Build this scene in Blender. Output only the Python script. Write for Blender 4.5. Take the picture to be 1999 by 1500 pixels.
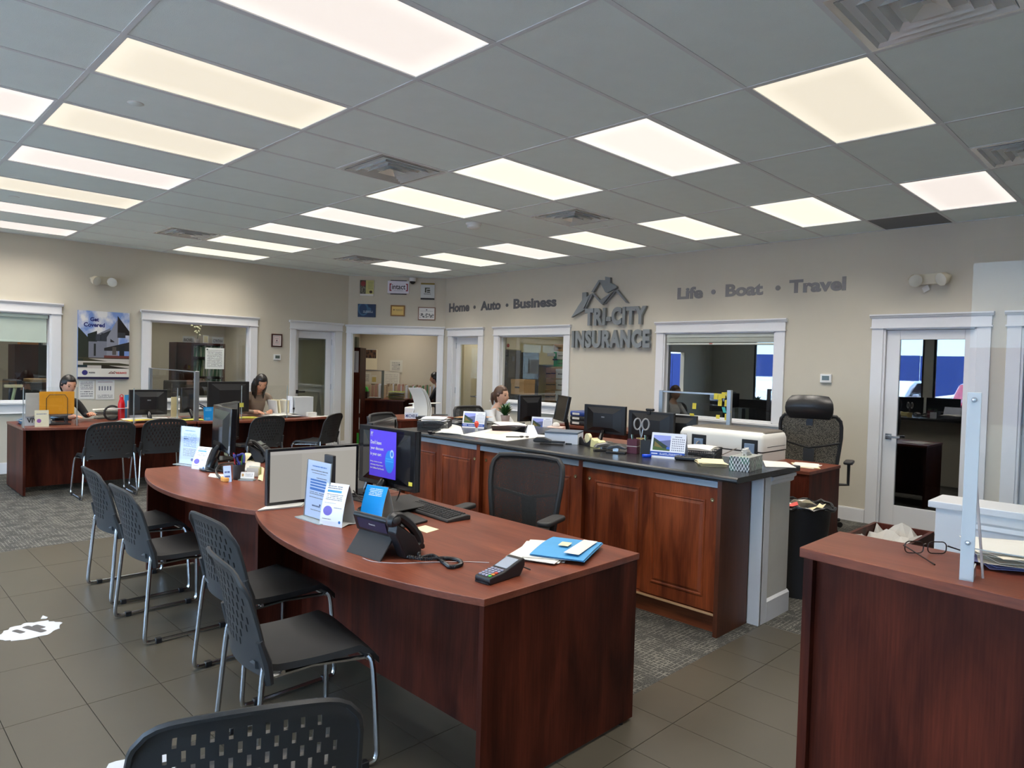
import bpy, bmesh, math, random
from mathutils import Vector, Matrix, Euler, noise
PI = math.pi
rnd = random.Random(7)
for o in list(bpy.data.objects): bpy.data.objects.remove(o)
C = bpy.context.scene.collection
SC = bpy.context.scene
# ------------------------------------------------------------ camera
CAM = Vector((-0.97692, -3.59092, 1.54013)); FPX = 1348.5
YAW, PITCH, ROLL = 0.782798, -0.0272521, 0.0274589
fw = Vector((math.sin(YAW)*math.cos(PITCH), math.cos(YAW)*math.cos(PITCH), math.sin(PITCH)))
_r = Vector((math.cos(YAW), -math.sin(YAW), 0)); _u = _r.cross(fw)
RT = _r*math.cos(ROLL) + _u*math.sin(ROLL); UP = -_r*math.sin(ROLL) + _u*math.cos(ROLL)
cd = bpy.data.cameras.new('camera'); cam = bpy.data.objects.new('camera', cd); C.objects.link(cam)
cd.sensor_width = 36; cd.lens = 36*FPX/1999; cd.clip_start = 0.05; cd.clip_end = 300
cam.matrix_world = Matrix.Translation(CAM) @ Matrix((RT, UP, -fw)).transposed().to_4x4()
SC.camera = cam
def at(px, py, X=None, Y=None, Z=None, D=None):
    "the point of a real plane seen at a photograph pixel (1999x1500)"
    d = fw + RT*((px-999.5)/FPX) - UP*((py-750)/FPX)
    if X is not None: t = (X-CAM.x)/d.x
    elif Y is not None: t = (Y-CAM.y)/d.y
    elif Z is not None: t = (Z-CAM.z)/d.z
    else: t = D
    return CAM + d*t
# ------------------------------------------------------------ view, world, sun
vs = SC.view_settings; vs.view_transform = 'Standard'; vs.look = 'None'; vs.gamma = 1; vs.use_curve_mapping = False
vs.exposure = EXPOSURE = 0.0
w = bpy.data.worlds.new('sky'); SC.world = w; w.use_nodes = True
wn = w.node_tree.nodes; wl = w.node_tree.links
bg = wn['Background']
tc = wn.new('ShaderNodeTexCoord'); sx = wn.new('ShaderNodeSeparateXYZ'); cr = wn.new('ShaderNodeValToRGB')
wl.new(tc.outputs['Generated'], sx.inputs[0]); wl.new(sx.outputs[2], cr.inputs[0]); wl.new(cr.outputs[0], bg.inputs[0])
cr.color_ramp.elements[0].position = 0.0; cr.color_ramp.elements[0].color = (0.56, 0.76, 1.0, 1)
cr.color_ramp.elements[1].position = 0.9; cr.color_ramp.elements[1].color = (0.22, 0.46, 0.95, 1)
bg.inputs[1].default_value = SKY = 11.5
sl = bpy.data.lights.new('sun', 'SUN'); sl.energy = 50.0; sl.angle = 0.01; sl.color = (1.0, 0.97, 0.9)
so = bpy.data.objects.new('sun', sl); C.objects.link(so); so.location = (-10, 20, 20)
so.rotation_euler = Vector((-0.10, -0.66, -0.74)).to_track_quat('-Z', 'Y').to_euler()
LAMP = 1.0     # radiance of the ceiling panels
LAMPW = 14.5   # watts of each panel's downward beam
H = 3.02; WN = 7.02; WE = 6.70; WW = -4.6; WS = -6.2; TH = 0.12
CX, CY = 5.50, 5.82       # corner wall from (CX,WN) to (WE,CY)

# ------------------------------------------------------------ helpers
def srgb(r, g, b):
    f = lambda c: (c/255/12.92) if c/255 <= 0.04045 else ((c/255+0.055)/1.055)**2.4
    return (f(r), f(g), f(b), 1)
MATS = {}
def mat(name, col, rough=0.5, metal=0.0, spec=0.5, bump=None, emis=None, alpha=None, var=None, coat=0):
    if name in MATS: return MATS[name]
    m = bpy.data.materials.new(name); m.use_nodes = True; MATS[name] = m
    nt = m.node_tree; p = nt.nodes['Principled BSDF']
    p.inputs['Base Color'].default_value = col; p.inputs['Roughness'].default_value = rough
    p.inputs['Metallic'].default_value = metal; p.inputs['Specular IOR Level'].default_value = spec
    p.inputs['Coat Weight'].default_value = coat
    tcn = nt.nodes.new('ShaderNodeTexCoord')
    nz = nt.nodes.new('ShaderNodeTexNoise'); nt.links.new(tcn.outputs['Object'], nz.inputs['Vector'])
    nz.inputs['Scale'].default_value = bump[0] if bump else 60
    nz.inputs['Detail'].default_value = 3
    if var is None: var = 0.06
    mx = nt.nodes.new('ShaderNodeMixRGB'); mx.blend_type = 'MULTIPLY'; mx.inputs[0].default_value = 1
    mr = nt.nodes.new('ShaderNodeMapRange'); mr.inputs['To Min'].default_value = 1-var; mr.inputs['To Max'].default_value = 1+var
    n2 = nt.nodes.new('ShaderNodeTexNoise'); n2.inputs['Scale'].default_value = 7; nt.links.new(tcn.outputs['Object'], n2.inputs['Vector'])
    nt.links.new(n2.outputs[0], mr.inputs[0]); mx.inputs[1].default_value = col; nt.links.new(mr.outputs[0], mx.inputs[2])
    nt.links.new(mx.outputs[0], p.inputs['Base Color'])
    if bump:
        b = nt.nodes.new('ShaderNodeBump'); b.inputs['Strength'].default_value = bump[1]; b.inputs['Distance'].default_value = 0.004
        nt.links.new(nz.outputs[0], b.inputs['Height']); nt.links.new(b.outputs[0], p.inputs['Normal'])
    if emis: p.inputs['Emission Color'].default_value = emis[0]; p.inputs['Emission Strength'].default_value = emis[1]
    if alpha is not None: p.inputs['Alpha'].default_value = alpha
    return m
def wood(name, c1, c2, axis, rough=0.35, spec=0.5, scale=1.0, coat=0.0):
    if name in MATS: return MATS[name]
    m = bpy.data.materials.new(name); m.use_nodes = True; MATS[name] = m
    nt = m.node_tree; N = nt.nodes.new; L = nt.links.new; p = nt.nodes['Principled BSDF']
    t = N('ShaderNodeTexCoord'); mp = N('ShaderNodeMapping'); L(t.outputs['Object'], mp.inputs[0])
    s = [8*scale, 8*scale, 8*scale]; s['xyz'.index(axis)] = 1.5*scale; mp.inputs['Scale'].default_value = s
    n1 = N('ShaderNodeTexNoise'); n1.inputs['Scale'].default_value = 1.0; n1.inputs['Detail'].default_value = 5; n1.inputs['Distortion'].default_value = 0.6; L(mp.outputs[0], n1.inputs['Vector'])
    mp2 = N('ShaderNodeMapping'); L(t.outputs['Object'], mp2.inputs[0])
    s = [160, 160, 160]; s['xyz'.index(axis)] = 6; mp2.inputs['Scale'].default_value = s
    n2 = N('ShaderNodeTexNoise'); n2.inputs['Scale'].default_value = 1.0; n2.inputs['Detail'].default_value = 3; L(mp2.outputs[0], n2.inputs['Vector'])
    r = N('ShaderNodeValToRGB'); L(n1.outputs[0], r.inputs[0])
    r.color_ramp.elements[0].position = 0.33; r.color_ramp.elements[0].color = c1
    r.color_ramp.elements[1].position = 0.68; r.color_ramp.elements[1].color = c2
    mr = N('ShaderNodeMapRange'); L(n2.outputs[0], mr.inputs[0]); mr.inputs['From Min'].default_value = 0.3; mr.inputs['From Max'].default_value = 0.7; mr.inputs['To Min'].default_value = 0.78; mr.inputs['To Max'].default_value = 1.15
    mx = N('ShaderNodeMixRGB'); mx.blend_type = 'MULTIPLY'; mx.inputs[0].default_value = 1; L(r.outputs[0], mx.inputs[1]); L(mr.outputs[0], mx.inputs[2])
    L(mx.outputs[0], p.inputs['Base Color']); p.inputs['Roughness'].default_value = rough; p.inputs['Specular IOR Level'].default_value = spec; p.inputs['Coat Weight'].default_value = coat; p.inputs['Coat Roughness'].default_value = 0.25
    b = N('ShaderNodeBump'); b.inputs['Strength'].default_value = 0.06; b.inputs['Distance'].default_value = 0.002; L(n2.outputs[0], b.inputs['Height']); L(b.outputs[0], p.inputs['Normal'])
    return m
def glassmat(name, tint=(1, 1, 1, 1), f=1.5, rough=0.0, add=0.0):
    if name in MATS: return MATS[name]
    m = bpy.data.materials.new(name); m.use_nodes = True; MATS[name] = m
    nt = m.node_tree; N = nt.nodes.new; L = nt.links.new
    nt.nodes.remove(nt.nodes['Principled BSDF']); out = nt.nodes['Material Output']
    tr = N('ShaderNodeBsdfTransparent'); tr.inputs[0].default_value = tint
    gl = N('ShaderNodeBsdfGlossy'); gl.inputs['Roughness'].default_value = rough
    lw = N('ShaderNodeLayerWeight'); lw.inputs[0].default_value = 0.5
    pw = N('ShaderNodeMath'); pw.operation = 'POWER'; pw.inputs[1].default_value = 5; L(lw.outputs['Facing'], pw.inputs[0])
    f0 = ((f-1)/(f+1))**2 + add
    ma = N('ShaderNodeMath'); ma.operation = 'MULTIPLY_ADD'; ma.inputs[1].default_value = 1-f0; ma.inputs[2].default_value = f0; L(pw.outputs[0], ma.inputs[0])
    mx = N('ShaderNodeMixShader'); L(ma.outputs[0], mx.inputs[0]); L(tr.outputs[0], mx.inputs[1]); L(gl.outputs[0], mx.inputs[2])
    L(mx.outputs[0], out.inputs['Surface'])
    return m
def printed(name, base, items, rough=0.5, emis=0.0, spec=0.4):
    """flat print on the face whose uv runs 0..1: items (kind,u0,v0,u1,v1,colour[,n])"""
    if name in MATS: return MATS[name]
    m = bpy.data.materials.new(name); m.use_nodes = True; MATS[name] = m
    nt = m.node_tree; N = nt.nodes.new; L = nt.links.new; p = nt.nodes['Principled BSDF']
    uv = N('ShaderNodeUVMap'); uv.uv_map = 'UVMap'; sp = N('ShaderNodeSeparateXYZ'); L(uv.outputs[0], sp.inputs[0])
    def M(op, a, b=None):
        n = N('ShaderNodeMath'); n.operation = op
        for i, v in enumerate((a, b)):
            if v is None: continue
            if isinstance(v, (int, float)): n.inputs[i].default_value = v
            else: L(v, n.inputs[i])
        return n.outputs[0]
    U, V = sp.outputs[0], sp.outputs[1]
    cur = None
    def mix(fac, col):
        nonlocal cur
        x = N('ShaderNodeMixRGB'); L(fac, x.inputs[0])
        if cur is None: x.inputs[1].default_value = base
        else: L(cur, x.inputs[1])
        if isinstance(col, tuple): x.inputs[2].default_value = col
        else: L(col, x.inputs[2])
        cur = x.outputs[0]
    for it in items:
        k, u0, v0, u1, v1, col = it[:6]
        ins = M('MULTIPLY', M('MULTIPLY', M('GREATER_THAN', U, u0), M('LESS_THAN', U, u1)), M('MULTIPLY', M('GREATER_THAN', V, v0), M('LESS_THAN', V, v1)))
        if k == 'fill': mix(ins, col)
        elif k == 'lines':      # lines of print, ragged words
            n = it[6]
            fr = M('FRACT', M('MULTIPLY', M('SUBTRACT', V, v0), n/(v1-v0)))
            ln = M('LESS_THAN', M('ABSOLUTE', M('SUBTRACT', fr, 0.5)), 0.22)
            nz = N('ShaderNodeTexNoise'); nz.inputs['Scale'].default_value = 1; nz.inputs['Detail'].default_value = 0
            cx = N('ShaderNodeCombineXYZ'); L(M('MULTIPLY', U, 45/max(0.2, (u1-u0))), cx.inputs[0]); L(M('MULTIPLY', M('FLOOR', M('MULTIPLY', M('SUBTRACT', V, v0), n/(v1-v0))), 7.3), cx.inputs[1]); L(cx.outputs[0], nz.inputs['Vector'])
            mix(M('MULTIPLY', M('MULTIPLY', ins, ln), M('GREATER_THAN', nz.outputs[0], 0.42)), col)
        elif k == 'grid':
            n, q = it[6]
            fu = M('FRACT', M('MULTIPLY', M('SUBTRACT', U, u0), n/(u1-u0))); fv = M('FRACT', M('MULTIPLY', M('SUBTRACT', V, v0), q/(v1-v0)))
            a = M('LESS_THAN', M('ABSOLUTE', M('SUBTRACT', fu, 0.5)), 0.26); b = M('LESS_THAN', M('ABSOLUTE', M('SUBTRACT', fv, 0.5)), 0.24)
            mix(M('MULTIPLY', ins, M('MULTIPLY', a, b)), col)
        elif k == 'disc':
            du = M('DIVIDE', M('SUBTRACT', U, (u0+u1)/2), (u1-u0)/2); dv = M('DIVIDE', M('SUBTRACT', V, (v0+v1)/2), (v1-v0)/2)
            mix(M('LESS_THAN', M('ADD', M('MULTIPLY', du, du), M('MULTIPLY', dv, dv)), 1.0), col)
        elif k == 'tri':        # triangle with apex at top middle
            t = M('DIVIDE', M('SUBTRACT', V, v0), (v1-v0)); du = M('ABSOLUTE', M('DIVIDE', M('SUBTRACT', U, (u0+u1)/2), (u1-u0)/2))
            mix(M('MULTIPLY', ins, M('LESS_THAN', du, M('SUBTRACT', 1.0, t))), col)
        elif k == 'slope':      # below a line from (u0,v0) to (u1,v1)
            t = M('DIVIDE', M('SUBTRACT', U, u0), (u1-u0)); yy = M('ADD', M('MULTIPLY', t, v1-v0), v0)
            i2 = M('MULTIPLY', M('GREATER_THAN', U, u0), M('LESS_THAN', U, u1))
            mix(M('MULTIPLY', i2, M('MULTIPLY', M('LESS_THAN', V, yy), M('GREATER_THAN', V, it[6] if len(it) > 6 else 0.0))), col)
        elif k == 'cloud':
            nz = N('ShaderNodeTexNoise'); nz.inputs['Scale'].default_value = it[6]; nz.inputs['Detail'].default_value = 4; L(uv.outputs[0], nz.inputs['Vector'])
            mr = N('ShaderNodeMapRange'); mr.inputs['From Min'].default_value = 0.42; mr.inputs['From Max'].default_value = 0.6; L(nz.outputs[0], mr.inputs[0])
            mix(M('MULTIPLY', ins, mr.outputs[0]), col)
    if cur is not None: L(cur, p.inputs['Base Color'])
    else: p.inputs['Base Color'].default_value = base
    p.inputs['Roughness'].default_value = rough; p.inputs['Specular IOR Level'].default_value = spec
    if emis:
        if cur is not None: L(cur, p.inputs['Emission Color'])
        else: p.inputs['Emission Color'].default_value = base
        p.inputs['Emission Strength'].default_value = emis
        if emis > 0.3:
            p.inputs['Base Color'].default_value = (0.02, 0.02, 0.02, 1)
            for l in list(p.inputs['Base Color'].links): nt.links.remove(l)
    return m
def Rz(a): return Matrix.Rotation(a, 4, 'Z')
XF = {}
class MB:
    "collects shapes and builds them as one mesh"
    def __init__(s, xf=None): s.v = []; s.f = []; s.uv = {}; s.mi = {}; s.cur = 0; s.xf = xf or Matrix.Identity(4)
    def add(s, vs, fs, xf=None):
        n = len(s.v); X = s.xf @ xf if xf is not None else s.xf
        s.v += [X @ Vector(p) for p in vs]
        for f in fs:
            if s.cur: s.mi[len(s.f)] = s.cur
            s.f.append([n+i for i in f])
        return s
    def box(s, x0, x1, y0, y1, z0, z1, xf=None):
        return s.add([(x0,y0,z0),(x1,y0,z0),(x1,y1,z0),(x0,y1,z0),(x0,y0,z1),(x1,y0,z1),(x1,y1,z1),(x0,y1,z1)],
                     [(0,3,2,1),(4,5,6,7),(0,1,5,4),(1,2,6,5),(2,3,7,6),(3,0,4,7)], xf)
    def cbox(s, c, sz, xf=None):
        return s.box(c[0]-sz[0]/2, c[0]+sz[0]/2, c[1]-sz[1]/2, c[1]+sz[1]/2, c[2]-sz[2]/2, c[2]+sz[2]/2, xf)
    def prism(s, poly, z0, z1, xf=None):
        n = len(poly); a = 0
        for i in range(n): a += poly[i][0]*poly[(i+1) % n][1]-poly[(i+1) % n][0]*poly[i][1]
        if a < 0: poly = poly[::-1]
        return s.add([(x,y,z0) for x,y in poly]+[(x,y,z1) for x,y in poly],
                     [tuple(range(n))[::-1], tuple(range(n,2*n))]+[(i,(i+1)%n,n+(i+1)%n,n+i) for i in range(n)], xf)
    def yprism(s, poly, y0, y1, xf=None):      # poly in (x,z)
        return s.prism([(x, -z) for x, z in poly], y0, y1, (xf or Matrix.Identity(4)) @ Matrix(((1,0,0,0),(0,0,1,0),(0,-1,0,0),(0,0,0,1))))
    def xprism(s, poly, x0, x1, xf=None):      # poly in (y,z)
        return s.prism(poly, x0, x1, (xf or Matrix.Identity(4)) @ Matrix(((0,0,1,0),(1,0,0,0),(0,1,0,0),(0,0,0,1))))
    def cyl(s, p0, p1, r0, r1=None, n=12, cap=True, xf=None):
        r1 = r0 if r1 is None else r1; p0 = Vector(p0); p1 = Vector(p1); d = (p1-p0).normalized()
        a = d.orthogonal().normalized(); b = d.cross(a); vs = []
        for p, r in ((p0, r0), (p1, r1)):
            for i in range(n):
                t = 2*PI*i/n; vs.append(p+a*(r*math.cos(t))+b*(r*math.sin(t)))
        fs = [(i,(i+1)%n,n+(i+1)%n,n+i) for i in range(n)]
        if cap: fs += [tuple(range(n))[::-1], tuple(range(n,2*n))]
        return s.add(vs, fs, xf)
    def tube(s, pts, r, n=8, xf=None, closed=False):
        pts = [Vector(p) for p in pts]; m = len(pts); vs = []; a = None
        rr = r if isinstance(r, (list, tuple)) else [r]*m
        for i, p in enumerate(pts):
            if closed: d = (pts[(i+1)%m]-pts[i-1])
            else: d = pts[min(i+1,m-1)]-pts[max(i-1,0)]
            d.normalize()
            if a is None: a = d.orthogonal().normalized()
            else: a = (a-d*a.dot(d)); a = a.normalized() if a.length > 1e-6 else d.orthogonal().normalized()
            b = d.cross(a)
            for k in range(n):
                t = 2*PI*k/n; vs.append(p+a*(rr[i]*math.cos(t))+b*(rr[i]*math.sin(t)))
        fs = []
        for i in range(m if closed else m-1):
            j = (i+1) % m
            for k in range(n): fs.append((i*n+k, i*n+(k+1)%n, j*n+(k+1)%n, j*n+k))
        if not closed: fs += [tuple(range(n))[::-1], tuple((m-1)*n+k for k in range(n))]
        return s.add(vs, fs, xf)
    def lathe(s, prof, c=(0,0,0), n=20, xf=None):
        vs = []; c = Vector(c)
        for r, z in prof:
            for k in range(n):
                t = 2*PI*k/n; vs.append(c+Vector((r*math.cos(t), r*math.sin(t), z)))
        m = len(prof); fs = []
        for i in range(m-1):
            for k in range(n): fs.append((i*n+k, i*n+(k+1)%n, (i+1)*n+(k+1)%n, (i+1)*n+k))
        fs += [tuple(range(n))[::-1], tuple((m-1)*n+k for k in range(n))]
        return s.add(vs, fs, xf)
    def ball(s, c, r, n=12, m=8, xf=None):
        c = Vector(c); r = (r, r, r) if isinstance(r, (int, float)) else r
        vs = [c+Vector((0, 0, r[2]))]
        for i in range(1, m):
            t = PI*i/m
            for k in range(n):
                a = 2*PI*k/n; vs.append(c+Vector((r[0]*math.sin(t)*math.cos(a), r[1]*math.sin(t)*math.sin(a), r[2]*math.cos(t))))
        vs.append(c-Vector((0, 0, r[2]))); fs = []
        for k in range(n): fs.append((0, 1+k, 1+(k+1)%n))
        for i in range(m-2):
            for k in range(n): fs.append((1+i*n+k, 1+(i+1)*n+k, 1+(i+1)*n+(k+1)%n, 1+i*n+(k+1)%n))
        for k in range(n): fs.append((len(vs)-1, 1+(m-2)*n+(k+1)%n, 1+(m-2)*n+k))
        return s.add(vs, fs, xf)
    def sheet(s, rows, thick=0.0):
        "grid of points rows[i][j]; thick gives it a second side"
        n = len(rows); m = len(rows[0]); P = [[Vector(p) for p in r] for r in rows]
        vs = [p for r in P for p in r]; fs = []
        for i in range(n-1):
            for j in range(m-1): fs.append((i*m+j, i*m+j+1, (i+1)*m+j+1, (i+1)*m+j))
        if thick:
            nv = len(vs)
            for i in range(n):
                for j in range(m):
                    a = P[min(i+1,n-1)][j]-P[max(i-1,0)][j]; b = P[i][min(j+1,m-1)]-P[i][max(j-1,0)]
                    vs.append(P[i][j]-b.cross(a).normalized()*thick)
            fs += [tuple(nv+k for k in f[::-1]) for f in list(fs)]
            def q(a, b): fs.append((b, a, nv+a, nv+b))
            for j in range(m-1): q(j, j+1); q((n-1)*m+j+1, (n-1)*m+j)
            for i in range(n-1): q((i+1)*m, i*m); q(i*m+m-1, (i+1)*m+m-1)
        return s.add(vs, fs)
    def slab(s, o, ux, uy, t, xf=None):
        "printed board: lower left corner o, edge vectors ux, uy; the front face carries uv 0..1"
        o = Vector(o); ux = Vector(ux); uy = Vector(uy); nn = ux.cross(uy).normalized()*t
        k = len(s.f)
        s.add([o, o+ux, o+ux+uy, o+uy, o-nn, o+ux-nn, o+ux+uy-nn, o+uy-nn],
              [(0,1,2,3),(7,6,5,4),(0,4,5,1),(1,5,6,2),(2,6,7,3),(3,7,4,0)], xf)
        s.uv[k] = [(0,0),(1,0),(1,1),(0,1)]
        return s
    def build(s, name, m=None, parent=None, world=False, smooth=False, bevel=0, seg=2, sub=0, kind=None, label=None):
        me = bpy.data.meshes.new(name); vs = s.v
        if world and parent is not None:
            inv = XF[parent.name].inverted(); vs = [inv @ p for p in vs]
        me.from_pydata([tuple(p) for p in vs], [], s.f)
        for mm in (m if isinstance(m, (list, tuple)) else [m]):
            if mm: me.materials.append(mm)
        if s.mi:
            for i, k in s.mi.items(): me.polygons[i].material_index = k
        if s.uv:
            L = me.uv_layers.new(name='UVMap')
            for i in range(len(L.data)): L.data[i].uv = (-1, -1)
            for fi, uvs in s.uv.items():
                pl = me.polygons[fi]
                for k, li in enumerate(pl.loop_indices): L.data[li].uv = uvs[k]
        if smooth:
            for pl in me.polygons: pl.use_smooth = True
            if smooth != 2: me.set_sharp_from_angle(angle=math.radians(40))
        me.update()
        o = bpy.data.objects.new(name, me); C.objects.link(o)
        if parent is not None: o.parent = parent
        if bevel:
            b = o.modifiers.new('bevel', 'BEVEL'); b.width = bevel; b.segments = seg; b.limit_method = 'ANGLE'
        if sub:
            q = o.modifiers.new('sub', 'SUBSURF'); q.levels = sub; q.render_levels = sub
        if kind: o['kind'] = kind
        if label: o['label'] = label
        return o
def thing(name, label, cat, loc=(0,0,0), rz=0, group=None, kind=None):
    o = bpy.data.objects.new(name, None); C.objects.link(o); o.empty_display_size = 0.1
    o.location = loc; o.rotation_euler = (0, 0, rz)
    if label: o['label'] = label
    if cat: o['category'] = cat
    if group: o['group'] = group
    if kind: o['kind'] = kind
    XF[o.name] = Matrix.Translation(Vector(loc)) @ Rz(rz)
    return o
def tag(o, label, cat, group=None):
    o['label'] = label; o['category'] = cat
    if group: o['group'] = group
    return o
def struct(o): o['kind'] = 'structure'; return o
def nth(n): return '%d%s' % (n, 'th' if 10 <= n % 100 <= 20 else {1:'st',2:'nd',3:'rd'}.get(n % 10, 'th'))
def dup(root, loc, rz, label=None, group=None):
    r = root.copy(); C.objects.link(r); r.location = loc; r.rotation_euler = (0, 0, rz)
    XF[r.name] = Matrix.Translation(Vector(loc)) @ Rz(rz)
    if label: r['label'] = label
    if group: r['group'] = group
    for ch in list(root.children):
        c = ch.copy(); C.objects.link(c); c.parent = r
        for g in ch.children:
            d = g.copy(); C.objects.link(d); d.parent = c
    return r
def text(name, s, m, org, ux, uy, w, h, depth, parent=None, bold=0.0, world=True, space=1.0, label=None):
    "real lettering: the text's box fitted to w x h from org along ux, uy"
    cu = bpy.data.curves.new(name, 'FONT'); cu.body = s; cu.size = 1; cu.extrude = 0.5; cu.offset = bold; cu.space_character = space; cu.resolution_u = 3
    t = bpy.data.objects.new('tmp', cu); C.objects.link(t)
    dg = bpy.context.evaluated_depsgraph_get(); me = bpy.data.meshes.new_from_object(t.evaluated_get(dg))
    bpy.data.objects.remove(t); bpy.data.curves.remove(cu)
    xs = [v.co.x for v in me.vertices]; ys = [v.co.y for v in me.vertices]
    if not xs: return None
    x0, x1, y0, y1 = min(xs), max(xs), min(ys), max(ys)
    org = Vector(org); ux = Vector(ux).normalized(); uy = Vector(uy).normalized(); uz = ux.cross(uy)
    inv = XF[parent.name].inverted() if (parent is not None and world) else Matrix.Identity(4)
    for v in me.vertices:
        c = v.co; v.co = inv @ (org + ux*((c.x-x0)/(x1-x0)*w) + uy*((c.y-y0)/(y1-y0)*h) + uz*((c.z+0.5)*depth))
    me.materials.clear(); me.materials.append(m)
    me.name = name; o = bpy.data.objects.new(name, me); C.objects.link(o)
    if parent is not None: o.parent = parent
    if label: o['label'] = label
    return o
def crv(pts, n=6):
    "Catmull-Rom through points"
    P = [Vector(p) for p in pts]; out = []
    for i in range(len(P)-1):
        a, b, c, d = P[max(i-1,0)], P[i], P[i+1], P[min(i+2,len(P)-1)]
        for k in range(n):
            t = k/n; out.append(0.5*((2*b)+(c-a)*t+(2*a-5*b+4*c-d)*t*t+(3*b-a-3*c+d)*t**3))
    out.append(P[-1]); return out
def rrect(w, h, r, n=4, cx=0, cy=0):
    o = []
    for sx_, sy_, a0 in ((1,1,0),(-1,1,90),(-1,-1,180),(1,-1,270)):
        for k in range(n+1):
            a = math.radians(a0+90*k/n); o.append((cx+sx_*(w/2-r)+r*math.cos(a), cy+sy_*(h/2-r)+r*math.sin(a)))
    return o

# ------------------------------------------------------------ shared materials
M_wall = mat('wall_paint', srgb(201,194,178), 0.75, bump=(220, 0.05), var=0.02, spec=0.3)
M_trim = mat('white_trim_paint', srgb(226,226,228), 0.35, var=0.015)
M_ceil = mat('ceiling_tile_board', srgb(228,238,236), 0.95, bump=(330, 0.45), var=0.03, spec=0.1)
M_grid = mat('ceiling_grid_metal', srgb(214,218,220), 0.6, var=0.02)
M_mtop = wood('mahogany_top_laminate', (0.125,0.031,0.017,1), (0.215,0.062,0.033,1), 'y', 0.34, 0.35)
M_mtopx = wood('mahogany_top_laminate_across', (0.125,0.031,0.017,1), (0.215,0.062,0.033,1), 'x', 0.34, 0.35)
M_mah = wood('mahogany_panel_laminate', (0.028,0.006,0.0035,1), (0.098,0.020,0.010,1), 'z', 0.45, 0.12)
M_cab = wood('cherry_cabinet_veneer', (0.10,0.019,0.007,1), (0.30,0.068,0.021,1), 'z', 0.34, 0.28, 1.3)
M_cabx = wood('cherry_rail_veneer', (0.15,0.036,0.014,1), (0.30,0.085,0.032,1), 'y', 0.32, 0.45, 1.3)
M_cabs = wood('walnut_side_veneer', (0.075,0.022,0.010,1), (0.12,0.036,0.016,1), 'z', 0.4, 0.4)
M_blk = mat('black_plastic', (0.012,0.012,0.014,1), 0.38, var=0.1)
M_blkm = mat('black_matte_plastic', (0.022,0.022,0.024,1), 0.55, bump=(500, 0.1))
M_blkg = mat('glossy_black_plastic', (0.01,0.01,0.012,1), 0.10)
M_chr = mat('satin_steel_tube', (0.55,0.56,0.58,1), 0.22, 1.0, var=0.03)
M_alu = mat('brushed_aluminium', (0.42,0.45,0.48,1), 0.38, 0.9, var=0.03)
M_top = mat('black_laminate_worktop', (0.02,0.02,0.022,1), 0.22, bump=(900, 0.08), var=0.1)
M_pap = mat('white_paper', srgb(214,212,206), 0.8, var=0.03, spec=0.2)
M_cream = mat('cream_paper', srgb(226,214,176), 0.8, var=0.03, spec=0.2)
M_yel = mat('yellow_paper', srgb(226,208,84), 0.8, var=0.03, spec=0.2)
M_wht = mat('white_plastic', srgb(222,222,220), 0.4, var=0.02)
M_gls = glassmat('window_glass', (0.93,0.96,0.95,1), 1.45, add=0.02)
M_acr = glassmat('clear_acrylic', (0.98,0.988,0.988,1), 1.32)
M_acre = mat('acrylic_cut_edge', srgb(170,182,186), 0.2)
M_acre.node_tree.nodes['Principled BSDF'].inputs['Alpha'].default_value = 0.75
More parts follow.
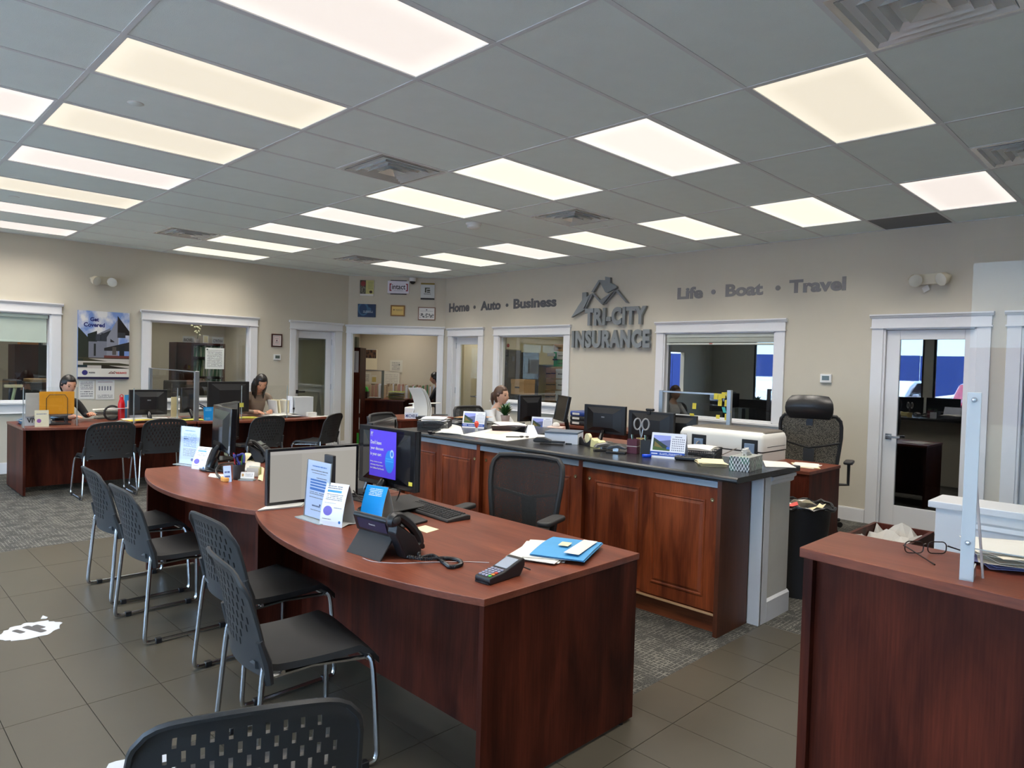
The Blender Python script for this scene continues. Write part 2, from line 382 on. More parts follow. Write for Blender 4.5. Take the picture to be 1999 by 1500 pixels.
# ============================================================ STRUCTURE
S2 = math.sqrt(0.5)
F_N = Matrix(((1,0,0,0),(0,1,0,WN),(0,0,1,0),(0,0,0,1)))
F_E = Matrix(((0,1,0,WE),(-1,0,0,0),(0,0,1,0),(0,0,0,1)))       # u = -Y
F_C = Matrix(((S2,S2,0,CX),(-S2,S2,0,WN),(0,0,1,0),(0,0,0,1)))
CL = (WE-CX)/S2
def wall(name, xf, u0, u1, ops, th=TH, m=None):
    b = MB(xf); u = u0
    for (a, c, z0, z1) in sorted(ops):
        if a > u: b.box(u, a, 0, th, 0, H+0.1)
        if z0 > 0: b.box(a, c, 0, th, 0, z0)
        b.box(a, c, 0, th, z1, H+0.1); u = c
    if u1 > u: b.box(u, u1, 0, th, 0, H+0.1)
    return struct(b.build(name, m or M_wall))
trim_no = [0]
def casing(xf, u0, u1, z0, z1, sill=True, cl=0.115, cr_=0.115, th=TH, hood=0.03):
    trim_no[0] += 1
    t = struct(thing('trim_%d' % trim_no[0], None, None))
    zt = z1+0.005
    MB(xf).box(u0-cl, u0-0.004, -0.022, 0, z0 if sill else 0, zt).build('casing_board', M_trim, t, bevel=0.003)
    MB(xf).box(u1+0.004, u1+cr_, -0.022, 0, z0 if sill else 0, zt).build('casing_board', M_trim, t, bevel=0.003)
    MB(xf).box(u0-cl-0.004, u1+cr_+0.004, -0.026, 0, zt, zt+0.10).build('head_board', M_trim, t, bevel=0.003)
    b = MB(xf); b.box(u0-cl-0.012, u1+cr_+0.012, -0.036, 0, zt-0.006, zt+0.008)
    b.xprism([(0,zt+0.100),(-0.034,zt+0.100),(-0.042,zt+0.115),(-0.050,zt+0.122),(-0.050,zt+0.136),(0,zt+0.136)], u0-cl-0.02, u1+cr_+0.02)
    b.build('crown_moulding', M_trim, t)
    j = MB(xf); j.box(u0-0.004, u0+0.016, -0.01, th, z0, z1); j.box(u1-0.016, u1+0.004, -0.01, th, z0, z1); j.box(u0, u1, -0.01, th, z1-0.016, z1+0.004)
    if sill: j.box(u0, u1, -0.01, th, z0-0.004, z0+0.012)
    j.build('jamb_lining', M_trim, t)
    if sill:
        s = MB(xf); s.box(u0-cl-0.03, u1+cr_+0.03, -0.05, 0, z0-0.03, z0); s.build('sill_board', M_trim, t, bevel=0.006)
        s = MB(xf); s.box(u0-cl, u1+cr_, -0.022, 0, z0-0.13, z0-0.03); s.xprism([(0,z0-0.15),(-0.03,z0-0.15),(-0.036,z0-0.14),(-0.03,z0-0.13),(0,z0-0.13)], u0-cl-0.01, u1+cr_+0.01); s.build('apron_board', M_trim, t)
    return t
W1 = (-0.35, 1.10, 0.90, 2.04); W2 = (2.30, 3.75, 0.90, 2.04); D1 = (4.52, 5.24, 0.0, 2.04)
wall('wall_left', F_N, WW, CX, [W1, W2, D1, (-3.0,-1.4,0.9,2.04)])
OC = (0.075, 1.585, 0.0, 2.03)
wall('wall_corner', F_C, 0, CL, [OC])
D2 = (-5.60, -4.93, 0.0, 2.01); W3 = (-4.44, -3.06, 0.97, 2.01); W4 = (-1.36, 0.11, 0.95, 2.01); D3 = (1.25, 2.05, 0.0, 2.02); D4 = (2.40, 3.25, 0.0, 2.02)
wall('wall_right', F_E, -CY, -WS, [D2, W3, W4, D3, D4])
for a in (W1, W2): casing(F_N, *a)
casing(F_N, *D1, sill=False, cl=0.10, cr_=0.14)
casing(F_C, *OC, sill=False, cl=0.095, cr_=0.095)
casing(F_E, *D2, sill=False, cl=0.12, cr_=0.12); casing(F_E, *W3); casing(F_E, *W4); casing(F_E, *D3, sill=False); casing(F_E, *D4, sill=False)
# baseboards
def base(name, xf, segs):
    b = MB(xf)
    for a, c in segs: b.box(a, c, -0.016, 0, 0, 0.13); b.box(a, c, -0.011, 0, 0.13, 0.14)
    struct(b.build(name, M_trim))
base('baseboard_left', F_N, [(WW, 4.41), (5.385, CX)])
base('baseboard_corner', F_C, [(0.0, 0.0701-0.09), (CL-0.02, CL)][1:])
base('baseboard_right', F_E, [(-4.80, 1.13), (2.17, 2.28), (3.38, -WS)])
# ---- storefront (behind and left of the camera)
F_W = Matrix(((0,-1,0,WW),(1,0,0,0),(0,0,1,0),(0,0,0,1)))       # u = +Y, outward -X
OW = [(-5.6,-3.5,0.08,2.65), (-3.3,-1.2,0.08,2.65), (-1.0,1.1,0.08,2.65), (1.3,3.4,0.08,2.65), (3.6,5.7,0.08,2.65)]
wall('wall_window', F_W, WS, WN, OW)
F_S = Matrix(((-1,0,0,0),(0,-1,0,WS),(0,0,1,0),(0,0,0,1)))      # u=-X, outward -Y
OS = []
wall('wall_rear', F_S, -WE-TH, -WW+TH, OS)
M_frm = mat('dark_storefront_frame', srgb(40,42,46), 0.4, 0.3)
wi = [4]
def winframe(xf, u0, u1, z0, z1, w, m, y0=0.03, y1=0.08, cols=1, glass=None, name=None):
    wi[0] += 1
    t = struct(thing(name or 'window_%d' % wi[0], None, None))
    b = MB(xf); b.box(u0,u1,y0,y1,z0,z0+w); b.box(u0,u1,y0,y1,z1-w,z1); b.box(u0,u0+w,y0,y1,z0+w,z1-w); b.box(u1-w,u1,y0,y1,z0+w,z1-w)
    for k in range(1, cols):
        x = u0+(u1-u0)*k/cols; b.box(x-w/2,x+w/2,y0,y1,z0+w,z1-w)
    b.build('window_frame', m, t)
    ym = (y0+y1)/2
    for k in range(cols):
        a = u0+(u1-u0)*k/cols; c = u0+(u1-u0)*(k+1)/cols
        MB(xf).box(a+w/2, c-w/2, ym-0.002, ym+0.002, z0+w/2, z1-w/2).build('glass_pane', glass or M_gls, t)
    return t
for xf, ops in ((F_W, OW), (F_S, OS)):
    for (a, c, z0, z1) in ops: winframe(xf, a, c, z0, z1, 0.05, M_frm, cols=2)
M_wglass = glassmat('interior_window_glass', (0.90,0.93,0.92,1), 1.6, add=0.03)
winframe(F_N, W1[0]+0.016, W1[1]-0.016, W1[2]+0.012, W1[3]-0.016, 0.012, M_trim, 0.055, 0.075, glass=M_wglass, name='window_1')
winframe(F_N, W2[0]+0.016, W2[1]-0.016, W2[2]+0.012, W2[3]-0.016, 0.012, M_trim, 0.055, 0.075, glass=M_wglass, name='window_2')
winframe(F_E, W3[0]+0.016, W3[1]-0.016, W3[2]+0.012, W3[3]-0.016, 0.012, M_trim, 0.055, 0.075, glass=M_wglass, name='window_3')
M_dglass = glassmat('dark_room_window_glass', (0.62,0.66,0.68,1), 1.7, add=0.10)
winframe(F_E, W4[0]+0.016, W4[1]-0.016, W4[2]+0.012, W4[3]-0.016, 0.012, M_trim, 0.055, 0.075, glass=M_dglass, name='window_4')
# ---- floor: carpet slab + tiles
def carpetmat():
    m = bpy.data.materials.new('patterned_carpet'); m.use_nodes = True; nt = m.node_tree; N = nt.nodes.new; L = nt.links.new; p = nt.nodes['Principled BSDF']
    t = N('ShaderNodeTexCoord')
    outs = []
    for rot in (0, PI/2):
        mp = N('ShaderNodeMapping'); L(t.outputs['Object'], mp.inputs[0]); mp.inputs['Rotation'].default_value = (0,0,rot); mp.inputs['Scale'].default_value = (1,1,1)
        br = N('ShaderNodeTexBrick'); L(mp.outputs[0], br.inputs[0]); br.inputs['Scale'].default_value = 1; br.inputs['Brick Width'].default_value = 0.075; br.inputs['Row Height'].default_value = 0.026
        br.inputs['Mortar Size'].default_value = 0.0022; br.inputs['Mortar Smooth'].default_value = 0.4; br.offset = 0.43; br.squash = 0.7
        n = N('ShaderNodeTexNoise'); mp3 = N('ShaderNodeMapping'); L(t.outputs['Object'], mp3.inputs[0]); mp3.inputs['Location'].default_value = (rot*3,0,0); L(mp3.outputs[0], n.inputs['Vector']); n.inputs['Scale'].default_value = 9; n.inputs['Detail'].default_value = 1
        c = N('ShaderNodeMapRange'); L(n.outputs[0], c.inputs[0]); c.inputs['From Min'].default_value = 0.46; c.inputs['From Max'].default_value = 0.54
        x = N('ShaderNodeMath'); x.operation = 'MULTIPLY'; L(br.outputs['Fac'], x.inputs[0]); L(c.outputs[0], x.inputs[1]); outs.append(x.outputs[0])
    mxx = N('ShaderNodeMath'); mxx.operation = 'MAXIMUM'; L(outs[0], mxx.inputs[0]); L(outs[1], mxx.inputs[1])
    f = N('ShaderNodeTexNoise'); f.inputs['Scale'].default_value = 160; f.inputs['Detail'].default_value = 2; L(t.outputs['Object'], f.inputs['Vector'])
    r = N('ShaderNodeValToRGB'); L(f.outputs[0], r.inputs[0]); r.color_ramp.elements[0].position = 0.35; r.color_ramp.elements[0].color = srgb(50,50,50); r.color_ramp.elements[1].position = 0.65; r.color_ramp.elements[1].color = srgb(92,91,87)
    mx = N('ShaderNodeMixRGB'); L(mxx.outputs[0], mx.inputs[0]); L(r.outputs[0], mx.inputs[1]); mx.inputs[2].default_value = srgb(128,126,118)
    L(mx.outputs[0], p.inputs['Base Color']); p.inputs['Roughness'].default_value = 0.95; p.inputs['Specular IOR Level'].default_value = 0.1
    b = N('ShaderNodeBump'); b.inputs['Strength'].default_value = 0.5; b.inputs['Distance'].default_value = 0.004; L(f.outputs[0], b.inputs['Height']); L(b.outputs[0], p.inputs['Normal'])
    return m
M_carp = carpetmat()
struct(MB().box(WW-0.3, WE+3.6, WS-0.3, WN+4.0, -0.14, -0.012).build('floor', mat('floor_slab', srgb(90,90,88), 0.9)))
cp = struct(thing('floor', None, None))
XT, YT, XT2, YT2 = 1.04, 2.87, 3.09, -1.74
MB().box(WW, WE+3.5, YT, WN+3.9, -0.012, 0.0).build('carpet', M_carp, cp)
MB().box(XT, WE+3.5, YT2, YT, -0.012, 0.0).build('carpet', M_carp, cp)
MB().box(XT2, WE+3.5, WS, YT2, -0.012, 0.0).build('carpet', M_carp, cp)
tf = struct(thing('floor', None, None))
MB().prism([(WW,WS),(XT2,WS),(XT2,YT2),(XT,YT2),(XT,YT),(WW,YT)], -0.012, -0.003).build('grout', mat('dark_tile_grout', srgb(48,47,45), 0.9), tf)
M_tile = mat('grey_porcelain_tile', srgb(80,75,64), 0.36, bump=(14, 0.03), var=0.07, spec=0.5)
_t = {}
rest = MB()
for i in range(-15, 12):
    for j in range(-10, 6):
        x0 = -0.16+0.30*i+0.0015; x1 = x0+0.297; y0 = -0.18+0.61*(j-0)+0.0015-0.0; y1 = y0+0.607
        x0 = max(x0, WW); x1 = min(x1, XT2); y0 = max(y0, WS)
        if x0 >= XT-0.01: y1 = min(y1, YT2)
        y1 = min(y1, YT)
        if x1-x0 < 0.02 or y1-y0 < 0.02: continue
        cxm, cym = (x0+x1)/2-CAM.x, (y0+y1)/2-CAM.y
        d = cxm*fw.x+cym*fw.y; s_ = cxm*RT.x+cym*RT.y
        if d > 0.4 and abs(s_) < d*0.95+0.6:
            key = (round(x1-x0,3), round(y1-y0,3))
            if key not in _t:
                o = MB().box(0, key[0], 0, key[1], -0.003, 0.0).build('tile', M_tile, tf); _t[key] = o
            else:
                o = _t[key].copy(); C.objects.link(o)
            o.location = (x0, y0, 0)
        else: rest.box(x0, x1, y0, y1, -0.003, 0)
rest.build('tile_field', M_tile, tf, kind='stuff')
# ---- ceiling
cg = struct(thing('ceiling', None, None, (0,0,H)))
TW = 0.024
LIGHTS = [(u, v) for u, vs_ in ((0, range(-8,11,2)), (2, range(-8,11,2)), (4, range(-8,9,2)), (-2, range(-8,11,2))) for v in vs_]
LIGHTS = [l for l in LIGHTS if not (l[0] == -2 or l[1] < -6 or (l[0] >= 2 and l[1] < -4))] + [(-1,2), (-3,-6), (-3,-2), (-3,2), (-3,6)]
VENTS = [(1.5,1), (3.27,1), (1.5,8), (3.5,8), (1.5,-5), (3.5,-5)]
g = MB(); g.box(WW, WE, WS, WN, 0.012, 0.06); gz = g
for i in range(-4, 6):
    if i*1.22 > WW: g.box(i*1.22-TW/2, i*1.22+TW/2, WS, WN, 0.0, 0.012)
for j in range(-10, 12):
    g.box(WW, WE, j*0.61-TW/2, j*0.61+TW/2, 0.0005, 0.012)
for (u, v) in VENTS:
    for q in (u, u+0.5):
        if q % 1: g.box(q*1.22-TW/2, q*1.22+TW/2, v*0.61, v*0.61+0.61, 0.0, 0.012)
g.build('ceiling_grid', M_grid, cg)
g = MB(Matrix.Translation((0,0,0)))
for i in (0,): g.box(WW, WE, WN-0.022, WN, -0.001, 0.02); g.box(WE-0.022, WE, WS, CY, -0.001, 0.02); g.box(0, CL, -0.022, 0, -0.001, 0.02, F_C)
g.build('wall_angle', M_grid, cg)
_c = {}
M_ceil2 = mat('grey_return_air_tile', srgb(120,122,126), 0.9, bump=(200,0.6))
for i in range(-4, 6):
    for j in range(-11, 12):
        if (i, j) in LIGHTS: continue
        x0, x1, y0, y1 = max(i*1.22, WW)+TW/2, min((i+1)*1.22, WE)-TW/2, max(j*0.61, WS)+TW/2, min((j+1)*0.61, WN)-TW/2
        spans = [(x0, x1)]
        for (u, v) in VENTS:
            if v == j and u < i+1 and u+0.5 > i:
                a, c = u*1.22-TW/2, (u+0.5)*1.22+TW/2
                spans = [(p, q) for p, q in ((x0, min(a, x1)), (max(c, x0), x1)) if q-p > 0.03]
        if i == 5: spans = [(x0, x1)] if y1 < 6.9 or True else spans
        for (p, q) in spans:
            if q-p < 0.02 or y1-y0 < 0.02: continue
            if (i, j) == (5, -3): q2 = q
            key = (round(q-p,3), round(y1-y0,3), (i, j) == (5, -3))
            if key not in _c:
                o = MB().box(0, key[0], 0, key[1], 0.003, 0.014).build('ceiling_tile', M_ceil2 if key[2] else M_ceil, cg); _c[key] = o
            else: o = _c[key].copy(); C.objects.link(o)
            o.location = (p, y0, 0)
# ---- rooms beyond the windows
M_room = mat('inner_room_paint', srgb(200,190,172), 0.8, var=0.02)
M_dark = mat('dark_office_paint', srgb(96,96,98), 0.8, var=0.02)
def room(name, xf, u0, u1, d, m, y0=TH):
    b = MB(xf); t = 0.08
    b.box(u0-t, u0, y0, y0+d, 0, H); b.box(u1, u1+t, y0, y0+d, 0, H); b.box(u0-t, u1+t, y0+d, y0+d+t, 0, H)
    struct(b.build(name, m))
    c = MB(xf); c.box(u0-t, u1+t, y0, y0+d+t, 2.75, 2.8); struct(c.build('ceiling', M_ceil))
room('wall_reception_office', F_N, -1.2, 1.95, 2.6, M_room)
room('wall_file_office', F_N, 2.05, 4.30, 2.2, M_room)
room('wall_closet', F_N, 4.40, 5.22, 0.25, M_room)
room('wall_back_office', F_C, -0.40, 1.95, 2.65, M_room, y0=TH+0.02)
room('wall_side_closet', F_E, -5.72, -4.87, 0.9, M_room)
room('wall_storage', F_E, -4.76, -2.75, 1.9, mat('storage_wall_paint', srgb(206,196,160), 0.8))
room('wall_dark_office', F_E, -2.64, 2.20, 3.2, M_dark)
room('wall_end_office', F_E, 2.30, 4.2, 2.0, M_room)
# ---- outside: lot, far blue building
M_asph = mat('asphalt', srgb(140,142,146), 0.9, bump=(80, 0.3))
struct(MB().box(-60, WW-0.4, -40, 40, -0.2, -0.05).build('floor', M_asph))
struct(MB().box(-60, 30, -40, WS-0.4, -0.2, -0.05).build('floor', M_asph))
struct(MB().box(WW-2.0, WW-TH, -9, 12, -0.15, -0.02).build('floor', mat('concrete_walk', srgb(200,198,192), 0.85)))
# ============================================================ CEILING LIGHTS, VENTS
def panelmat(name, col, s):
    m = mat(name, (0.25,0.25,0.25,1), 0.6, emis=(col, s)); nt = m.node_tree; N = nt.nodes.new; L = nt.links.new
    t = N('ShaderNodeTexCoord'); sp = N('ShaderNodeSeparateXYZ'); L(t.outputs['Generated'], sp.inputs[0]); outs = []
    for k, f in ((0, 9.0), (1, 5.0)):      # edge-lit panel: brighter towards its rim
        a = N('ShaderNodeMath'); a.operation = 'PINGPONG'; a.inputs[1].default_value = 0.5; L(sp.outputs[k], a.inputs[0])
        b = N('ShaderNodeMath'); b.operation = 'MULTIPLY'; b.inputs[1].default_value = f; b.use_clamp = True; L(a.outputs[0], b.inputs[0]); outs.append(b.outputs[0])
    c = N('ShaderNodeMath'); c.operation = 'MULTIPLY'; L(outs[0], c.inputs[0]); L(outs[1], c.inputs[1])
    r = N('ShaderNodeMapRange'); L(c.outputs[0], r.inputs[0]); r.inputs['To Min'].default_value = s*1.16; r.inputs['To Max'].default_value = s*0.96; L(r.outputs[0], nt.nodes['Principled BSDF'].inputs['Emission Strength'])
    return m
PANC = [panelmat('light_diffuser_warm', (1.0,0.90,0.72,1), LAMP*0.86), panelmat('light_diffuser_pinkish', (1.0,0.90,0.83,1), LAMP*0.93), panelmat('light_diffuser_neutral', (1.0,0.94,0.85,1), LAMP*0.98), panelmat('light_diffuser_bright', (1.0,0.96,0.80,1), LAMP*1.02)]
PIDX = {(0,-2):1,(0,0):0,(0,2):0,(0,4):1,(0,6):0,(0,8):1,(0,10):1,(-1,2):1,(2,-4):0,(2,-2):2,(2,0):3,(2,2):3,(2,4):2,(2,6):2,(2,8):3,(2,10):3,(4,-4):1,(4,-2):3,(4,0):3,(4,2):3,(4,4):2,(4,6):3,(4,8):2}
ORD = ['first','second','third','fourth','fifth','sixth','seventh','eighth','ninth','tenth']
ROW = {0: 'left', 2: 'middle', 4: 'right'}
first_visible = {0: -2, 2: -4, 4: -4}
_lm = {}
def light_fixture(loc, pm, label, beam=LAMPW):
    t = thing('ceiling_light', label, 'light', loc, 0, 'recessed ceiling light panels')
    if 'fr' not in _lm:
        b = MB(); w, d, k = 1.22-TW, 0.61-TW, 0.012
        b.box(0,w,0,k,0.0005,0.02); b.box(0,w,d-k,d,0.0005,0.02); b.box(0,k,k,d-k,0.0005,0.02); b.box(w-k,w,k,d-k,0.0005,0.02)
        _lm['fr'] = b.build('panel_frame', M_grid, t)
    else: o = _lm['fr'].copy(); C.objects.link(o); o.parent = t
    if pm.name not in _lm:
        _lm[pm.name] = MB().box(0.012,1.22-TW-0.012,0.012,0.61-TW-0.012,0.006,0.012).build('diffuser', pm, t)
    else: o = _lm[pm.name].copy(); C.objects.link(o); o.parent = t
    if 'l' not in _lm:
        l = bpy.data.lights.new('panel_beam', 'AREA'); l.shape = 'RECTANGLE'; l.size = 1.16; l.size_y = 0.55; l.spread = math.radians(122); l.energy = beam; l.color = (1.0, 0.93, 0.83); _lm['l'] = l
    lo = bpy.data.objects.new('lamp_beam', _lm['l']); C.objects.link(lo); lo.parent = t; lo.location = (0.598, 0.293, -0.004)
    return t
for (u, v) in LIGHTS:
    if u in ROW and v >= first_visible[u]:
        lab = 'glowing ceiling light panel, %s from the camera in the %s row' % (ORD[(v-first_visible[u])//2], ROW[u])
    elif (u, v) == (-1, 2): lab = 'ceiling light panel cut by the left edge, touching another light end'
    else: lab = 'ceiling light panel behind the camera, %s row, %s from the rear' % ({0:'left',2:'middle',4:'right'}.get(u,'window side'), nth(abs(v+10)//2))
    light_fixture((u*1.22+TW/2, v*0.61+TW/2, H), PANC[PIDX.get((u, v), 2)], lab)
for nm, (x, y, z) in {'file office': (2.6, 8.0, 2.75), 'back office': (6.7, 7.7, 2.75), 'storage room': (7.2, 3.3, 2.75), 'office behind the left window': (0.2, 8.1, 2.75), 'closet behind the narrow door': (6.9,5.0,2.75)}.items():
    t = light_fixture((x, y, z-0.001), PANC[2], 'ceiling light panel inside the %s' % nm)
    if 'closet' in nm:
        for c in t.children: c.scale = (0.5, 0.5, 1)
def louvre(loc, label):
    t = thing('ceiling_vent', label, 'vent', loc, 0, 'square ceiling air vents')
    a = 0.61-TW; c = a/2
    M_vn = mat('vent_painted_metal', srgb(222,222,220), 0.25, 0.55); M_vd = mat('vent_dark_inside', srgb(58,54,50), 0.8)
    MB().box(0,a,0,a,0.11,0.115).build('duct_backing', M_vd, t)
    b = MB(); r = c; k = 0.03
    b.box(0,a,0,k,0.0,0.008); b.box(0,a,a-k,a,0,0.008); b.box(0,k,k,a-k,0,0.008); b.box(a-k,a,k,a-k,0,0.008)
    b.build('vent_frame', M_vn, t)
    for (h0, h1, z0, z1) in ((0.262,0.205,-0.004,0.075),(0.20,0.145,-0.010,0.065),(0.138,0.085,-0.014,0.055),(0.078,0.0,-0.018,0.02)):
        b = MB(); q = []
        for h, z in ((h0,z0),(h1,z1),(max(h1-0.004,0),z1+0.0),(h0-0.006,z0+0.008)):
            q += [(c-h,c-h,z),(c+h,c-h,z),(c+h,c+h,z),(c-h,c+h,z)]
        fs = []
        for l in range(4):
            m2 = (l+1) % 4
            for s in range(4): fs.append((l*4+s, l*4+(s+1)%4, m2*4+(s+1)%4, m2*4+s))
        b.add(q, fs); b.build('louvre_ring', M_vn, t)
    return t
VL = ['square air vent between the left and middle light rows, nearer one of two', 'square air vent between the middle and right light rows beside a small sprinkler cap', 'square air vent between the left and middle rows near the left wall', 'square air vent near the corner wall with the framed certificates', 'large square air vent cut by the top edge of the photo', 'square air vent cut by the right edge of the photo']
for (u, v), l in zip(VENTS, VL): louvre((u*1.22+TW/2, v*0.61+TW/2, H), l)
def roundcap(name, x, y, r, h, m, label, cat, grp=None):
    t = thing(name, label, cat, (x, y, H+0.003), 0, grp)
    MB().lathe([(r,0),(r,-h*0.5),(r*0.9,-h),(0.0001,-h)], n=24).build('cover_plate', m, t, smooth=True)
    MB().lathe([(r*1.12,0.0),(r*1.12,-0.002),(r*1.0,-0.004),(r*0.98,0)], n=24).build('rim', M_wht, t, smooth=True)
    return t
p = at(265,203,Z=H); roundcap('sprinkler_cap', p.x, p.y, 0.04, 0.006, M_ceil, 'round sprinkler cover plate between the second and third lights of the left row', 'sprinkler')
p = at(27,385,Z=H); roundcap('sprinkler_cap', p.x, p.y, 0.04, 0.006, M_ceil, 'small round sprinkler cover plate far left among the distant left row lights', 'sprinkler')
p = at(1180,442,Z=H); roundcap('sprinkler_cap', p.x, p.y, 0.03, 0.006, M_ceil, 'small sprinkler cover plate right of the air vent between middle and right rows', 'sprinkler')
p = at(770,501,Z=H); roundcap('sprinkler_cap', p.x, p.y, 0.03, 0.008, M_ceil, 'tiny sprinkler cover plate near the vent by the corner wall', 'sprinkler')
p = at(925,437,Z=H)
t = thing('smoke_detector', 'white round smoke detector on the ceiling between the middle and right light rows', 'smoke detector', (p.x, p.y, H+0.003))
MB().lathe([(0.085,0),(0.085,-0.012),(0.078,-0.02),(0.0001,-0.02)], n=28).build('mounting_base', M_wht, t, smooth=True)
MB().lathe([(0.072,-0.02),(0.068,-0.045),(0.045,-0.055),(0.0001,-0.056)], n=28).build('sensor_head', M_wht, t, smooth=True)

# ============================================================ DOORS
dn = [0]
def glazed_door(xf, u0, u1, ztop, y0, st_l, st_r, rt, rb, glass, hside, hz, hinge=None, handle_m=None):
    dn[0] += 1
    t = struct(thing('door_%d' % dn[0], None, None)); th = 0.042; a, c = u0+0.018, u1-0.018; z1 = ztop-0.02; z0 = 0.008
    MB(xf).box(a, a+st_l, y0, y0+th, z0, z1).build('door_stile', M_trim, t, bevel=0.003)
    MB(xf).box(c-st_r, c, y0, y0+th, z0, z1).build('door_stile', M_trim, t, bevel=0.003)
    MB(xf).box(a+st_l, c-st_r, y0, y0+th, z1-rt, z1).build('door_rail', M_trim, t, bevel=0.003)
    MB(xf).box(a+st_l, c-st_r, y0, y0+th, z0, z0+rb).build('door_rail', M_trim, t, bevel=0.003)
    MB(xf).box(a+st_l-0.005, c-st_r+0.005, y0+0.018, y0+0.024, z0+rb-0.005, z1-rt+0.005).build('glass_pane', glass, t)
    hx = a+0.055 if hside == 'l' else c-0.055; s = 1 if hside == 'l' else -1; hm = handle_m or M_chr
    b = MB(xf); b.box(hx-0.03,hx+0.03,y0-0.012,y0,hz-0.03,hz+0.03); b.cyl((hx,y0-0.012,hz),(hx,y0-0.055,hz),0.011); b.box(min(hx-0.012*s,hx+0.12*s),max(hx-0.012*s,hx+0.12*s),y0-0.066,y0-0.05,hz-0.012,hz+0.012)
    b.build('lever_handle', hm, t, bevel=0.003)
    if hinge:
        x = c+0.006 if hinge == 'r' else a-0.006
        for z in (0.25, 1.08, 1.85): MB(xf).cyl((x,y0-0.006,z-0.05),(x,y0-0.006,z+0.05),0.009).build('hinge', M_alu, t)
    return t
M_frost = glassmat('door_glass', (0.80,0.83,0.80,1), 1.6, add=0.03)
glazed_door(F_N, *D1[:2], 2.04, 0.07, 0.075, 0.10, 0.12, 0.22, M_frost, 'l', 1.0, 'r', M_blk)
glazed_door(F_E, *D2[:2], 2.01, 0.07, 0.10, 0.09, 0.12, 0.22, M_frost, 'r', 1.0, 'l')
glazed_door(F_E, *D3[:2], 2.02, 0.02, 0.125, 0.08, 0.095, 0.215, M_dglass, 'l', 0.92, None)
glazed_door(F_E, *D4[:2], 2.02, 0.07, 0.10, 0.10, 0.12, 0.22, M_frost, 'r', 0.95, 'l')
# blinds
def blind(xf, u0, u1, ztop, drop, y, label, m, raised):
    t = thing('roller_blind' if not raised else 'raised_blind', label, 'blind', (0,0,0))
    MB(xf).box(u0, u1, y-0.03, y+0.03, ztop-0.045, ztop-0.002).build('head_rail', m, t, bevel=0.004)
    if raised:
        b = MB(xf)
        n = 12
        for k in range(n): z = ztop-0.05-(drop-0.07)*k/n; b.box(u0+0.004, u1-0.004, y-0.026, y+0.026, z-0.003, z)
        b.build('stacked_slats', m, t, kind='stuff')
        MB(xf).box(u0+0.002, u1-0.002, y-0.028, y+0.028, ztop-drop-0.01, ztop-drop+0.012).build('bottom_rail', m, t, bevel=0.004)
    else:
        MB(xf).box(u0+0.01, u1-0.01, y-0.004, y, ztop-drop, ztop-0.03).build('fabric', m, t)
        MB(xf).box(u0+0.008, u1-0.008, y-0.01, y+0.004, ztop-drop-0.02, ztop-drop+0.004).build('hem_bar', m, t, bevel=0.003)
    return t
M_bl = mat('blind_off_white', srgb(205,210,200), 0.6)
t = blind(F_E, W4[0]+0.03, W4[1]-0.02, W4[3]-0.018, 0.125, 0.03, 'off white blind raised to the top of the dark window by the black chair', M_bl, True)
MB(F_E).box(-0.72, -0.68, -0.004, -0.001, 1.866, 1.876).build('clip', mat('red_clip', srgb(170,60,50), 0.5), t)
blind(F_N, W1[0]+0.03, W1[1]-0.03, W1[3]-0.018, 0.34, 0.03, 'pale green roller blind in the leftmost window', mat('pale_green_blind', srgb(186,198,186), 0.7), False)
MB(F_E).tube([(W4[0]+0.045,0.0,1.95),(W4[0]+0.05,-0.003,1.5),(W4[0]+0.045,0.0,1.05)], 0.0018, 5).build('cord', M_wht, t)

# ============================================================ WALL LETTERING AND LOGO
def letters(s, m, xf, u0, z0, w, h, depth, parent, bold=0.0, y0=0.0, space=1.0):
    cu = bpy.data.curves.new('t', 'FONT'); cu.body = s; cu.size = 1; cu.extrude = 0.5; cu.offset = bold; cu.space_character = space; cu.resolution_u = 4
    t = bpy.data.objects.new('tmp', cu); C.objects.link(t)
    dg = bpy.context.evaluated_depsgraph_get(); me = bpy.data.meshes.new_from_object(t.evaluated_get(dg))
    bpy.data.objects.remove(t); bpy.data.curves.remove(cu)
    n = len(me.vertices); par = list(range(n))
    def find(i):
        while par[i] != i: par[i] = par[par[i]]; i = par[i]
        return i
    for e in me.edges:
        a, b = find(e.vertices[0]), find(e.vertices[1])
        if a != b: par[a] = b
    comp = {}
    for i in range(n): comp.setdefault(find(i), []).append(i)
    V = [v.co.copy() for v in me.vertices]
    x0 = min(v.x for v in V); x1 = max(v.x for v in V); y0_ = min(v.y for v in V); y1_ = max(v.y for v in V)
    # front and side islands share positions, so cluster by x overlap
    iv = sorted([(min(V[i].x for i in c), max(V[i].x for i in c), k) for k, c in comp.items()])
    groups = []
    for a, b, k in iv:
        if groups and a < groups[-1][1]-0.02: groups[-1][1] = max(groups[-1][1], b); groups[-1][2].append(k)
        else: groups.append([a, b, [k]])
    for a, b, ks in groups:
        ids = [i for k in ks for i in comp[k]]; mp = {i: q for q, i in enumerate(ids)}; S = set(ids)
        fs = [[mp[i] for i in p.vertices] for p in me.polygons if p.vertices[0] in S]
        vs = [xf @ Vector((u0+(V[i].x-x0)/(x1-x0)*w, y0-(V[i].z+0.5)*depth, z0+(V[i].y-y0_)/(y1_-y0_)*h)) for i in ids]
        b_ = MB(); b_.add(vs, fs); b_.build('letter', m, parent)
    bpy.data.meshes.remove(me)
M_vin = mat('grey_vinyl_lettering', srgb(98,98,102), 0.55, var=0.01); M_vin2 = mat('grey_vinyl_lettering_warm', srgb(134,132,132), 0.55, var=0.01)
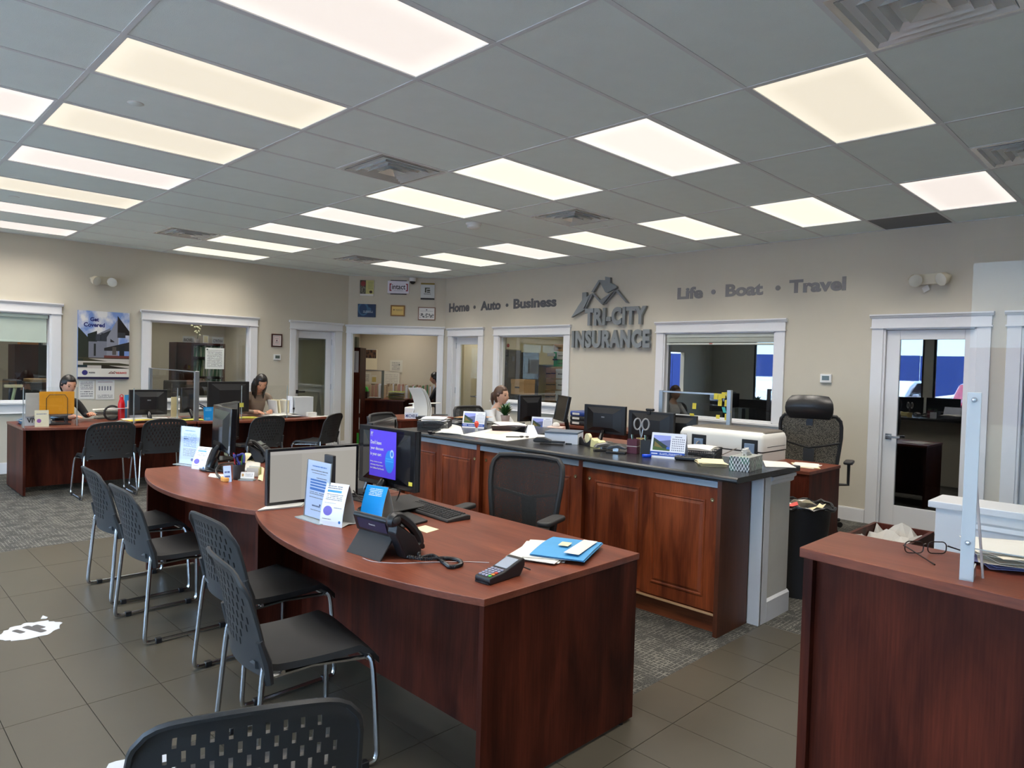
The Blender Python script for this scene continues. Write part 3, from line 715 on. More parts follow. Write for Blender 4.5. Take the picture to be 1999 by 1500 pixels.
t = thing('wall_lettering', 'flat grey words Home, Auto and Business high on the right wall', 'lettering', (WE, 4.5, 2.5))
def wl_(s, y, zb, ht, y1, m, par, bold=0.042): letters(s, m, F_E, -y, zb, y-y1, ht, 0.004, par, bold)
XF[t.name] = Matrix.Identity(4); t.location = (0,0,0)
wl_('Home', 5.72, 2.425, 0.155, 5.19, M_vin, t); wl_('Auto', 4.91, 2.425, 0.155, 4.43, M_vin, t); wl_('Business', 4.14, 2.425, 0.155, 3.24, M_vin, t)
for y in (5.06, 4.285): MB(F_E).cyl((-y,0,2.49),(-y,-0.004,2.49),0.028,n=20).build('dot', M_vin, t)
t = thing('wall_lettering', 'flat grey words Life, Boat and Travel high on the right wall above the dark window', 'lettering', (0,0,0))
wl_('Life', 1.19, 2.43, 0.15, 0.83, M_vin2, t); wl_('Boat', 0.53, 2.43, 0.15, 0.06, M_vin2, t); wl_('Travel', -0.245, 2.43, 0.15, -0.855, M_vin2, t)
for y in (0.69, -0.115): MB(F_E).cyl((-y,0,2.50),(-y,-0.004,2.50),0.029,n=20).build('dot', M_vin2, t)
M_logo = mat('logo_grey_paint', srgb(130,136,139), 0.4, var=0.02)
M_logoL = mat('logo_grey_side', srgb(120,126,128), 0.4, var=0.02)
t = thing('wall_sign', 'raised grey sign with house roofs over the words TRI-CITY INSURANCE', 'sign', (0,0,0))
letters('TRI-CITY', M_logo, F_E, -2.65, 2.125, 1.03, 0.245, 0.045, t, 0.052, -0.012, 1.13)
letters('INSURANCE', M_logo, F_E, -2.88, 1.815, 1.33, 0.245, 0.045, t, 0.052, -0.012, 1.13)
def lg(pts):
    q = []
    for x, y in pts:
        p = at(880+x/3.948, 520+y/3.948, X=WE-0.05); q.append((-p.y, p.z))
    b = MB(F_E); b.yprism(q, -0.057, -0.012); return b.build('roof_shape', M_logo, t)
lg([(930,395),(985,305),(1014,262),(1015,204),(1046,200),(1048,236),(1085,212),(1030,336)])
lg([(1036,332),(1092,222),(1098,208),(1082,216),(1025,326)])
lg([(1085,208),(1105,212),(1172,283),(1172,298),(1158,288),(1098,222)])
lg([(1150,262),(1240,203),(1268,190),(1185,288),(1172,292)])
lg([(1186,290),(1270,196),(1282,180),(1268,180),(1178,284)])
lg([(1268,180),(1285,180),(1368,285),(1352,282),(1276,196)])
lg([(1083,200),(1142,106),(1158,106),(1102,196),(1095,201)])
lg([(1150,106),(1192,108),(1192,80),(1230,86),(1230,128),(1278,152),(1280,166),(1202,205),(1158,118)])
lg([(1146,114),(1156,110),(1204,206),(1192,200)])

# ============================================================ THINGS ON THE WALLS
# canvas poster
M_post = printed('poster_print', srgb(120,148,206), [
  ('cloud',0,0.5,1,1,srgb(228,226,224),3.2), ('fill',0,0.0,1,0.30,srgb(188,180,172)), ('slope',0,0.76,0.2,0.6,srgb(44,50,40),0.25),
  ('slope',0.2,0.60,0.62,0.76,srgb(120,122,134),0.3),('slope',0.18,0.66,0.36,0.71,srgb(34,42,40),0.55),('slope',0.32,0.62,0.72,0.76,srgb(40,46,52),0.56),('fill',0.34,0.57,0.42,0.66,srgb(60,64,74)),
  ('fill',0.44,0.57,0.56,0.68,srgb(52,56,64)),('slope',0.55,0.62,0.78,0.92,srgb(138,140,152),0.3),('slope',0.76,0.95,1.001,0.72,srgb(28,24,24),0.66),
  ('fill',0.76,0.62,0.92,0.70,srgb(56,58,66)),('slope',0.5,0.46,1.001,0.56,srgb(42,42,44),0.42),('slope',0.62,0.60,0.7,0.56,srgb(40,38,40),0.55),('fill',0.66,0.36,0.74,0.48,srgb(84,80,76)),('fill',0.80,0.34,0.90,0.50,srgb(30,36,40)),('fill',0.3,0.34,0.34,0.52,srgb(40,44,44)),
  ('fill',0.5,0.31,1.0,0.35,srgb(104,52,44)),('fill',0.0,0.30,1.0,0.315,srgb(70,60,44)),('slope',0.1,0.31,1.001,0.22,srgb(60,58,40),0.2),('fill',0,0.24,1,0.262,srgb(196,190,180)),('slope',0.45,0.215,1.001,0.16,srgb(40,34,26),0.155),('fill',0.0,0.17,0.18,0.205,srgb(20,44,52)),
  ('fill',0,0.03,1,0.155,srgb(214,210,200)),('fill',0,0,1,0.03,srgb(26,20,60)),('disc',0.08,0.055,0.19,0.13,srgb(58,54,120)),('lines',0.21,0.08,0.33,0.11,srgb(80,80,84),1),('lines',0.60,0.07,0.72,0.1,srgb(120,60,60),1)], 0.5)
t = thing('canvas_poster', 'tall canvas poster of grey houses under clouds reading Get Covered, on the left wall', 'poster', (1.40, WN-0.035, 1.20))
MB().slab((0,0,0),(0.62,0,0),(0,0,0.915),0.033).build('canvas', M_post, t)
M_navy = mat('navy_print_ink', srgb(22,30,110), 0.5)
text('lettering', 'Get', M_navy, (0.14,-0.001,0.775),(1,0,0),(0,0,1),0.105,0.055,0.0008,t,0.035,False)
text('lettering', 'Covered', M_navy, (0.065,-0.001,0.70),(1,0,0),(0,0,1),0.25,0.058,0.0008,t,0.035,False)
text('lettering', 'INSURANCE', mat('red_ink', srgb(190,40,44), 0.5), (0.46,-0.001,0.07),(1,0,0),(0,0,1),0.13,0.028,0.0008,t,0.03,False)
MB().yprism([(0.36,0.075),(0.40,0.105),(0.42,0.09),(0.44,0.108),(0.46,0.09),(0.455,0.085),(0.44,0.098),(0.42,0.08),(0.4,0.096),(0.37,0.073)],-0.0018,-0.001).build('roof_mark', mat('maroon_ink', srgb(110,60,56), 0.5), t)
text('lettering', 'Home', mat('grey_ink', srgb(70,70,76), 0.5), (0.13,-0.001,0.073),(1,0,0),(0,0,1),0.075,0.02,0.0008,t,0.0,False)
def notice(x0, z1, x1, z0, items, label, wallY=WN, name='wall_notice', cat='notice', base=None):
    t = thing(name, label, cat, (x0, wallY-0.004, z0))
    MB().slab((0,0,0),(x1-x0,0,0),(0,0,z1-z0),0.002).build('paper', printed(name+'_'+str(abs(hash(label)) % 9999), base or srgb(222,220,216), items), t)
    return t
INK = srgb(110,110,116)
def nq(px0, py0, px1, py1, Y=WN): a = at(px0,py0,Y=Y); b = at(px1,py1,Y=Y); return a.x, a.z, b.x, b.z
notice(*nq(154,743,184,779), [('lines',0.1,0.5,0.9,0.95,INK,5),('lines',0.1,0.1,0.9,0.45,INK,3)], 'white printed sheet taped on the wall under the canvas poster, left one')
t = notice(*nq(187,742,223,780), [('fill',0.1,0.88,0.9,0.90,srgb(120,60,90)),('grid',0.12,0.35,0.86,0.8,srgb(120,122,136),(5,1)),('lines',0.1,0.06,0.9,0.26,INK,3)], 'white year calendar sheet taped on the wall under the canvas poster')
def framed(xf, u0, z0, u1, z1, fm, items, label, name='framed_certificate', w=0.02, d=0.022, base=None, cat='frame', fr=True):
    t = thing(name, label, cat, (0,0,0))
    if fr:
        b = MB(xf); b.box(u0,u1,-d,0,z0,z0+w); b.box(u0,u1,-d,0,z1-w,z1); b.box(u0,u0+w,-d,0,z0+w,z1-w); b.box(u1-w,u1,-d,0,z0+w,z1-w); b.build('picture_frame', fm, t, bevel=0.003)
    else: w = 0; 
    MB(xf).slab((u0+w, -d+0.008 if fr else -d, z0+w),(u1-u0-2*w,0,0),(0,0,z1-z0-2*w),0.006 if fr else d).build('print', printed('print_'+str(len(MATS)), base or srgb(226,224,220), items), t)
    return t
framed(F_N, 4.10, 1.73, 4.28, 1.94, mat('dark_red_wood_frame', srgb(62,24,24), 0.4), [('fill',0.1,0.08,0.9,0.92,srgb(204,170,170)),('fill',0.18,0.14,0.82,0.86,srgb(214,200,196)),('lines',0.3,0.62,0.7,0.72,INK,1),('disc',0.4,0.42,0.58,0.56,srgb(110,80,90)),('lines',0.3,0.22,0.7,0.4,INK,3)], 'small certificate in a dark red wood frame above the thermostat on the left wall')
def thermostat(xf, u, z, label):
    t = thing('thermostat', label, 'thermostat', (0,0,0))
    MB(xf).box(u-0.06,u+0.06,-0.025,0,z-0.047,z+0.047).build('casing', M_wht, t, bevel=0.006)
    MB(xf).slab((u-0.038,-0.0262,z-0.02),(0.076,0,0),(0,0,0.048),0.001).build('display', mat('lcd_grey_green', srgb(84,98,92), 0.2), t)
thermostat(F_N, 4.20, 1.565, 'white thermostat below the small framed certificate on the left wall')
thermostat(F_E, 0.69, 1.49, 'white thermostat on the right wall between the dark window and the glass door')
def emergency(xf, u, z, w, label, tilt):
    t = thing('emergency_light', label, 'emergency light', (0,0,0)); M_e = mat('aged_cream_plastic', srgb(206,198,176), 0.45)
    b = MB(xf); b.prism([(u-w/2,-0.0),(u+w/2,0),(u+w/2,-0.05),(u+w/2-0.012,-0.062),(u-w/2+0.012,-0.062),(u-w/2,-0.05)], z-0.052, z+0.052); b.build('battery_box', M_e, t, bevel=0.006)
    for s in (-1, 1):
        X = Matrix.Translation((u+s*(w/2+0.005), -0.085, z+0.0)) @ Euler((0.35, 0, -s*0.55+tilt)).to_matrix().to_4x4()
        b = MB(xf); b.cyl((-s*0.0,0.06,0.0),(0,0.0,0),0.018,xf=X); b.lathe([(0.030,0.03),(0.055,0.0),(0.066,-0.05),(0.066,-0.055)], n=10, xf=X @ Matrix.Rotation(-PI/2,4,'X')); b.build('lamp_head', M_e, t, smooth=True)
        MB(xf).lathe([(0.060,-0.0565),(0.045,-0.062),(0.0001,-0.066)], n=16, xf=X @ Matrix.Rotation(-PI/2,4,'X')).build('lens', mat('frosted_lens', srgb(214,212,200), 0.25), t, smooth=True)
    return t
emergency(F_N, 1.685, 2.53, 0.22, 'cream twin-head emergency light high on the left wall above the canvas poster', 0)
t = emergency(F_E, 1.655, 2.49, 0.26, 'cream twin-head emergency light above the glass door, a paper tag under it', 0)
MB(F_E).slab((1.60,-0.03,2.36),(0.05,0,0.03),(-0.02,0,0.05),0.001).build('tag', M_pap, t)
# six frames on the corner wall
M_gold = mat('gold_brown_frame', srgb(132,92,40), 0.35, 0.4)
framed(F_C, 0.20, 2.68, 0.44, 2.95, None, [('fill',0,0.12,0.42,1,srgb(70,66,50)),('disc',0.05,0.6,0.4,0.95,srgb(130,50,44)),('cloud',0,0.14,0.4,0.6,srgb(130,130,110),9),('fill',0.42,0.12,1,1,srgb(190,186,120)),('lines',0.58,0.42,0.95,0.92,srgb(130,140,90),9),('disc',0.68,0.16,0.9,0.34,srgb(60,44,26))], 'plaque with a photo strip and yellow green text panel, top left on the corner wall', 'wall_plaque', 0.01, 0.02, fr=False, cat='plaque')
t = framed(F_C, 0.68, 2.735, 1.05, 2.95, None, [], 'white framed sign reading intact in square brackets, top middle on the corner wall', 'wall_plaque', 0.01, 0.025, srgb(226,222,232), fr=False, cat='plaque')
M_dk = mat('near_black_ink', srgb(30,26,34), 0.5); M_br = mat('dark_red_ink', srgb(150,30,44), 0.5)
for s, u, m in (('[',0.715,M_br),(']',1.00,M_br)): text('lettering', s, m, F_C @ Vector((u,-0.026,2.775)), F_C.to_3x3()@Vector((1,0,0)), (0,0,1), 0.035, 0.13, 0.001, t, 0.03)
text('lettering', 'intact', M_dk, F_C @ Vector((0.757,-0.026,2.805)), F_C.to_3x3()@Vector((1,0,0)), (0,0,1), 0.235, 0.085, 0.001, t, 0.012)
text('lettering', 'INSURANCE', M_dk, F_C @ Vector((0.79,-0.026,2.775)), F_C.to_3x3()@Vector((1,0,0)), (0,0,1), 0.16, 0.014, 0.001, t, 0.0, space=1.4)
for z in (2.955, 2.722): MB(F_C).box(0.73, 1.01, -0.022, 0, z-0.006, z+0.008).build('mount_strip', M_dk, t)
framed(F_C, 1.26, 2.64, 1.50, 2.93, None, [('fill',0,0.9,1,1,srgb(150,130,60)),('fill',0,0.0,1,0.1,srgb(40,42,44)),('fill',0.3,0.42,0.4,0.72,srgb(56,60,40)),('fill',0.3,0.66,0.66,0.72,srgb(70,72,50)),('fill',0.44,0.52,0.68,0.6,srgb(50,60,40)),('fill',0.44,0.42,0.68,0.48,srgb(40,50,30)),('lines',0.22,0.3,0.74,0.38,srgb(40,40,40),1)], 'silver plaque with a dark angular emblem, top right on the corner wall', 'wall_plaque', 0.01, 0.025, srgb(196,200,200), fr=False, cat='plaque')
framed(F_C, 0.17, 2.31, 0.48, 2.535, None, [('disc',0.0,0.1,0.6,1.15,srgb(60,100,130)),('disc',0.08,0.22,0.5,1.0,srgb(24,56,92)),('disc',0.5,0.4,0.75,0.75,srgb(60,96,126)),('lines',0.3,0.32,0.85,0.5,srgb(200,210,220),2)], 'dark blue glossy plaque, lower left on the corner wall', 'wall_plaque', 0.01, 0.02, srgb(20,48,84), fr=False, cat='plaque')
framed(F_C, 0.74, 2.34, 0.99, 2.53, M_gold, [('disc',0.1,0.52,0.25,0.68,srgb(140,110,70)),('lines',0.32,0.52,0.92,0.68,srgb(120,96,60),1),('lines',0.4,0.42,0.85,0.48,srgb(150,130,90),1)], 'gold certificate in a brown frame, lower middle on the corner wall', w=0.022, base=srgb(226,192,112))
framed(F_C, 1.22, 2.285, 1.52, 2.51, mat('reddish_wood_frame', srgb(134,96,74), 0.4), [('disc',0.45,0.76,0.54,0.9,srgb(120,120,130)),('lines',0.1,0.68,0.9,0.74,srgb(150,150,154),1),('cloud',0.05,0.12,0.95,0.52,srgb(36,38,44),7)], 'framed certificate with a black printed skyline, lower right on the corner wall', w=0.014)
t = thing('security_camera', 'white dome security camera at the top of the corner wall', 'camera', (0,0,0))
X = F_C @ Matrix.Translation((1.12,-0.07,2.955))
MB(X).lathe([(0.058,0.05),(0.06,0.02),(0.058,-0.01),(0.0001,-0.012)], n=24).build('housing', M_wht, t, smooth=True)
MB(X).lathe([(0.05,-0.012),(0.045,-0.035),(0.025,-0.055),(0.0001,-0.06)], n=24).build('dome', mat('smoked_dome', srgb(40,38,42), 0.1), t, smooth=True)
MB(X).box(-0.03,0.03,0.05,0.07,-0.02,0.05).build('wall_mount', M_wht, t)
# ============================================================ FURNITURE
DZ = 0.735; DT = 0.027
def bow_desk(name_label, front, loc, rz, length=1.78, mod=(0.26,), group='bow-front mahogany desks', label=''):
    """local frame: x = towards the sitter, front corners at x=0, y from 0 to length; the front edge bows to x<0"""
    t = thing('bow_front_desk', label, 'desk', loc, rz, group)
    n = 18; bow = 0.175; dep = 0.92
    P = [(-bow*(1-(2*i/n-1)**2), length*i/n) for i in range(n+1)]
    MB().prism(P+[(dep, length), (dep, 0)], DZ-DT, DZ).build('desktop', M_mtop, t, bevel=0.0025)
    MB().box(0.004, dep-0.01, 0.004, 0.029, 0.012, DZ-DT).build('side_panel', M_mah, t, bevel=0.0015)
    MB().box(0.004, dep-0.01, length-0.029, length-0.004, 0.012, DZ-DT).build('side_panel', M_mah, t, bevel=0.0015)
    MB().box(mod[0], mod[0]+0.02, 0.029, length-0.029, 0.06, DZ-DT).build('front_panel', M_mah, t)
    for x in (0.06, dep-0.08):
        for y in (0.016, length-0.016): MB().cyl((x,y,0),(x,y,0.012),0.011).build('leveling_foot', M_blk, t)
    return t
deskA = bow_desk('', 0, (0.625,-1.875,0), 0, label='nearest bow-front mahogany desk, holding the blue folder, phone and card terminal')
deskB = bow_desk('', 0, (0.640,-0.085,0), 0, label='second bow-front mahogany desk behind the nearest one, with the tangled monitor cables')
bow_desk('', 0, (0.50,5.19,0), PI/2, label='bow-front mahogany desk along the left wall with the orange folder and red bottle')
for o in (deskA, deskB): pass
# desks along the left wall: rotate so that local x points to +Y; local y points to -X
bpy.data.objects['bow_front_desk.002'].location = (2.28, 5.19, 0)
XF['bow_front_desk.002'] = Matrix.Translation((2.28,5.19,0)) @ Rz(PI/2)
dup(bpy.data.objects['bow_front_desk.002'], (4.07, 5.19, 0), PI/2, 'bow-front mahogany desk at the left wall beneath stacked papers and a silver file box')
# grommet in desk A
t = thing('cable_grommet', 'round black cable grommet with a lidded hole in the nearest desk', 'grommet', (*at(893,1112,Z=DZ)[:2], DZ)) if False else None
g = at(968,1113,Z=DZ)
MB().lathe([(0.034,0.0),(0.036,0.0025),(0.030,0.004),(0.028,0.0015),(0.0001,0.0012)], n=24).build('grommet', M_blkg, deskA, smooth=True).location = (g.x-0.625, g.y+1.875, DZ)
# ---- reception counter on the right (desk C)
t = thing('reception_counter', 'tall curved mahogany reception counter at the bottom right corner', 'counter', (0.97,-2.80,0))
n = 16; L_ = 1.9; Pf = [(-0.072*math.sin(PI*i/n), -L_*i/n) for i in range(n+1)]
ZC = 1.05
Pb = [(0.30, y) for x, y in Pf]
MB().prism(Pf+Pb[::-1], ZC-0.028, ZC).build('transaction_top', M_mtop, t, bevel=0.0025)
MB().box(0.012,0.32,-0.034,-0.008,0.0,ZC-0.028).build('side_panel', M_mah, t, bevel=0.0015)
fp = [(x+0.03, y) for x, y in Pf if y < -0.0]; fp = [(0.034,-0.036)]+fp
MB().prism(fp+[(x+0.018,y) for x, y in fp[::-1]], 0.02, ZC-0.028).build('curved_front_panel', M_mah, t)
MB().prism([(0.27,-0.04),(0.288,-0.04),(0.288,-L_),(0.27,-L_)], 0.6, ZC-0.028).build('back_panel', M_mah, t)
MB().box(0.34,0.95,-L_,-0.35,0.70,0.73).build('work_surface', M_mtop, t, bevel=0.002)
MB().box(0.93,0.95,-L_,-0.35,0.0,0.70).build('pedestal_panel', M_mah, t)
RC = t
# ---- black-topped credenza with sliding doors
t = thing('credenza', 'long cherry sliding-door credenza row under the black worktop', 'cabinet', (2.66, -1.66, 0))
FZ = 0.912
LEN = 3.118
MB().box(0.0,0.36,0.0,0.028,0.0,FZ).build('end_panel', M_cabs, t, bevel=0.0015)
MB().box(0.0,0.36,LEN-0.028,LEN,0.0,FZ).build('end_panel', M_cabs, t, bevel=0.0015)
MB().box(0.345,0.36,0.028,LEN-0.028,0.03,FZ).build('back_panel', M_cabs, t)
MB().box(0.07,0.088,0.028,LEN-0.028,0.0,0.115).build('kick_board', M_cabx, t)
MB().box(0.012,0.345,0.028,LEN-0.028,0.115,0.132).build('bottom_shelf', M_cabx, t)
M_tan = mat('tan_track_strip', srgb(196,160,122), 0.35)
MB().box(0.008,0.014,0.028,LEN-0.028,0.118,0.131).build('lower_track', M_tan, t)
M_trk = mat('track_painted_sheen', srgb(150,162,174), 0.4, 0.0)  # the metal's reflected brightness is put into a lighter, non-metallic base colour
bays = [(0.028,1.02),(1.06,2.085),(2.125,LEN-0.028)]
bays = [(0.028,1.025),(1.06,2.06),(2.10,LEN-0.028)]
def rdoor(y0, y1, x, lock):
    "raised panel door, front faces -x"
    th = 0.018; z0, z1 = 0.138, 0.862; r = 0.075
    d = MB().box(x, x+th, y0, y1, z0, z1).build('door', M_cab, t, bevel=0.0015)
    b = MB(); a0, a1, c0, c1 = y0+r, y1-r, z0+r, z1-r
    # recessed groove frame and a bevelled raised field
    def ring(o, xx): return [(xx,a0+o,c0+o),(xx,a1-o,c0+o),(xx,a1-o,c1-o),(xx,a0+o,c1-o)]
    L = [ring(0, x), ring(0.004, x-0.006), ring(0.012, x-0.007), ring(0.018, x-0.001), ring(0.034, x-0.0085), ring(0.04, x-0.0085)]
    v = [p for q in L for p in q]; fs = []
    for l in range(len(L)-1):
        for s in range(4): fs.append((l*4+(s+1)%4, l*4+s, (l+1)*4+s, (l+1)*4+(s+1)%4))
    fs.append(tuple(((len(L)-1)*4+s) for s in range(4))[::-1])
    b.add(v, fs); b.build('raised_panel', M_cab, d)
    if lock is not None:
        MB().lathe([(0.0001,0),(0.006,0.001),(0.007,0.004),(0.012,0.004),(0.014,0.0),(0.014,-0.004)], n=16, xf=Matrix.Translation((x-0.001, lock, 0.79)) @ Matrix.Rotation(-PI/2,4,'Y')).build('lock', mat('brass_lock', srgb(190,170,130), 0.25, 0.9), d, smooth=True)
for k, (a, c) in enumerate(bays):
    MB().box(0.002,0.03,a,c,FZ-0.046,FZ-0.010).build('upper_track', M_trk, t)
    if k < 2: MB().box(0.0,0.34,c,bays[k+1][0],0.132,FZ).build('divider', M_cabx if False else M_cab, t)
    m = (a+c)/2
    rdoor(a+0.002, m+0.02, 0.014, a+0.035)
    rdoor(m-0.02, c-0.002, 0.038, c-0.035)
MB().box(0.0,0.36,0.028,LEN-0.028,FZ-0.004,FZ).build('top_stretcher', M_cabx, t)
# worktop lying over credenza and half wall
t = thing('worktop', 'long black laminate worktop with rounded front edge over the cherry credenza', 'worktop', (2.62,-1.77,FZ))
b = MB(); b.yprism([(0.0,0.012),(0.003,0.024),(0.014,0.034),(0.85,0.034),(0.85,0.0),(0.015,0.0),(0.004,0.003)], 0.0, 3.27); b.build('top', M_top, t, bevel=0.002)
WZ = FZ+0.034
def wq(x, y): k = (CAM.z-WZ)/(CAM.z-0.937); return (CAM.x+(x-CAM.x)*k, CAM.y+(y-CAM.y)*k)
def wq3(x, y): return (*wq(x, y), WZ)
# half wall behind the credenza
t = struct(thing('wall_half', None, None))
MB().box(3.05,3.26,-1.70,1.47,0,FZ-0.001).build('core', M_wall, t)
MB().box(3.055,3.275,-1.715,-1.70,0,FZ-0.03).build('end_stile', M_trim, t)
b = MB(); b.box(3.036,3.13,-1.735,-1.72,0,FZ-0.002); b.box(3.026,3.05,-1.735,-1.66,0,FZ-0.002); b.build('corner_casing', M_trim, t, bevel=0.002)
MB().box(3.10,3.44,-1.722,-1.60,0,FZ-0.05).build('end_panel_face', mat('half_wall_paint', srgb(206,202,192), 0.6), t)
b = MB(); b.xprism([(-1.735,0),(-1.735,0.125),(-1.722,0.14),(-1.60,0.14),(-1.60,0)], 3.13, 3.452); b.build('base_moulding', M_trim, t)
b = MB(); b.xprism([(-1.722,FZ-0.07),(-1.735,FZ-0.06),(-1.738,FZ-0.04),(-1.752,FZ-0.03),(-1.752,FZ-0.012),(-1.60,FZ-0.012),(-1.60,FZ-0.07)], 3.13, 3.46); b.build('cap_moulding', M_trim, t)
# white half wall at the right
t = struct(thing('wall_half', None, None))
MB().box(2.88,3.05,-6.1,-2.70,0,0.905).build('core', mat('half_wall_lavender_white', srgb(222,222,226), 0.5), t)
MB().box(2.862,2.88,-2.80,-2.685,0,0.905).build('corner_casing', M_trim, t, bevel=0.002)
MB().box(2.866,3.06,-2.70,-2.682,0,0.905).build('end_board', M_trim, t, bevel=0.002)
b = MB(); b.yprism([(2.88,0.82),(2.866,0.83),(2.868,0.85),(2.858,0.862),(2.856,0.905),(2.88,0.905)], -6.1, -2.80); b.build('frieze_moulding', M_trim, t)
MB().box(2.835,3.09,-6.1,-2.655,0.905,0.938).build('cap', M_trim, t, bevel=0.004)

# ============================================================ STACKING CHAIRS
M_ch = mat('charcoal_polypropylene', (0.026,0.027,0.029,1), 0.42, bump=(700, 0.12), var=0.05)
def stack_chair():
    "local: faces +x, origin on the floor at the centre of the four rail ends"
    t = thing('stacking_chair', '', 'chair', (0,0,0), 0)
    W = 0.245
    # seat shell
    rows = []
    for i in range(13):
        u = i/12; x = -0.215+0.46*u
        z = 0.445-0.010*math.sin(PI*u)+0.012*u
        if u < 0.12: z += (0.12-u)*0.16
        if u > 0.86: z -= (u-0.86)**2*2.6
        hw = 0.225*(1-0.10*(1-u)) * (1-0.05*max(0,(0.2-u)/0.2))
        pr = [(x, hw*(2*j/10-1), z+0.010*abs(2*j/10-1)**3-(0.018 if u > .9 else 0.0)*abs(2*j/10-1)**4) for j in range(11)]; rows.append([(x, pr[0][1]*1.015, pr[0][2]-0.024)]+pr+[(x, pr[-1][1]*1.015, pr[-1][2]-0.024)])
    MB().sheet([r[::-1] for r in rows], 0.012).build('seat', M_ch, t, smooth=True)
    # backrest: real slots; built as a grid with slot cells left open
    B = MB(); nz, ny = 44, 52
    def bp(v, w):      # v height 0..1, w -1..1
        hw = 0.236*(1-0.02*v) if v < 0.75 else 0.236*(0.985 - 0.06*((v-0.75)/0.25)**3)
        ztop = 0.822-0.026*w*w-0.034*abs(w)**9
        z = 0.425+(ztop-0.425)*v
        x = -0.222 - 0.058*v**1.6 - 0.02*v + 0.045*(abs(w)**2)*(1-0.1*v) 
        x -= 0.022*max(0, v-0.9)/0.1 * 0.5
        return Vector((x, hw*w, z))
    holes = set(); 
    for r in range(8):
        v0 = 39-r*4
        
        half = [16,18,20,20,20,18,14,10][r]
        yy = -half+(2 if (half+2*r) % 4 == 2 else 0)
        while yy <= half:
            j = int(round(ny/2+yy)); i = int(round(v0)); holes.add((i, j)); holes.add((i-1, j)); holes.add((i-2, j)); yy += 4
    P = [[bp(i/nz, 2*j/ny-1) for j in range(ny+1)] for i in range(nz+1)]
    th = 0.0105; vs = []; 
    for i in range(nz+1):
        for j in range(ny+1): vs.append(P[i][j])
    nv = len(vs)
    for i in range(nz+1):
        for j in range(ny+1):
            a = P[min(i+1,nz)][j]-P[max(i-1,0)][j]; b = P[i][min(j+1,ny)]-P[i][max(j-1,0)]
            vs.append(P[i][j]+b.cross(a).normalized()*(-th) if False else P[i][j]-Vector((1,0,0.15)).normalized()*th)
    I = lambda i, j: i*(ny+1)+j
    fs = []
    op = lambda i, j: 0 <= i < nz and 0 <= j < ny and (i, j) not in holes
    for i in range(nz):
        for j in range(ny):
            if not op(i, j): continue
            fs.append((I(i,j), I(i,j+1), I(i+1,j+1), I(i+1,j))); fs.append((nv+I(i+1,j), nv+I(i+1,j+1), nv+I(i,j+1), nv+I(i,j)))
            for (di, dj, a, b) in ((-1,0,I(i,j),I(i,j+1)),(1,0,I(i+1,j+1),I(i+1,j)),(0,-1,I(i+1,j),I(i,j)),(0,1,I(i,j+1),I(i+1,j+1))):
                if not op(i+di, j+dj): fs.append((b, a, nv+a, nv+b))
    B.add(vs, fs); o = B.build('backrest', M_ch, t, smooth=True)
    # rolled rim along the top and sides
    rim = [bp(v, -1) for v in (0.05,0.3,0.5,0.7,0.85,0.95)]+[bp(1, w/10) for w in range(-10, 11)]+[bp(v, 1) for v in (0.95,0.85,0.7,0.5,0.3,0.05)]
    MB().tube([p+Vector((-0.006,0,0)) for p in rim], 0.0085, 6).build('rim', M_ch, o, smooth=True)
    for s in (-1, 1):
        y = s*0.232
        MB().tube([(-0.178,y*1.04,0.405),(-0.19,y*1.04,0.48),(-0.215,y*1.03,0.56)], [0.0165,0.019,0.013], 8).build('bracket', M_ch, t, smooth=True)
        y2 = s*0.262
        path = crv([(-0.195,s*0.236,0.47),(-0.205,s*0.242,0.40),(-0.232,y2,0.06)], 4)+crv([(-0.2325,y2,0.04),(-0.225,y2,0.018),(-0.20,y2,0.0125)],4)+[(0.0,y2,0.0125)]+crv([(0.19,y2,0.0125),(0.218,y2,0.018),(0.228,y2,0.04)],4)+crv([(0.2275,y2,0.06),(0.215,s*0.24,0.36),(0.20,s*0.225,0.415)],4)
        MB().tube(path, 0.0105, 8).build('sled_leg', M_chr, t, smooth=True)
        for x in (-0.165, 0.175): MB().box(x-0.016,x+0.016,y2-0.014,y2+0.014,0.0,0.028).build('glide', M_blk, t, bevel=0.004)
        MB().tube([(0.20,s*0.20,0.400),(0.0,s*0.175,0.408),(-0.16,s*0.20,0.410)], 0.009, 6).build('seat_rail', M_chr, t, smooth=True)
    MB().tube([(0.20,-0.225,0.404),(0.20,0.225,0.404)], 0.009, 6).build('cross_bar', M_chr, t, smooth=True)
    MB().tube([(-0.12,-0.21,0.42),(-0.12,0.21,0.42)], 0.008, 6).build('cross_bar', M_chr, t, smooth=True)
    return t
ch = stack_chair()
CH = [((0.335,-1.115,0), -0.15, 'perforated charcoal chair, nearest in the row along the desks, its whole seat visible'),
 ((0.545,-0.40,0), 0.02, 'perforated charcoal chair, second from the camera in the row, tucked under the nearest desk'),
 ((0.455,0.58,0), 0.0, 'perforated charcoal chair, third from the camera in the row along the desks'),
 ((0.495,1.34,0), 0.0, 'perforated charcoal chair, farthest in the row along the desks'),
 ((-0.235,-1.955,0), 1.17, 'perforated charcoal chair back in the foreground, cut by the bottom edge'),
 ((1.185,4.86,0), PI/2, 'perforated charcoal chair facing the left wall desk, directly below the canvas poster'),
 ((1.80,5.03,0), PI/2-0.08, 'perforated charcoal chair facing the left wall desk, right of the poster'),
 ((2.93,4.93,0), PI/2+0.1, 'perforated charcoal chair at the far desk, behind the tilted black monitor'),
 ((3.76,4.93,0), PI/2+0.55, 'perforated charcoal chair at the far desk beside the open left doorway')]
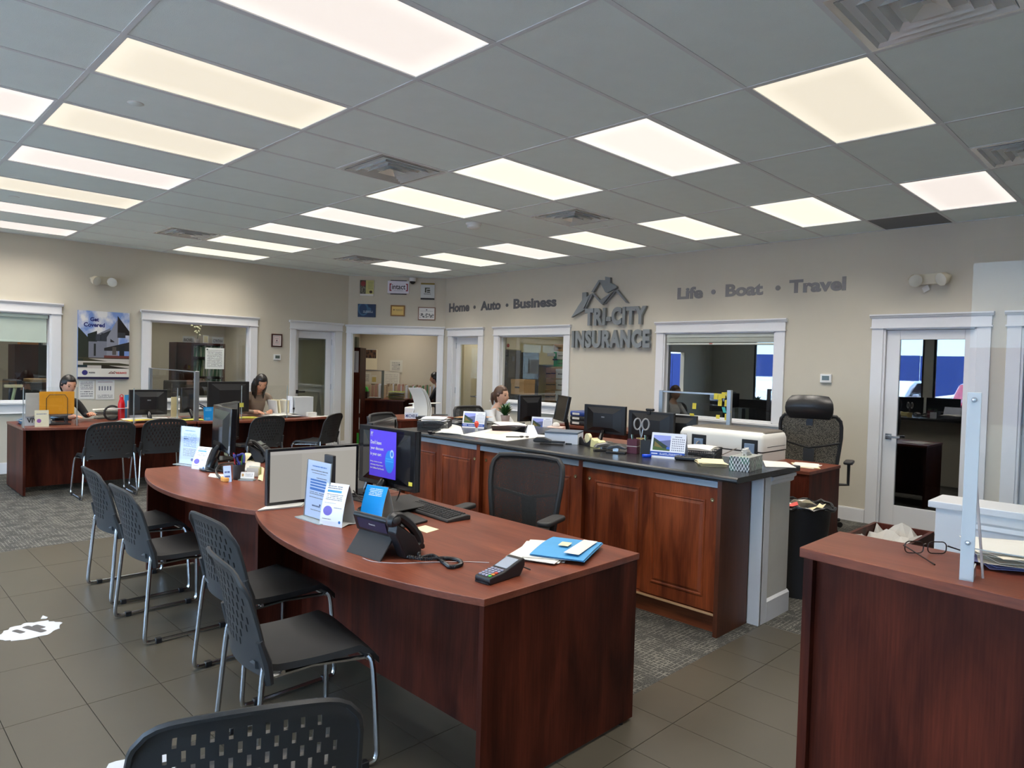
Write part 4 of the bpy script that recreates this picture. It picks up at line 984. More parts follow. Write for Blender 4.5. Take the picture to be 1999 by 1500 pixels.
for i, (l, r, lab) in enumerate(CH):
    if i == 0: ch.location = l; ch.rotation_euler = (0,0,r); ch['label'] = lab; ch['group'] = 'perforated stacking chairs'
    else: dup(ch, l, r, lab, 'perforated stacking chairs')

# ============================================================ TASK CHAIRS
M_mesh = bpy.data.materials.new('black_chair_mesh'); M_mesh.use_nodes = True
nt = M_mesh.node_tree; N = nt.nodes.new; L = nt.links.new; p_ = nt.nodes['Principled BSDF']; p_.inputs['Base Color'].default_value = (0.02,0.02,0.02,1); p_.inputs['Roughness'].default_value = 0.8
tcn = N('ShaderNodeTexCoord'); vo = N('ShaderNodeTexVoronoi'); vo.inputs['Scale'].default_value = 260; L(tcn.outputs['Object'], vo.inputs['Vector'])
m1 = N('ShaderNodeMapRange'); m1.inputs['From Min'].default_value = 0.25; m1.inputs['From Max'].default_value = 0.45; m1.inputs['To Min'].default_value = 0.25; m1.inputs['To Max'].default_value = 1.0
L(vo.outputs['Distance'], m1.inputs[0]); L(m1.outputs[0], p_.inputs['Alpha'])
def task_chair(loc, rz, label, hr=False, backw=0.24, name='office_chair', solid=False, z_arm=0.68, zb=(0.56,1.03), zs=0.50):
    "local: faces +x"
    t = thing(name, label, 'office chair', loc, rz)
    for k in range(5):
        a = 2*PI*k/5+0.3; e = (0.31*math.cos(a), 0.31*math.sin(a), 0.075)
        MB().tube([(0.03*math.cos(a),0.03*math.sin(a),0.115),e], [0.026,0.016], 8).build('base_arm', M_blkm, t, smooth=True)
        MB().cyl((e[0]-0.012*math.sin(a),e[1]+0.012*math.cos(a),0.028),(e[0]+0.012*math.sin(a),e[1]-0.012*math.cos(a),0.028),0.028,n=14).build('caster', M_blk, t)
        if k == 0: MB().cyl((0,0,0.11),(0,0,zs-0.07),0.026).build('gas_lift', M_blkm, t)
    MB().box(-0.12,0.12,-0.09,0.09,zs-0.075,zs-0.04).build('tilt_mechanism', M_blkm, t, bevel=0.01)
    rows = [[( -0.22+0.47*i/8, (0.24-0.02*(i/8))*(2*j/8-1), zs+0.012*math.cos((2*j/8-1)*PI)*0.5-0.03*max(0,(i/8-0.75)*4)**2) for j in range(9)] for i in range(9)]
    MB().sheet([r[::-1] for r in rows], 0.055).build('seat_cushion', mat('black_seat_fabric', (0.02,0.02,0.022,1), 0.85, bump=(600,0.2)), t, smooth=True, bevel=0.012)
    z0, z1 = zb; bw = backw
    def q(v, w):
        x = -0.235-0.05*v+0.03*math.sin(PI*v)*0.6+0.035*w*w; return Vector((x, bw*w*(0.86+0.14*min(1,v*1.6))*(1-0.05*max(0,v-.8)*5), z0+(z1-z0)*v-(0.012*w**4 if v > .9 else 0)))
    rim = [q(v, -1) for v in (0,0.2,0.4,0.6,0.8,0.93)]+[q(1-0.03*(w > 0.9 or w < -0.9), w) for w in (-0.88,-0.5,0,0.5,0.88)]+[q(v, 1) for v in (0.93,0.8,0.6,0.4,0.2,0)]+[q(-0.02, w) for w in (0.8,0.4,0,-0.4,-0.8)]
    MB().tube(rim, 0.017, 8, closed=True).build('back_frame', M_blkm, t, smooth=True)
    rows = [[q(i/12, 2*j/10-1) for j in range(11)] for i in range(13)]
    MB().sheet(rows, 0.0 if not solid else 0.03).build('back_mesh', mat('black_leather', (0.018,0.018,0.02,1), 0.35, bump=(90,0.2)) if solid else M_mesh, t, smooth=True)
    MB().tube([q(0.52,-0.98)+Vector((-0.012,0,0)),q(0.46,-0.5)+Vector((-0.02,0,0)),q(0.41,0)+Vector((-0.024,0,0)),q(0.46,0.5)+Vector((-0.02,0,0)),q(0.52,0.98)+Vector((-0.012,0,0))], 0.010, 6).build('lumbar_bar', M_blkm, t, smooth=True)
    c = q(0.4, 0)
    MB().sheet([[(-0.16,-0.04,zs-0.055),(-0.16,0.04,zs-0.055)],[(-0.27,-0.04,zs-0.03),(-0.27,0.04,zs-0.03)],[(-0.285,-0.045,z0+0.02),(-0.285,0.045,z0+0.02)],[(c.x-0.03,-0.05,c.z),(c.x-0.03,0.05,c.z)]], 0.014).build('back_spine', M_blkm, t)
    for s in (-1, 1):
        y = s*(bw+0.055)
        MB().tube([(0.02,s*0.2,zs-0.05),(0.02,y,zs-0.04),(0.02,y,z_arm-0.02)], 0.016, 8).build('arm_post', M_blkm, t, smooth=True)
        b = MB(Matrix.Translation((0.03,y,z_arm))); b.prism(rrect(0.25,0.085,0.035,4), -0.014, 0.014); b.build('armrest', M_blkm, t, bevel=0.01, seg=3, smooth=True)
    if hr:
        rows = []
        for i in range(9):
            v = i/8
            rows.append([(-0.30-0.055*math.sin(PI*v)+0.045*(w*w)-0.02*v, 0.20*w*(0.78+0.3*math.sin(PI*min(1,v*0.9+0.12)))*0.93, z1+0.005+0.155*v-0.02*w*w*v) for w in [2*j/8-1 for j in range(9)]])
        MB().sheet(rows, 0.06).build('headrest', mat('black_leather', (0.018,0.018,0.02,1), 0.35, bump=(90,0.2)), t, smooth=True, bevel=0.02, seg=3)
        MB().box(-0.30,-0.27,-0.03,0.03,z1-0.1,z1+0.03).build('headrest_stem', M_blk, t)
    return t
c0 = at(1015,1000,Z=0.7)
task_chair((1.83,-0.76,0), PI+0.30, 'black mesh office chair with armrests at the nearest desk, its back to the camera' if False else 'black mesh office chair with armrests, between the nearest desk and the cherry credenza', zb=(0.56,0.985))
# ============================================================ DESK THINGS
def monitor(base, face, w, h, z0, z1, label, screen=None, lean=0.0, backlogo=False, foot=True, hood=0, neck=0.06, group='desktop monitors', flat=False, gloss=False, rim=0.016):
    """base = (x, y, z) of the panel's middle above the desk; face = direction the screen looks (radians)"""
    x, y, z = base
    t = thing('monitor', label, 'monitor', (x, y, z), face, group)
    zc = (z0+z1)/2-z; X = Matrix.Translation((0,0,zc)) @ Matrix.Rotation(-lean, 4, 'Y')
    hh = z1-z0
    b = MB(X); b.box(-0.030,0.0,-w/2,w/2,-hh/2,hh/2); cs = b.build('casing', M_blkg if gloss else M_blk, t, bevel=0.004)
    b = MB(X); b.box(0.0,0.008,-w/2,w/2,-hh/2,-hh/2+rim*1.3); b.box(0.0,0.008,-w/2,w/2,hh/2-rim,hh/2); b.box(0.0,0.008,-w/2,-w/2+rim,-hh/2+rim,hh/2-rim); b.box(0.0,0.008,w/2-rim,w/2,-hh/2+rim,hh/2-rim)
    b.build('bezel', M_blkg if not flat else M_blk, t, bevel=0.002)
    MB(X).slab((0.003,-w/2+rim,-hh/2+rim*1.3),(0,w-2*rim,0),(0,0,hh-2.3*rim),0.002).build('screen', screen or mat('dark_screen', (0.012,0.013,0.016,1), 0.12), t)
    b = MB(X); b.add([(-0.030,-w*0.42,-hh*0.42),(-0.030,w*0.42,-hh*0.42),(-0.030,w*0.42,hh*0.42),(-0.030,-w*0.42,hh*0.42),(-0.052,-w*0.24,-hh*0.28),(-0.052,w*0.24,-hh*0.28),(-0.052,w*0.24,hh*0.22),(-0.052,-w*0.24,hh*0.22)],[(4,7,6,5),(0,1,5,4)[::-1],(1,2,6,5)[::-1],(2,3,7,6)[::-1],(3,0,4,7)[::-1]])
    b.build('rear_cover', M_blkg if gloss else M_blk, t, bevel=0.004)
    if backlogo: 
        MB(X).slab((-0.0535,0.022,-0.012+0.03),(0,-0.044,0),(0,0,0.018),0.001).build('maker_badge', printed('badge', (0.02,0.02,0.02,1), [('lines',0.05,0.1,0.95,0.9,srgb(210,212,216),2)]), t)
    if foot:
        MB().tube([(-0.040,0,zc-hh*0.40),(-0.060,0,zc-hh*0.47),(-0.10,0,0.02)], [0.022,0.024,0.028], 10).build('stand_neck', M_blkg, t, smooth=True)
        b = MB(); b.prism([(math.cos(a)*0.10-0.07, math.sin(a)*0.135) for a in [2*PI*k/28 for k in range(28)]], 0.0, 0.014); b.build('stand_foot', M_blkg, t, bevel=0.005)
    return t
SCRW = printed('bright_document_screen', srgb(205,200,190), [('fill',0,0,0.35,1,srgb(196,192,184)),('fill',0.0,0.93,1,1,srgb(214,210,204))], 0.25, emis=0.62)
monitor((0.985,-0.055,DZ), -PI/2-0.04, 0.55, 0.3, 0.742, 1.05, 'wide monitor with a pale lit screen facing the camera on the nearest desk', SCRW, rim=0.014)
MP = monitor((1.19,-0.495,DZ), 0.03, 0.50, 0.31, 0.868, 1.185, 'glossy black monitor seen from behind with a purple poster taped on its back, nearest desk', gloss=True)
monitor((1.445,-0.06,DZ), -PI/2+0.68, 0.50, 0.31, 0.878, 1.185, 'dark-screened monitor angled behind the purple poster monitor on the nearest desk', foot=True)
# purple poster taped to the back
zc = (0.868+1.185)/2
M_pp = printed('purple_poster', srgb(84,52,214), [('disc',0.60,0.12,0.93,0.60,srgb(20,128,216)),('disc',0.78,0.44,0.92,0.62,srgb(170,200,240)),('disc',0.81,0.48,0.89,0.58,srgb(40,120,210)),('lines',0.62,0.34,0.90,0.44,srgb(60,170,230),2)], 0.45)
P0 = MB(Matrix.Translation((1.19-0.0305,-0.495,zc)) @ Rz(0.03))
tp = thing('poster_sheet', 'purple discount poster with a blue circle taped behind the nearest desk monitor', 'poster', (1.155,-0.45,0.9))
XP = Matrix.Translation((1.19,-0.495,zc)) @ Rz(0.03)
MB(XP).slab((-0.0555,0.112,-0.105),(0,-0.235,0),(0,0,0.25),0.001).build('sheet', M_pp, tp, world=True)
def ptxt(s, y0, z0, w, h, bold=0.012): text('lettering', s, M_pap, XP @ Vector((-0.0562,0.102,z0+0.013)), XP.to_3x3() @ Vector((0,-1,0)), (0,0,1), w*0.82, h, 0.0006, tp, bold)
ptxt("Don't leave", 0.152, 0.054, 0.118, 0.021); ptxt('your discount', 0.152, 0.020, 0.142, 0.021); ptxt('in your cart', 0.152, -0.012, 0.118, 0.021)
ptxt('PT', 0.152, 0.095, 0.026, 0.024)
for k, s in enumerate(('Bring a device to start', 'collecting savings toward', 'the Collision Fund bundle')): ptxt(s, 0.152, -0.045-0.017*k, 0.13+0.01*k, 0.009)
MB(XP).slab((-0.0335,-0.205,-0.125),(0,-0.030,0),(0,0,0.02),0.001).build('sticky_tab', M_yel, MP.children[0] if False else tp, world=True)
# desk B pair (same make)
monitor((1.065,1.37,DZ), -0.14, 0.50, 0.31, 0.868, 1.185, 'glossy black monitor seen nearly edge-on on the second desk', lean=-0.03, gloss=True)
monitor((1.27,1.80,DZ), -0.70, 0.46, 0.31, 0.878, 1.185, 'dark monitor angled away behind the edge-on one on the second desk')
def cables(name, label, paths, r, m=M_blk, cat='cable'):
    t = thing(name, label, cat, paths[0][0])
    for k, p in enumerate(paths): MB().tube(crv(p, 5), r, 6).build('cable', m, t, world=True, smooth=True)
    return t
def P(px, py, z=None, **k): v = at(px, py, Z=z) if z is not None else at(px, py, **k); return v
Z0 = DZ+0.004
cables('monitor_cables', 'tangle of thick black cables looping on the second desk by the pen holder', [
  [P(440,862,0.85),P(400,885,0.80),P(393,900,Z0+.01),P(410,916,Z0+0.005),P(450,922,Z0+0.005)],
  [P(455,905,0.78),P(430,908,0.80),P(422,922,0.77),P(432,934,Z0+0.005),P(452,938,Z0+0.005)],
  [P(470,870,0.80),P(430,868,0.87),P(408,880,0.82),P(402,896,0.76),P(412,912,Z0+0.005)],
  [P(434,855,0.88),P(424,875,0.84),P(412,893,0.79),P(415,903,0.75)]], 0.0075)
cables('monitor_cables', 'thin black cables behind the leaflet stands on the nearest desk', [
  [P(722,955,0.80),P(735,985,0.77),P(760,990,Z0+0.01),P(775,975,0.77),P(785,945,0.86)],
  [P(690,958,0.79),P(705,975,0.76),P(730,972,0.78),P(748,968,0.79)],
  [P(640,925,0.80),P(668,940,0.76),P(690,955,Z0+0.01),P(668,965,Z0+0.004)],
  [P(745,1040,Z0),P(760,1012,0.80),P(775,1003,Z0+0.004),P(805,1008,Z0+0.002)]], 0.0035)
# ---- leaflets and tent cards
BLU = srgb(70,120,190); LB = srgb(206,216,240)
def leaflet_stand(p, w, h, facing, label, items, base=None, tilt=0.06):
    "acrylic T-stand with a printed sheet; facing = direction the print looks"
    t = thing('leaflet_stand', label, 'leaflet stand', (p[0], p[1], p[2]), facing)
    X = Matrix.Rotation(-tilt, 4, 'Y')
    MB(X).box(-0.0045,-0.0035,-w/2-0.004,w/2+0.004,0.004,h+0.012).build('holder_back', M_acr, t)
    MB(X).box(0.0008,0.0018,-w/2-0.004,w/2+0.004,0.004,h+0.008).build('holder_front', M_acr, t)
    b = MB(X); b.box(-0.0045,0.0018,-w/2-0.0055,-w/2-0.004,0.004,h+0.010); b.box(-0.0045,0.0018,w/2+0.004,w/2+0.0055,0.004,h+0.010); b = MB(X); b.box(-0.0045,0.0018,-w/2-0.0055,-w/2-0.004,0.004,h+0.010); b.build('holder_edge', M_acre, t); b = MB(X); b.box(-0.0045,0.0018,w/2+0.004,w/2+0.0055,0.004,h+0.010); b.build('holder_edge', M_acre, t)
    MB().prism(rrect(0.10,w+0.03,0.012,3), 0.0, 0.004).build('base', M_acre, t)
    MB(X).slab((-0.001,-w/2,0.008),(0,w,0),(0,0,h),0.0012).build('leaflet', printed('leaflet_%d' % len(MATS), base or LB, items, 0.4), t)
    return t
ps = P(615,1013,DZ)
leaflet_stand((0.772,-0.455,DZ), 0.205, 0.285, PI+0.05, 'tall blue and white leaflet in an acrylic stand in front of the pale screen', [
  ('lines',0.2,0.88,0.85,0.93,BLU,1),('lines',0.15,0.81,0.9,0.85,INK,1),('lines',0.2,0.77,0.85,0.8,INK,1),('lines',0.42,0.69,0.86,0.72,srgb(20,20,30),1),
  ('fill',0.16,0.645,0.86,0.675,BLU),('fill',0.16,0.595,0.86,0.625,BLU),('fill',0.16,0.545,0.86,0.575,BLU),('fill',0.16,0.48,0.86,0.525,BLU),
  ('lines',0.15,0.40,0.86,0.46,INK,2),('lines',0.15,0.34,0.86,0.37,INK,1),('lines',0.3,0.18,0.66,0.24,srgb(60,70,110),1),('disc',0.62,0.22,0.68,0.26,srgb(50,60,110)),('lines',0.25,0.12,0.72,0.15,INK,1)])
t = thing('phone_holder_clip', 'small dark grey clip standing behind the tall leaflet on the nearest desk', 'clip', (0.83,-0.47,DZ))
MB().box(0.0,0.018,-0.045,0.04,0.0,0.325).build('stem', M_blkm, t, bevel=0.003)
leaflet_stand((0.93,1.70,DZ), 0.20, 0.275, PI+0.32, 'tall pale blue leaflet in an acrylic stand at the far end of the second desk', [('lines',0.2,0.86,0.75,0.92,BLU,1),('lines',0.15,0.45,0.85,0.82,BLU,12),('lines',0.15,0.2,0.85,0.42,INK,8),('fill',0.15,0.66,0.4,0.675,srgb(40,50,90)),('disc',0.6,0.08,0.75,0.16,srgb(90,90,160))])
def tent(p, w, h, facing, label, fm, col_in=None, name='tent_card', spread=0.10):
    "arched tent card, printed front leg, strip under it"
    t = thing(name, label, 'tent card', p, facing)
    n = 9
    fr = [(spread/2-(spread/2)*(k/n)**1.7*1.0-0.000, k/n*h) for k in range(n+1)]
    rows = [[(x,-w/2,z),(x,w/2,z)] for x, z in fr]
    b = MB()
    for k in range(n):
        i0 = len(b.f); (x0,z0),(x1,z1) = fr[k], fr[k+1]
        b.add([(x0,-w/2,z0),(x0,w/2,z0),(x1,w/2,z1),(x1,-w/2,z1)], [(0,1,2,3)]); b.uv[i0] = [(0,k/n),(1,k/n),(1,(k+1)/n),(0,(k+1)/n)]
    b.build('front_flap', fm, t)
    b = MB(); b.sheet([[(x-0.001,-w/2,z),(x-0.001,w/2,z)] for x, z in fr][::-1], 0.0008); b.build('flap_lining', M_pap, t)
    b = MB(); b.sheet([[(-x,-w/2,z),(-x,w/2,z)] for x, z in fr], 0.001); b.sheet([[(-x,w/2,z),(-x,-w/2,z)] for x, z in fr], 0.0); b.build('rear_flap', M_pap, t)
    MB().sheet([[(spread/2,-w/2,0.002),(spread/2,w/2,0.002)],[(0,-w/2,0.010),(0,w/2,0.010)],[(-spread/2,-w/2,0.002),(-spread/2,w/2,0.002)]], 0.001).build('bottom_strip', M_pap, t)
    return t
T_WH = printed('tent_white_print', srgb(232,236,248), [('lines',0.1,0.86,0.75,0.95,srgb(70,74,90),2),('fill',0.12,0.79,0.75,0.84,srgb(60,150,200)),('lines',0.12,0.60,0.85,0.76,INK,4),('lines',0.1,0.53,0.6,0.55,INK,1),('disc',0.1,0.24,0.50,0.47,srgb(110,96,190)),('lines',0.55,0.42,0.9,0.46,INK,1),('lines',0.1,0.14,0.5,0.18,INK,1),('disc',0.82,0.08,0.92,0.15,srgb(40,110,180))], 0.4)
T_BL = printed('tent_blue_print', srgb(0,140,220), [('lines',0.2,0.74,0.8,0.94,srgb(226,240,250),5)], 0.4)
tent((0.81,-0.605,DZ), 0.14, 0.20, PI+0.32, 'white arched tent card with a purple dot beside the blue one', T_WH)
tent((0.975,-0.70,DZ), 0.14, 0.185, PI+0.25, 'bright blue arched tent card on the nearest desk', T_BL)
tent((0.965,1.475,DZ), 0.135, 0.155, PI+0.35, 'white arched tent card with a violet dot on the second desk', T_WH, spread=0.12)
# ---- strip sheets, notes, papers
def paper(pts, z, m, label, name='paper_sheet', cat='paper', th=0.0015, n=1, parent=None, curl=0.0, seed=0):
    "sheet whose corners are real desk points; curl lifts its middle a little"
    q = [P(x, y, z) for x, y in pts]; c = sum(q, Vector())/len(q)
    t = thing(name, label, cat, (c.x, c.y, z))
    r_ = random.Random(seed)
    for k in range(n):
        dz = k*th*1.6; off = Vector((r_.uniform(-.008,.008), r_.uniform(-.008,.008), 0)) if k else Vector()
        rows = []
        for i in range(5):
            a = q[0].lerp(q[3], i/4); b_ = q[1].lerp(q[2], i/4)
            rows.append([a.lerp(b_, j/4)+off+Vector((0,0,0.0008+dz+curl*math.sin(PI*i/4)*0.5+curl*math.sin(PI*j/4)*r_.uniform(0.2,1))) for j in range(5)])
        b = MB(); b.sheet(rows, th)
        o = b.build('sheet', m, t, world=True)
    return t
paper([(505,999),(520,992),(600,979),(590,990)], DZ, M_pap, 'white strip of label sheets under the pale screen', 'label_sheet', n=3, th=0.002)
MB().box(-0.1,0.1,-0.03,0.03,0,0.001)
paper([(808,1032),(833,1041),(857,1034),(830,1026)], DZ, M_cream, 'yellow sticky note beside the black notebook on the nearest desk', 'sticky_note', th=0.001)
t = thing('notebook', 'flat black notebook under the desk phone, partly hidden', 'notebook', (1.02,-0.80,DZ))
q = [P(765,1038,DZ), P(835,1020,DZ), P(790,1000,DZ), P(735,1012,DZ)]
MB().prism([(v.x, v.y) for v in q], DZ+0.001, DZ+0.012).build('cover', M_blkm, t, world=True, bevel=0.003)
t = thing('mouse_mat', 'black textured mat lying over the end of the keyboard', 'mat', (1.3,-0.45,DZ))
q = [P(718,998,DZ+.022), P(758,1003,DZ+.022), P(826,990,DZ+.022), P(840,983,DZ+.022), P(800,966,DZ+.022), P(730,975,DZ+.022)]
MB().prism([(v.x, v.y) for v in q], DZ+0.020, DZ+0.026).build('mat_surface', M_blkm, t, world=True, bevel=0.002)
MB().cyl((1.3,-0.42,DZ),(1.3,-0.42,DZ+0.02),0.05).build('riser', M_blkm, t, world=True)
# black tray clutter under the pale screen
t = thing('document_tray', 'low black document tray behind the tent cards on the nearest desk', 'tray', (1.1,-0.25,DZ))
q = [P(640,965,DZ), P(720,985,DZ), P(745,950,DZ), P(690,938,DZ)]
b = MB(); b.prism([(v.x, v.y) for v in q], DZ, DZ+0.006)
for k in range(4):
    a, c = q[k], q[(k+1) % 4]; d = (c-a).normalized()*0.0; b.tube([(a.x,a.y,DZ+0.03),(c.x,c.y,DZ+0.03)], 0.004, 5); b.tube([(a.x,a.y,DZ),(a.x,a.y,DZ+0.03)], 0.004, 5)
b.build('tray_frame', M_blkm, t, world=True)
# keyboard
def keyboard(p, rz, label):
    t = thing('keyboard', label, 'keyboard', p, rz)
    b = MB(); b.xprism([(-0.075,0.0),(0.075,0.0),(0.075,0.022),(0.055,0.026),(-0.068,0.014),(-0.075,0.009)], -0.225, 0.225); b.build('keyboard_case', M_blkm, t, bevel=0.004)
    k0 = None
    for r in range(6):
        y = -0.058+0.0195*r+(0.006 if r == 5 else 0); z = 0.0125+(y+0.068)*0.098
        x = -0.215; row = []
        while x < 0.20:
            wd = 0.0172
            if r == 0 and -0.12 < x < -0.02: wd = 0.11
            if (0.068 < x < 0.078) or (0.135 < x < 0.142): x += 0.008
            row.append((x, wd)); x += wd+0.0022
        for x, wd in row:
            if k0 is None or abs(wd-0.0172) > 1e-4:
                b = MB(); b.add([(0,0,0),(wd,0,0),(wd,0.0165,0),(0,0.0165,0),(0.002,0.002,0.007),(wd-0.002,0.002,0.007),(wd-0.002,0.015,0.007),(0.002,0.015,0.007)],[(4,5,6,7),(0,1,5,4),(1,2,6,5),(2,3,7,6),(3,0,4,7)])
                o = b.build('key', M_blkm, t)
                if abs(wd-0.0172) < 1e-4: k0 = o
            else: o = k0.copy(); C.objects.link(o); o.parent = t
            o.location = (x, y, z)
    MB().slab((-0.03,0.058,0.0268),(0.03,0,0),(0,0.008,0.0),0.0002).build('badge', M_alu, t)
    return t
keyboard((1.335,-0.70,DZ), -PI/2-0.06, 'black computer keyboard at the sitting side of the nearest desk')
# desk phone
def phone(p, rz, label, hs_side=1, cord=None):
    "local: user side is +x; rear faces -x"
    t = thing('desk_phone', label, 'telephone', p, rz)
    b = MB(); b.yprism([(-0.085,0.0),(-0.078,0.0),(0.0,0.095),(0.012,0.125),(0.0,0.128),(-0.01,0.10)], -0.10, 0.085); b.build('rear_stand', M_blkm, t, bevel=0.003)
    b = MB(); b.yprism([(-0.062,0.068),(0.0,0.100),(0.09,0.0),(0.075,0.0)] if False else [(-0.028,0.075),(-0.048,0.135),(-0.040,0.150),(0.115,0.028),(0.118,0.012),(0.105,0.010),(-0.02,0.072)], -0.112, 0.10); b.build('body', M_blk, t, bevel=0.005)
    MB().slab((-0.0355,0.075,0.088),(0,-0.155,0),(-0.013,0,0.040),0.001).build('rear_plate', mat('blue_grey_gloss', srgb(36,48,72), 0.12), t)
    text('lettering', 'Panasonic', M_wht, (-0.0425,0.012,0.108), (0,-1,0), (-0.3,0,0.95), 0.034, 0.006, 0.0004, t, 0.01, world=False)
    nrm = Vector((0.62,0,0.78)); ux = Vector((0,1,0)); uy = Vector((-0.785,0,0.62))
    o = Vector((0.03,-0.10,0.098))
    MB().slab(Vector((0.015,-0.055,0.1085)), Vector((0,0.13,0)), uy*0.06, 0.002).build('display', mat('phone_lcd', srgb(120,128,120), 0.2), t)
    b = MB()
    for i in range(4):
        for j in range(3): c = Vector((0.032+0.020*i,-0.02+0.032*j,0.096-0.0160*i)); b.cbox(c, (0.012,0.02,0.008))
    b.build('keypad', mat('dark_grey_keys', srgb(60,60,64), 0.5), t)
    # handset on the low-y side
    y = -0.118*hs_side
    b = MB(); b.tube(crv([(-0.045,y,0.130),(-0.047,y,0.150),(-0.02,y,0.158),(0.028,y,0.122),(0.060,y,0.085),(0.075,y,0.048),(0.062,y,0.032)],4), [0.02]*1+[0.022]*6+[0.017]*10+[0.021]*8, 8); hs = b.build('handset', M_blk, t, smooth=True)
    MB().ball((-0.042,y,0.148),(0.026,0.026,0.022)).build('earpiece', M_blkm, hs, smooth=True)
    b = MB(); b.yprism([(-0.05,0.10),(-0.045,0.135),(0.04,0.08),(0.075,0.02),(0.06,0.0),(0.0,0.0)], y-0.022, y+0.024); b.build('cradle', M_blk, t, bevel=0.006)
    return t
ph = phone((0.69,-1.15,DZ), 0.10, 'black desk phone with raised stand seen from behind, on the nearest desk'); ph.scale = (1.18,1.18,1.12)
def coil(path, r, label, m=M_blk):
    pts = crv(path, 26); t = thing('coiled_cord', label, 'cord', path[0]); out = []
    n = len(pts); a = None
    for i in range(n-1):
        d = (pts[i+1]-pts[i]).normalized(); a = d.orthogonal().normalized() if a is None else (a-d*a.dot(d)).normalized(); b = d.cross(a)
        for k in range(4):
            ph_ = 2*PI*(i*4+k)/7.0; p = pts[i].lerp(pts[i+1], k/4); out.append(p+a*(r*math.cos(ph_))+b*(r*math.sin(ph_)))
    MB().tube(out, 0.0022, 5).build('coil', m, t, world=True, smooth=True); return t
zc_ = DZ+0.0085
coil([Vector((0.835,-1.235,DZ+0.02)), P(820,1088,zc_), P(845,1085,zc_), P(868,1100,zc_), P(880,1107,zc_), P(900,1102,zc_), P(895,1094,zc_), P(870,1090,zc_), P(830,1092,zc_+0.012), P(795,1087,zc_)], 0.0062, 'coiled black handset cord looping on the nearest desk')
cables('thin_cable', 'thin pale cable running from the desk phone to the card terminal', [[P(708,1090,DZ+0.002),P(730,1097,DZ+0.002),P(780,1100,DZ+0.002),P(840,1098,DZ+0.002),P(905,1097,DZ+0.002),P(955,1099,DZ+0.002)]], 0.0018, mat('pale_cable', srgb(170,160,160), 0.5))
phone((1.46,1.64,DZ), -0.75, 'black desk phone with its handset raised, behind the clutter on the second desk')
# card terminal
t = thing('card_terminal', 'black card payment terminal with coloured keys near the front corner of the nearest desk', 'card terminal', (0.835,-1.735,DZ), 0.08)
S = [(-0.095,0.0),(-0.102,0.010),(-0.100,0.026),(-0.02,0.034),(0.09,0.066),(0.100,0.060),(0.100,0.035),(0.075,0.0)]
MB().yprism(S, -0.039, 0.039).build('casing', M_blk, t, bevel=0.007, seg=3)
MB().slab((-0.005,0.030,0.0395) if False else (0.0,0.030,0.0415),(0,-0.060,0),(0.070,0,0.0205),0.0015).build('display', mat('terminal_screen', srgb(150,158,170), 0.15), t)
kc = [mat('key_grey', srgb(150,150,170), 0.5), mat('key_red', srgb(210,70,50), 0.5), mat('key_green', srgb(80,180,70), 0.5), mat('key_orange', srgb(226,140,60), 0.5)]
for i in range(5):
    for j in range(4):
        m = kc[0] if j > 0 else [kc[2], kc[3], kc[1], kc[0], kc[0]][i]
        x = -0.090+0.0165*i; z = 0.0275+i*0.0018
        MB().cbox((x+0.006, -0.024+0.016*j, z+0.002), (0.011,0.0115,0.005)).build('key', m, t, bevel=0.0012)
MB().box(-0.104,-0.07,-0.033,0.033,0.002,0.008).build('card_slot', M_blkg, t)
cables('thin_cable', 'short black cable from the card terminal into the grommet', [[Vector((0.93,-1.73,DZ+0.03)),Vector((0.955,-1.73,DZ+0.02)),Vector((0.985,-1.75,DZ+0.005))]], 0.003)
# folder with papers
t = thing('paper_stack', 'white papers fanned under the blue folder at the rear corner of the nearest desk', 'papers', (1.26,-1.62,DZ))
for k, (dx, a) in enumerate(((0.0,0.12),(-0.02,0.02),(-0.035,-0.07),(0.01,0.2))):
    X = Matrix.Translation((1.235+dx, -1.615-0.01*k+0.02, DZ+0.001+0.004*k)) @ Rz(0.55+a-0.1)
    MB(X).box(-0.145,0.145,-0.108,0.108,0,0.0025).build('sheet', M_pap, t, world=True)
t = thing('folder', 'sky blue paper folder with a note on it, on the nearest desk', 'folder', (1.29,-1.66,DZ+0.018))
X = Matrix.Translation((1.295,-1.675,DZ+0.0175)) @ Rz(0.42)
M_fold = mat('sky_blue_card', srgb(70,150,205), 0.55)
MB(X).box(-0.16,0.16,-0.118,0.118,0,0.0016).build('back_cover', M_fold, t, world=True)
rows = [[(X @ Vector((-0.165+0.32*i/6, -0.115+0.23*j/4, 0.007+0.008*math.sin(PI*i/6)*(0.4+0.6*j/4)))) for i in range(7)] for j in range(5)]
MB(X).box(-0.15,0.14,-0.112,0.09,0.0018,0.005).build('contents', M_pap, t, world=True)
MB().sheet(rows, 0.0014).build('front_cover', M_fold, t, world=True)
MB(X).add([(-0.13,-0.085,0.0185),(-0.13,-0.02,0.0205),(0.12,-0.04,0.0195),(0.13,-0.10,0.0155)],[(0,3,2,1)]).build('enclosed_form', M_pap, t, world=True)
MB(X).box(-0.03,0.035,-0.01,0.035,0.021,0.0216).build('note', M_cream, t, world=True)
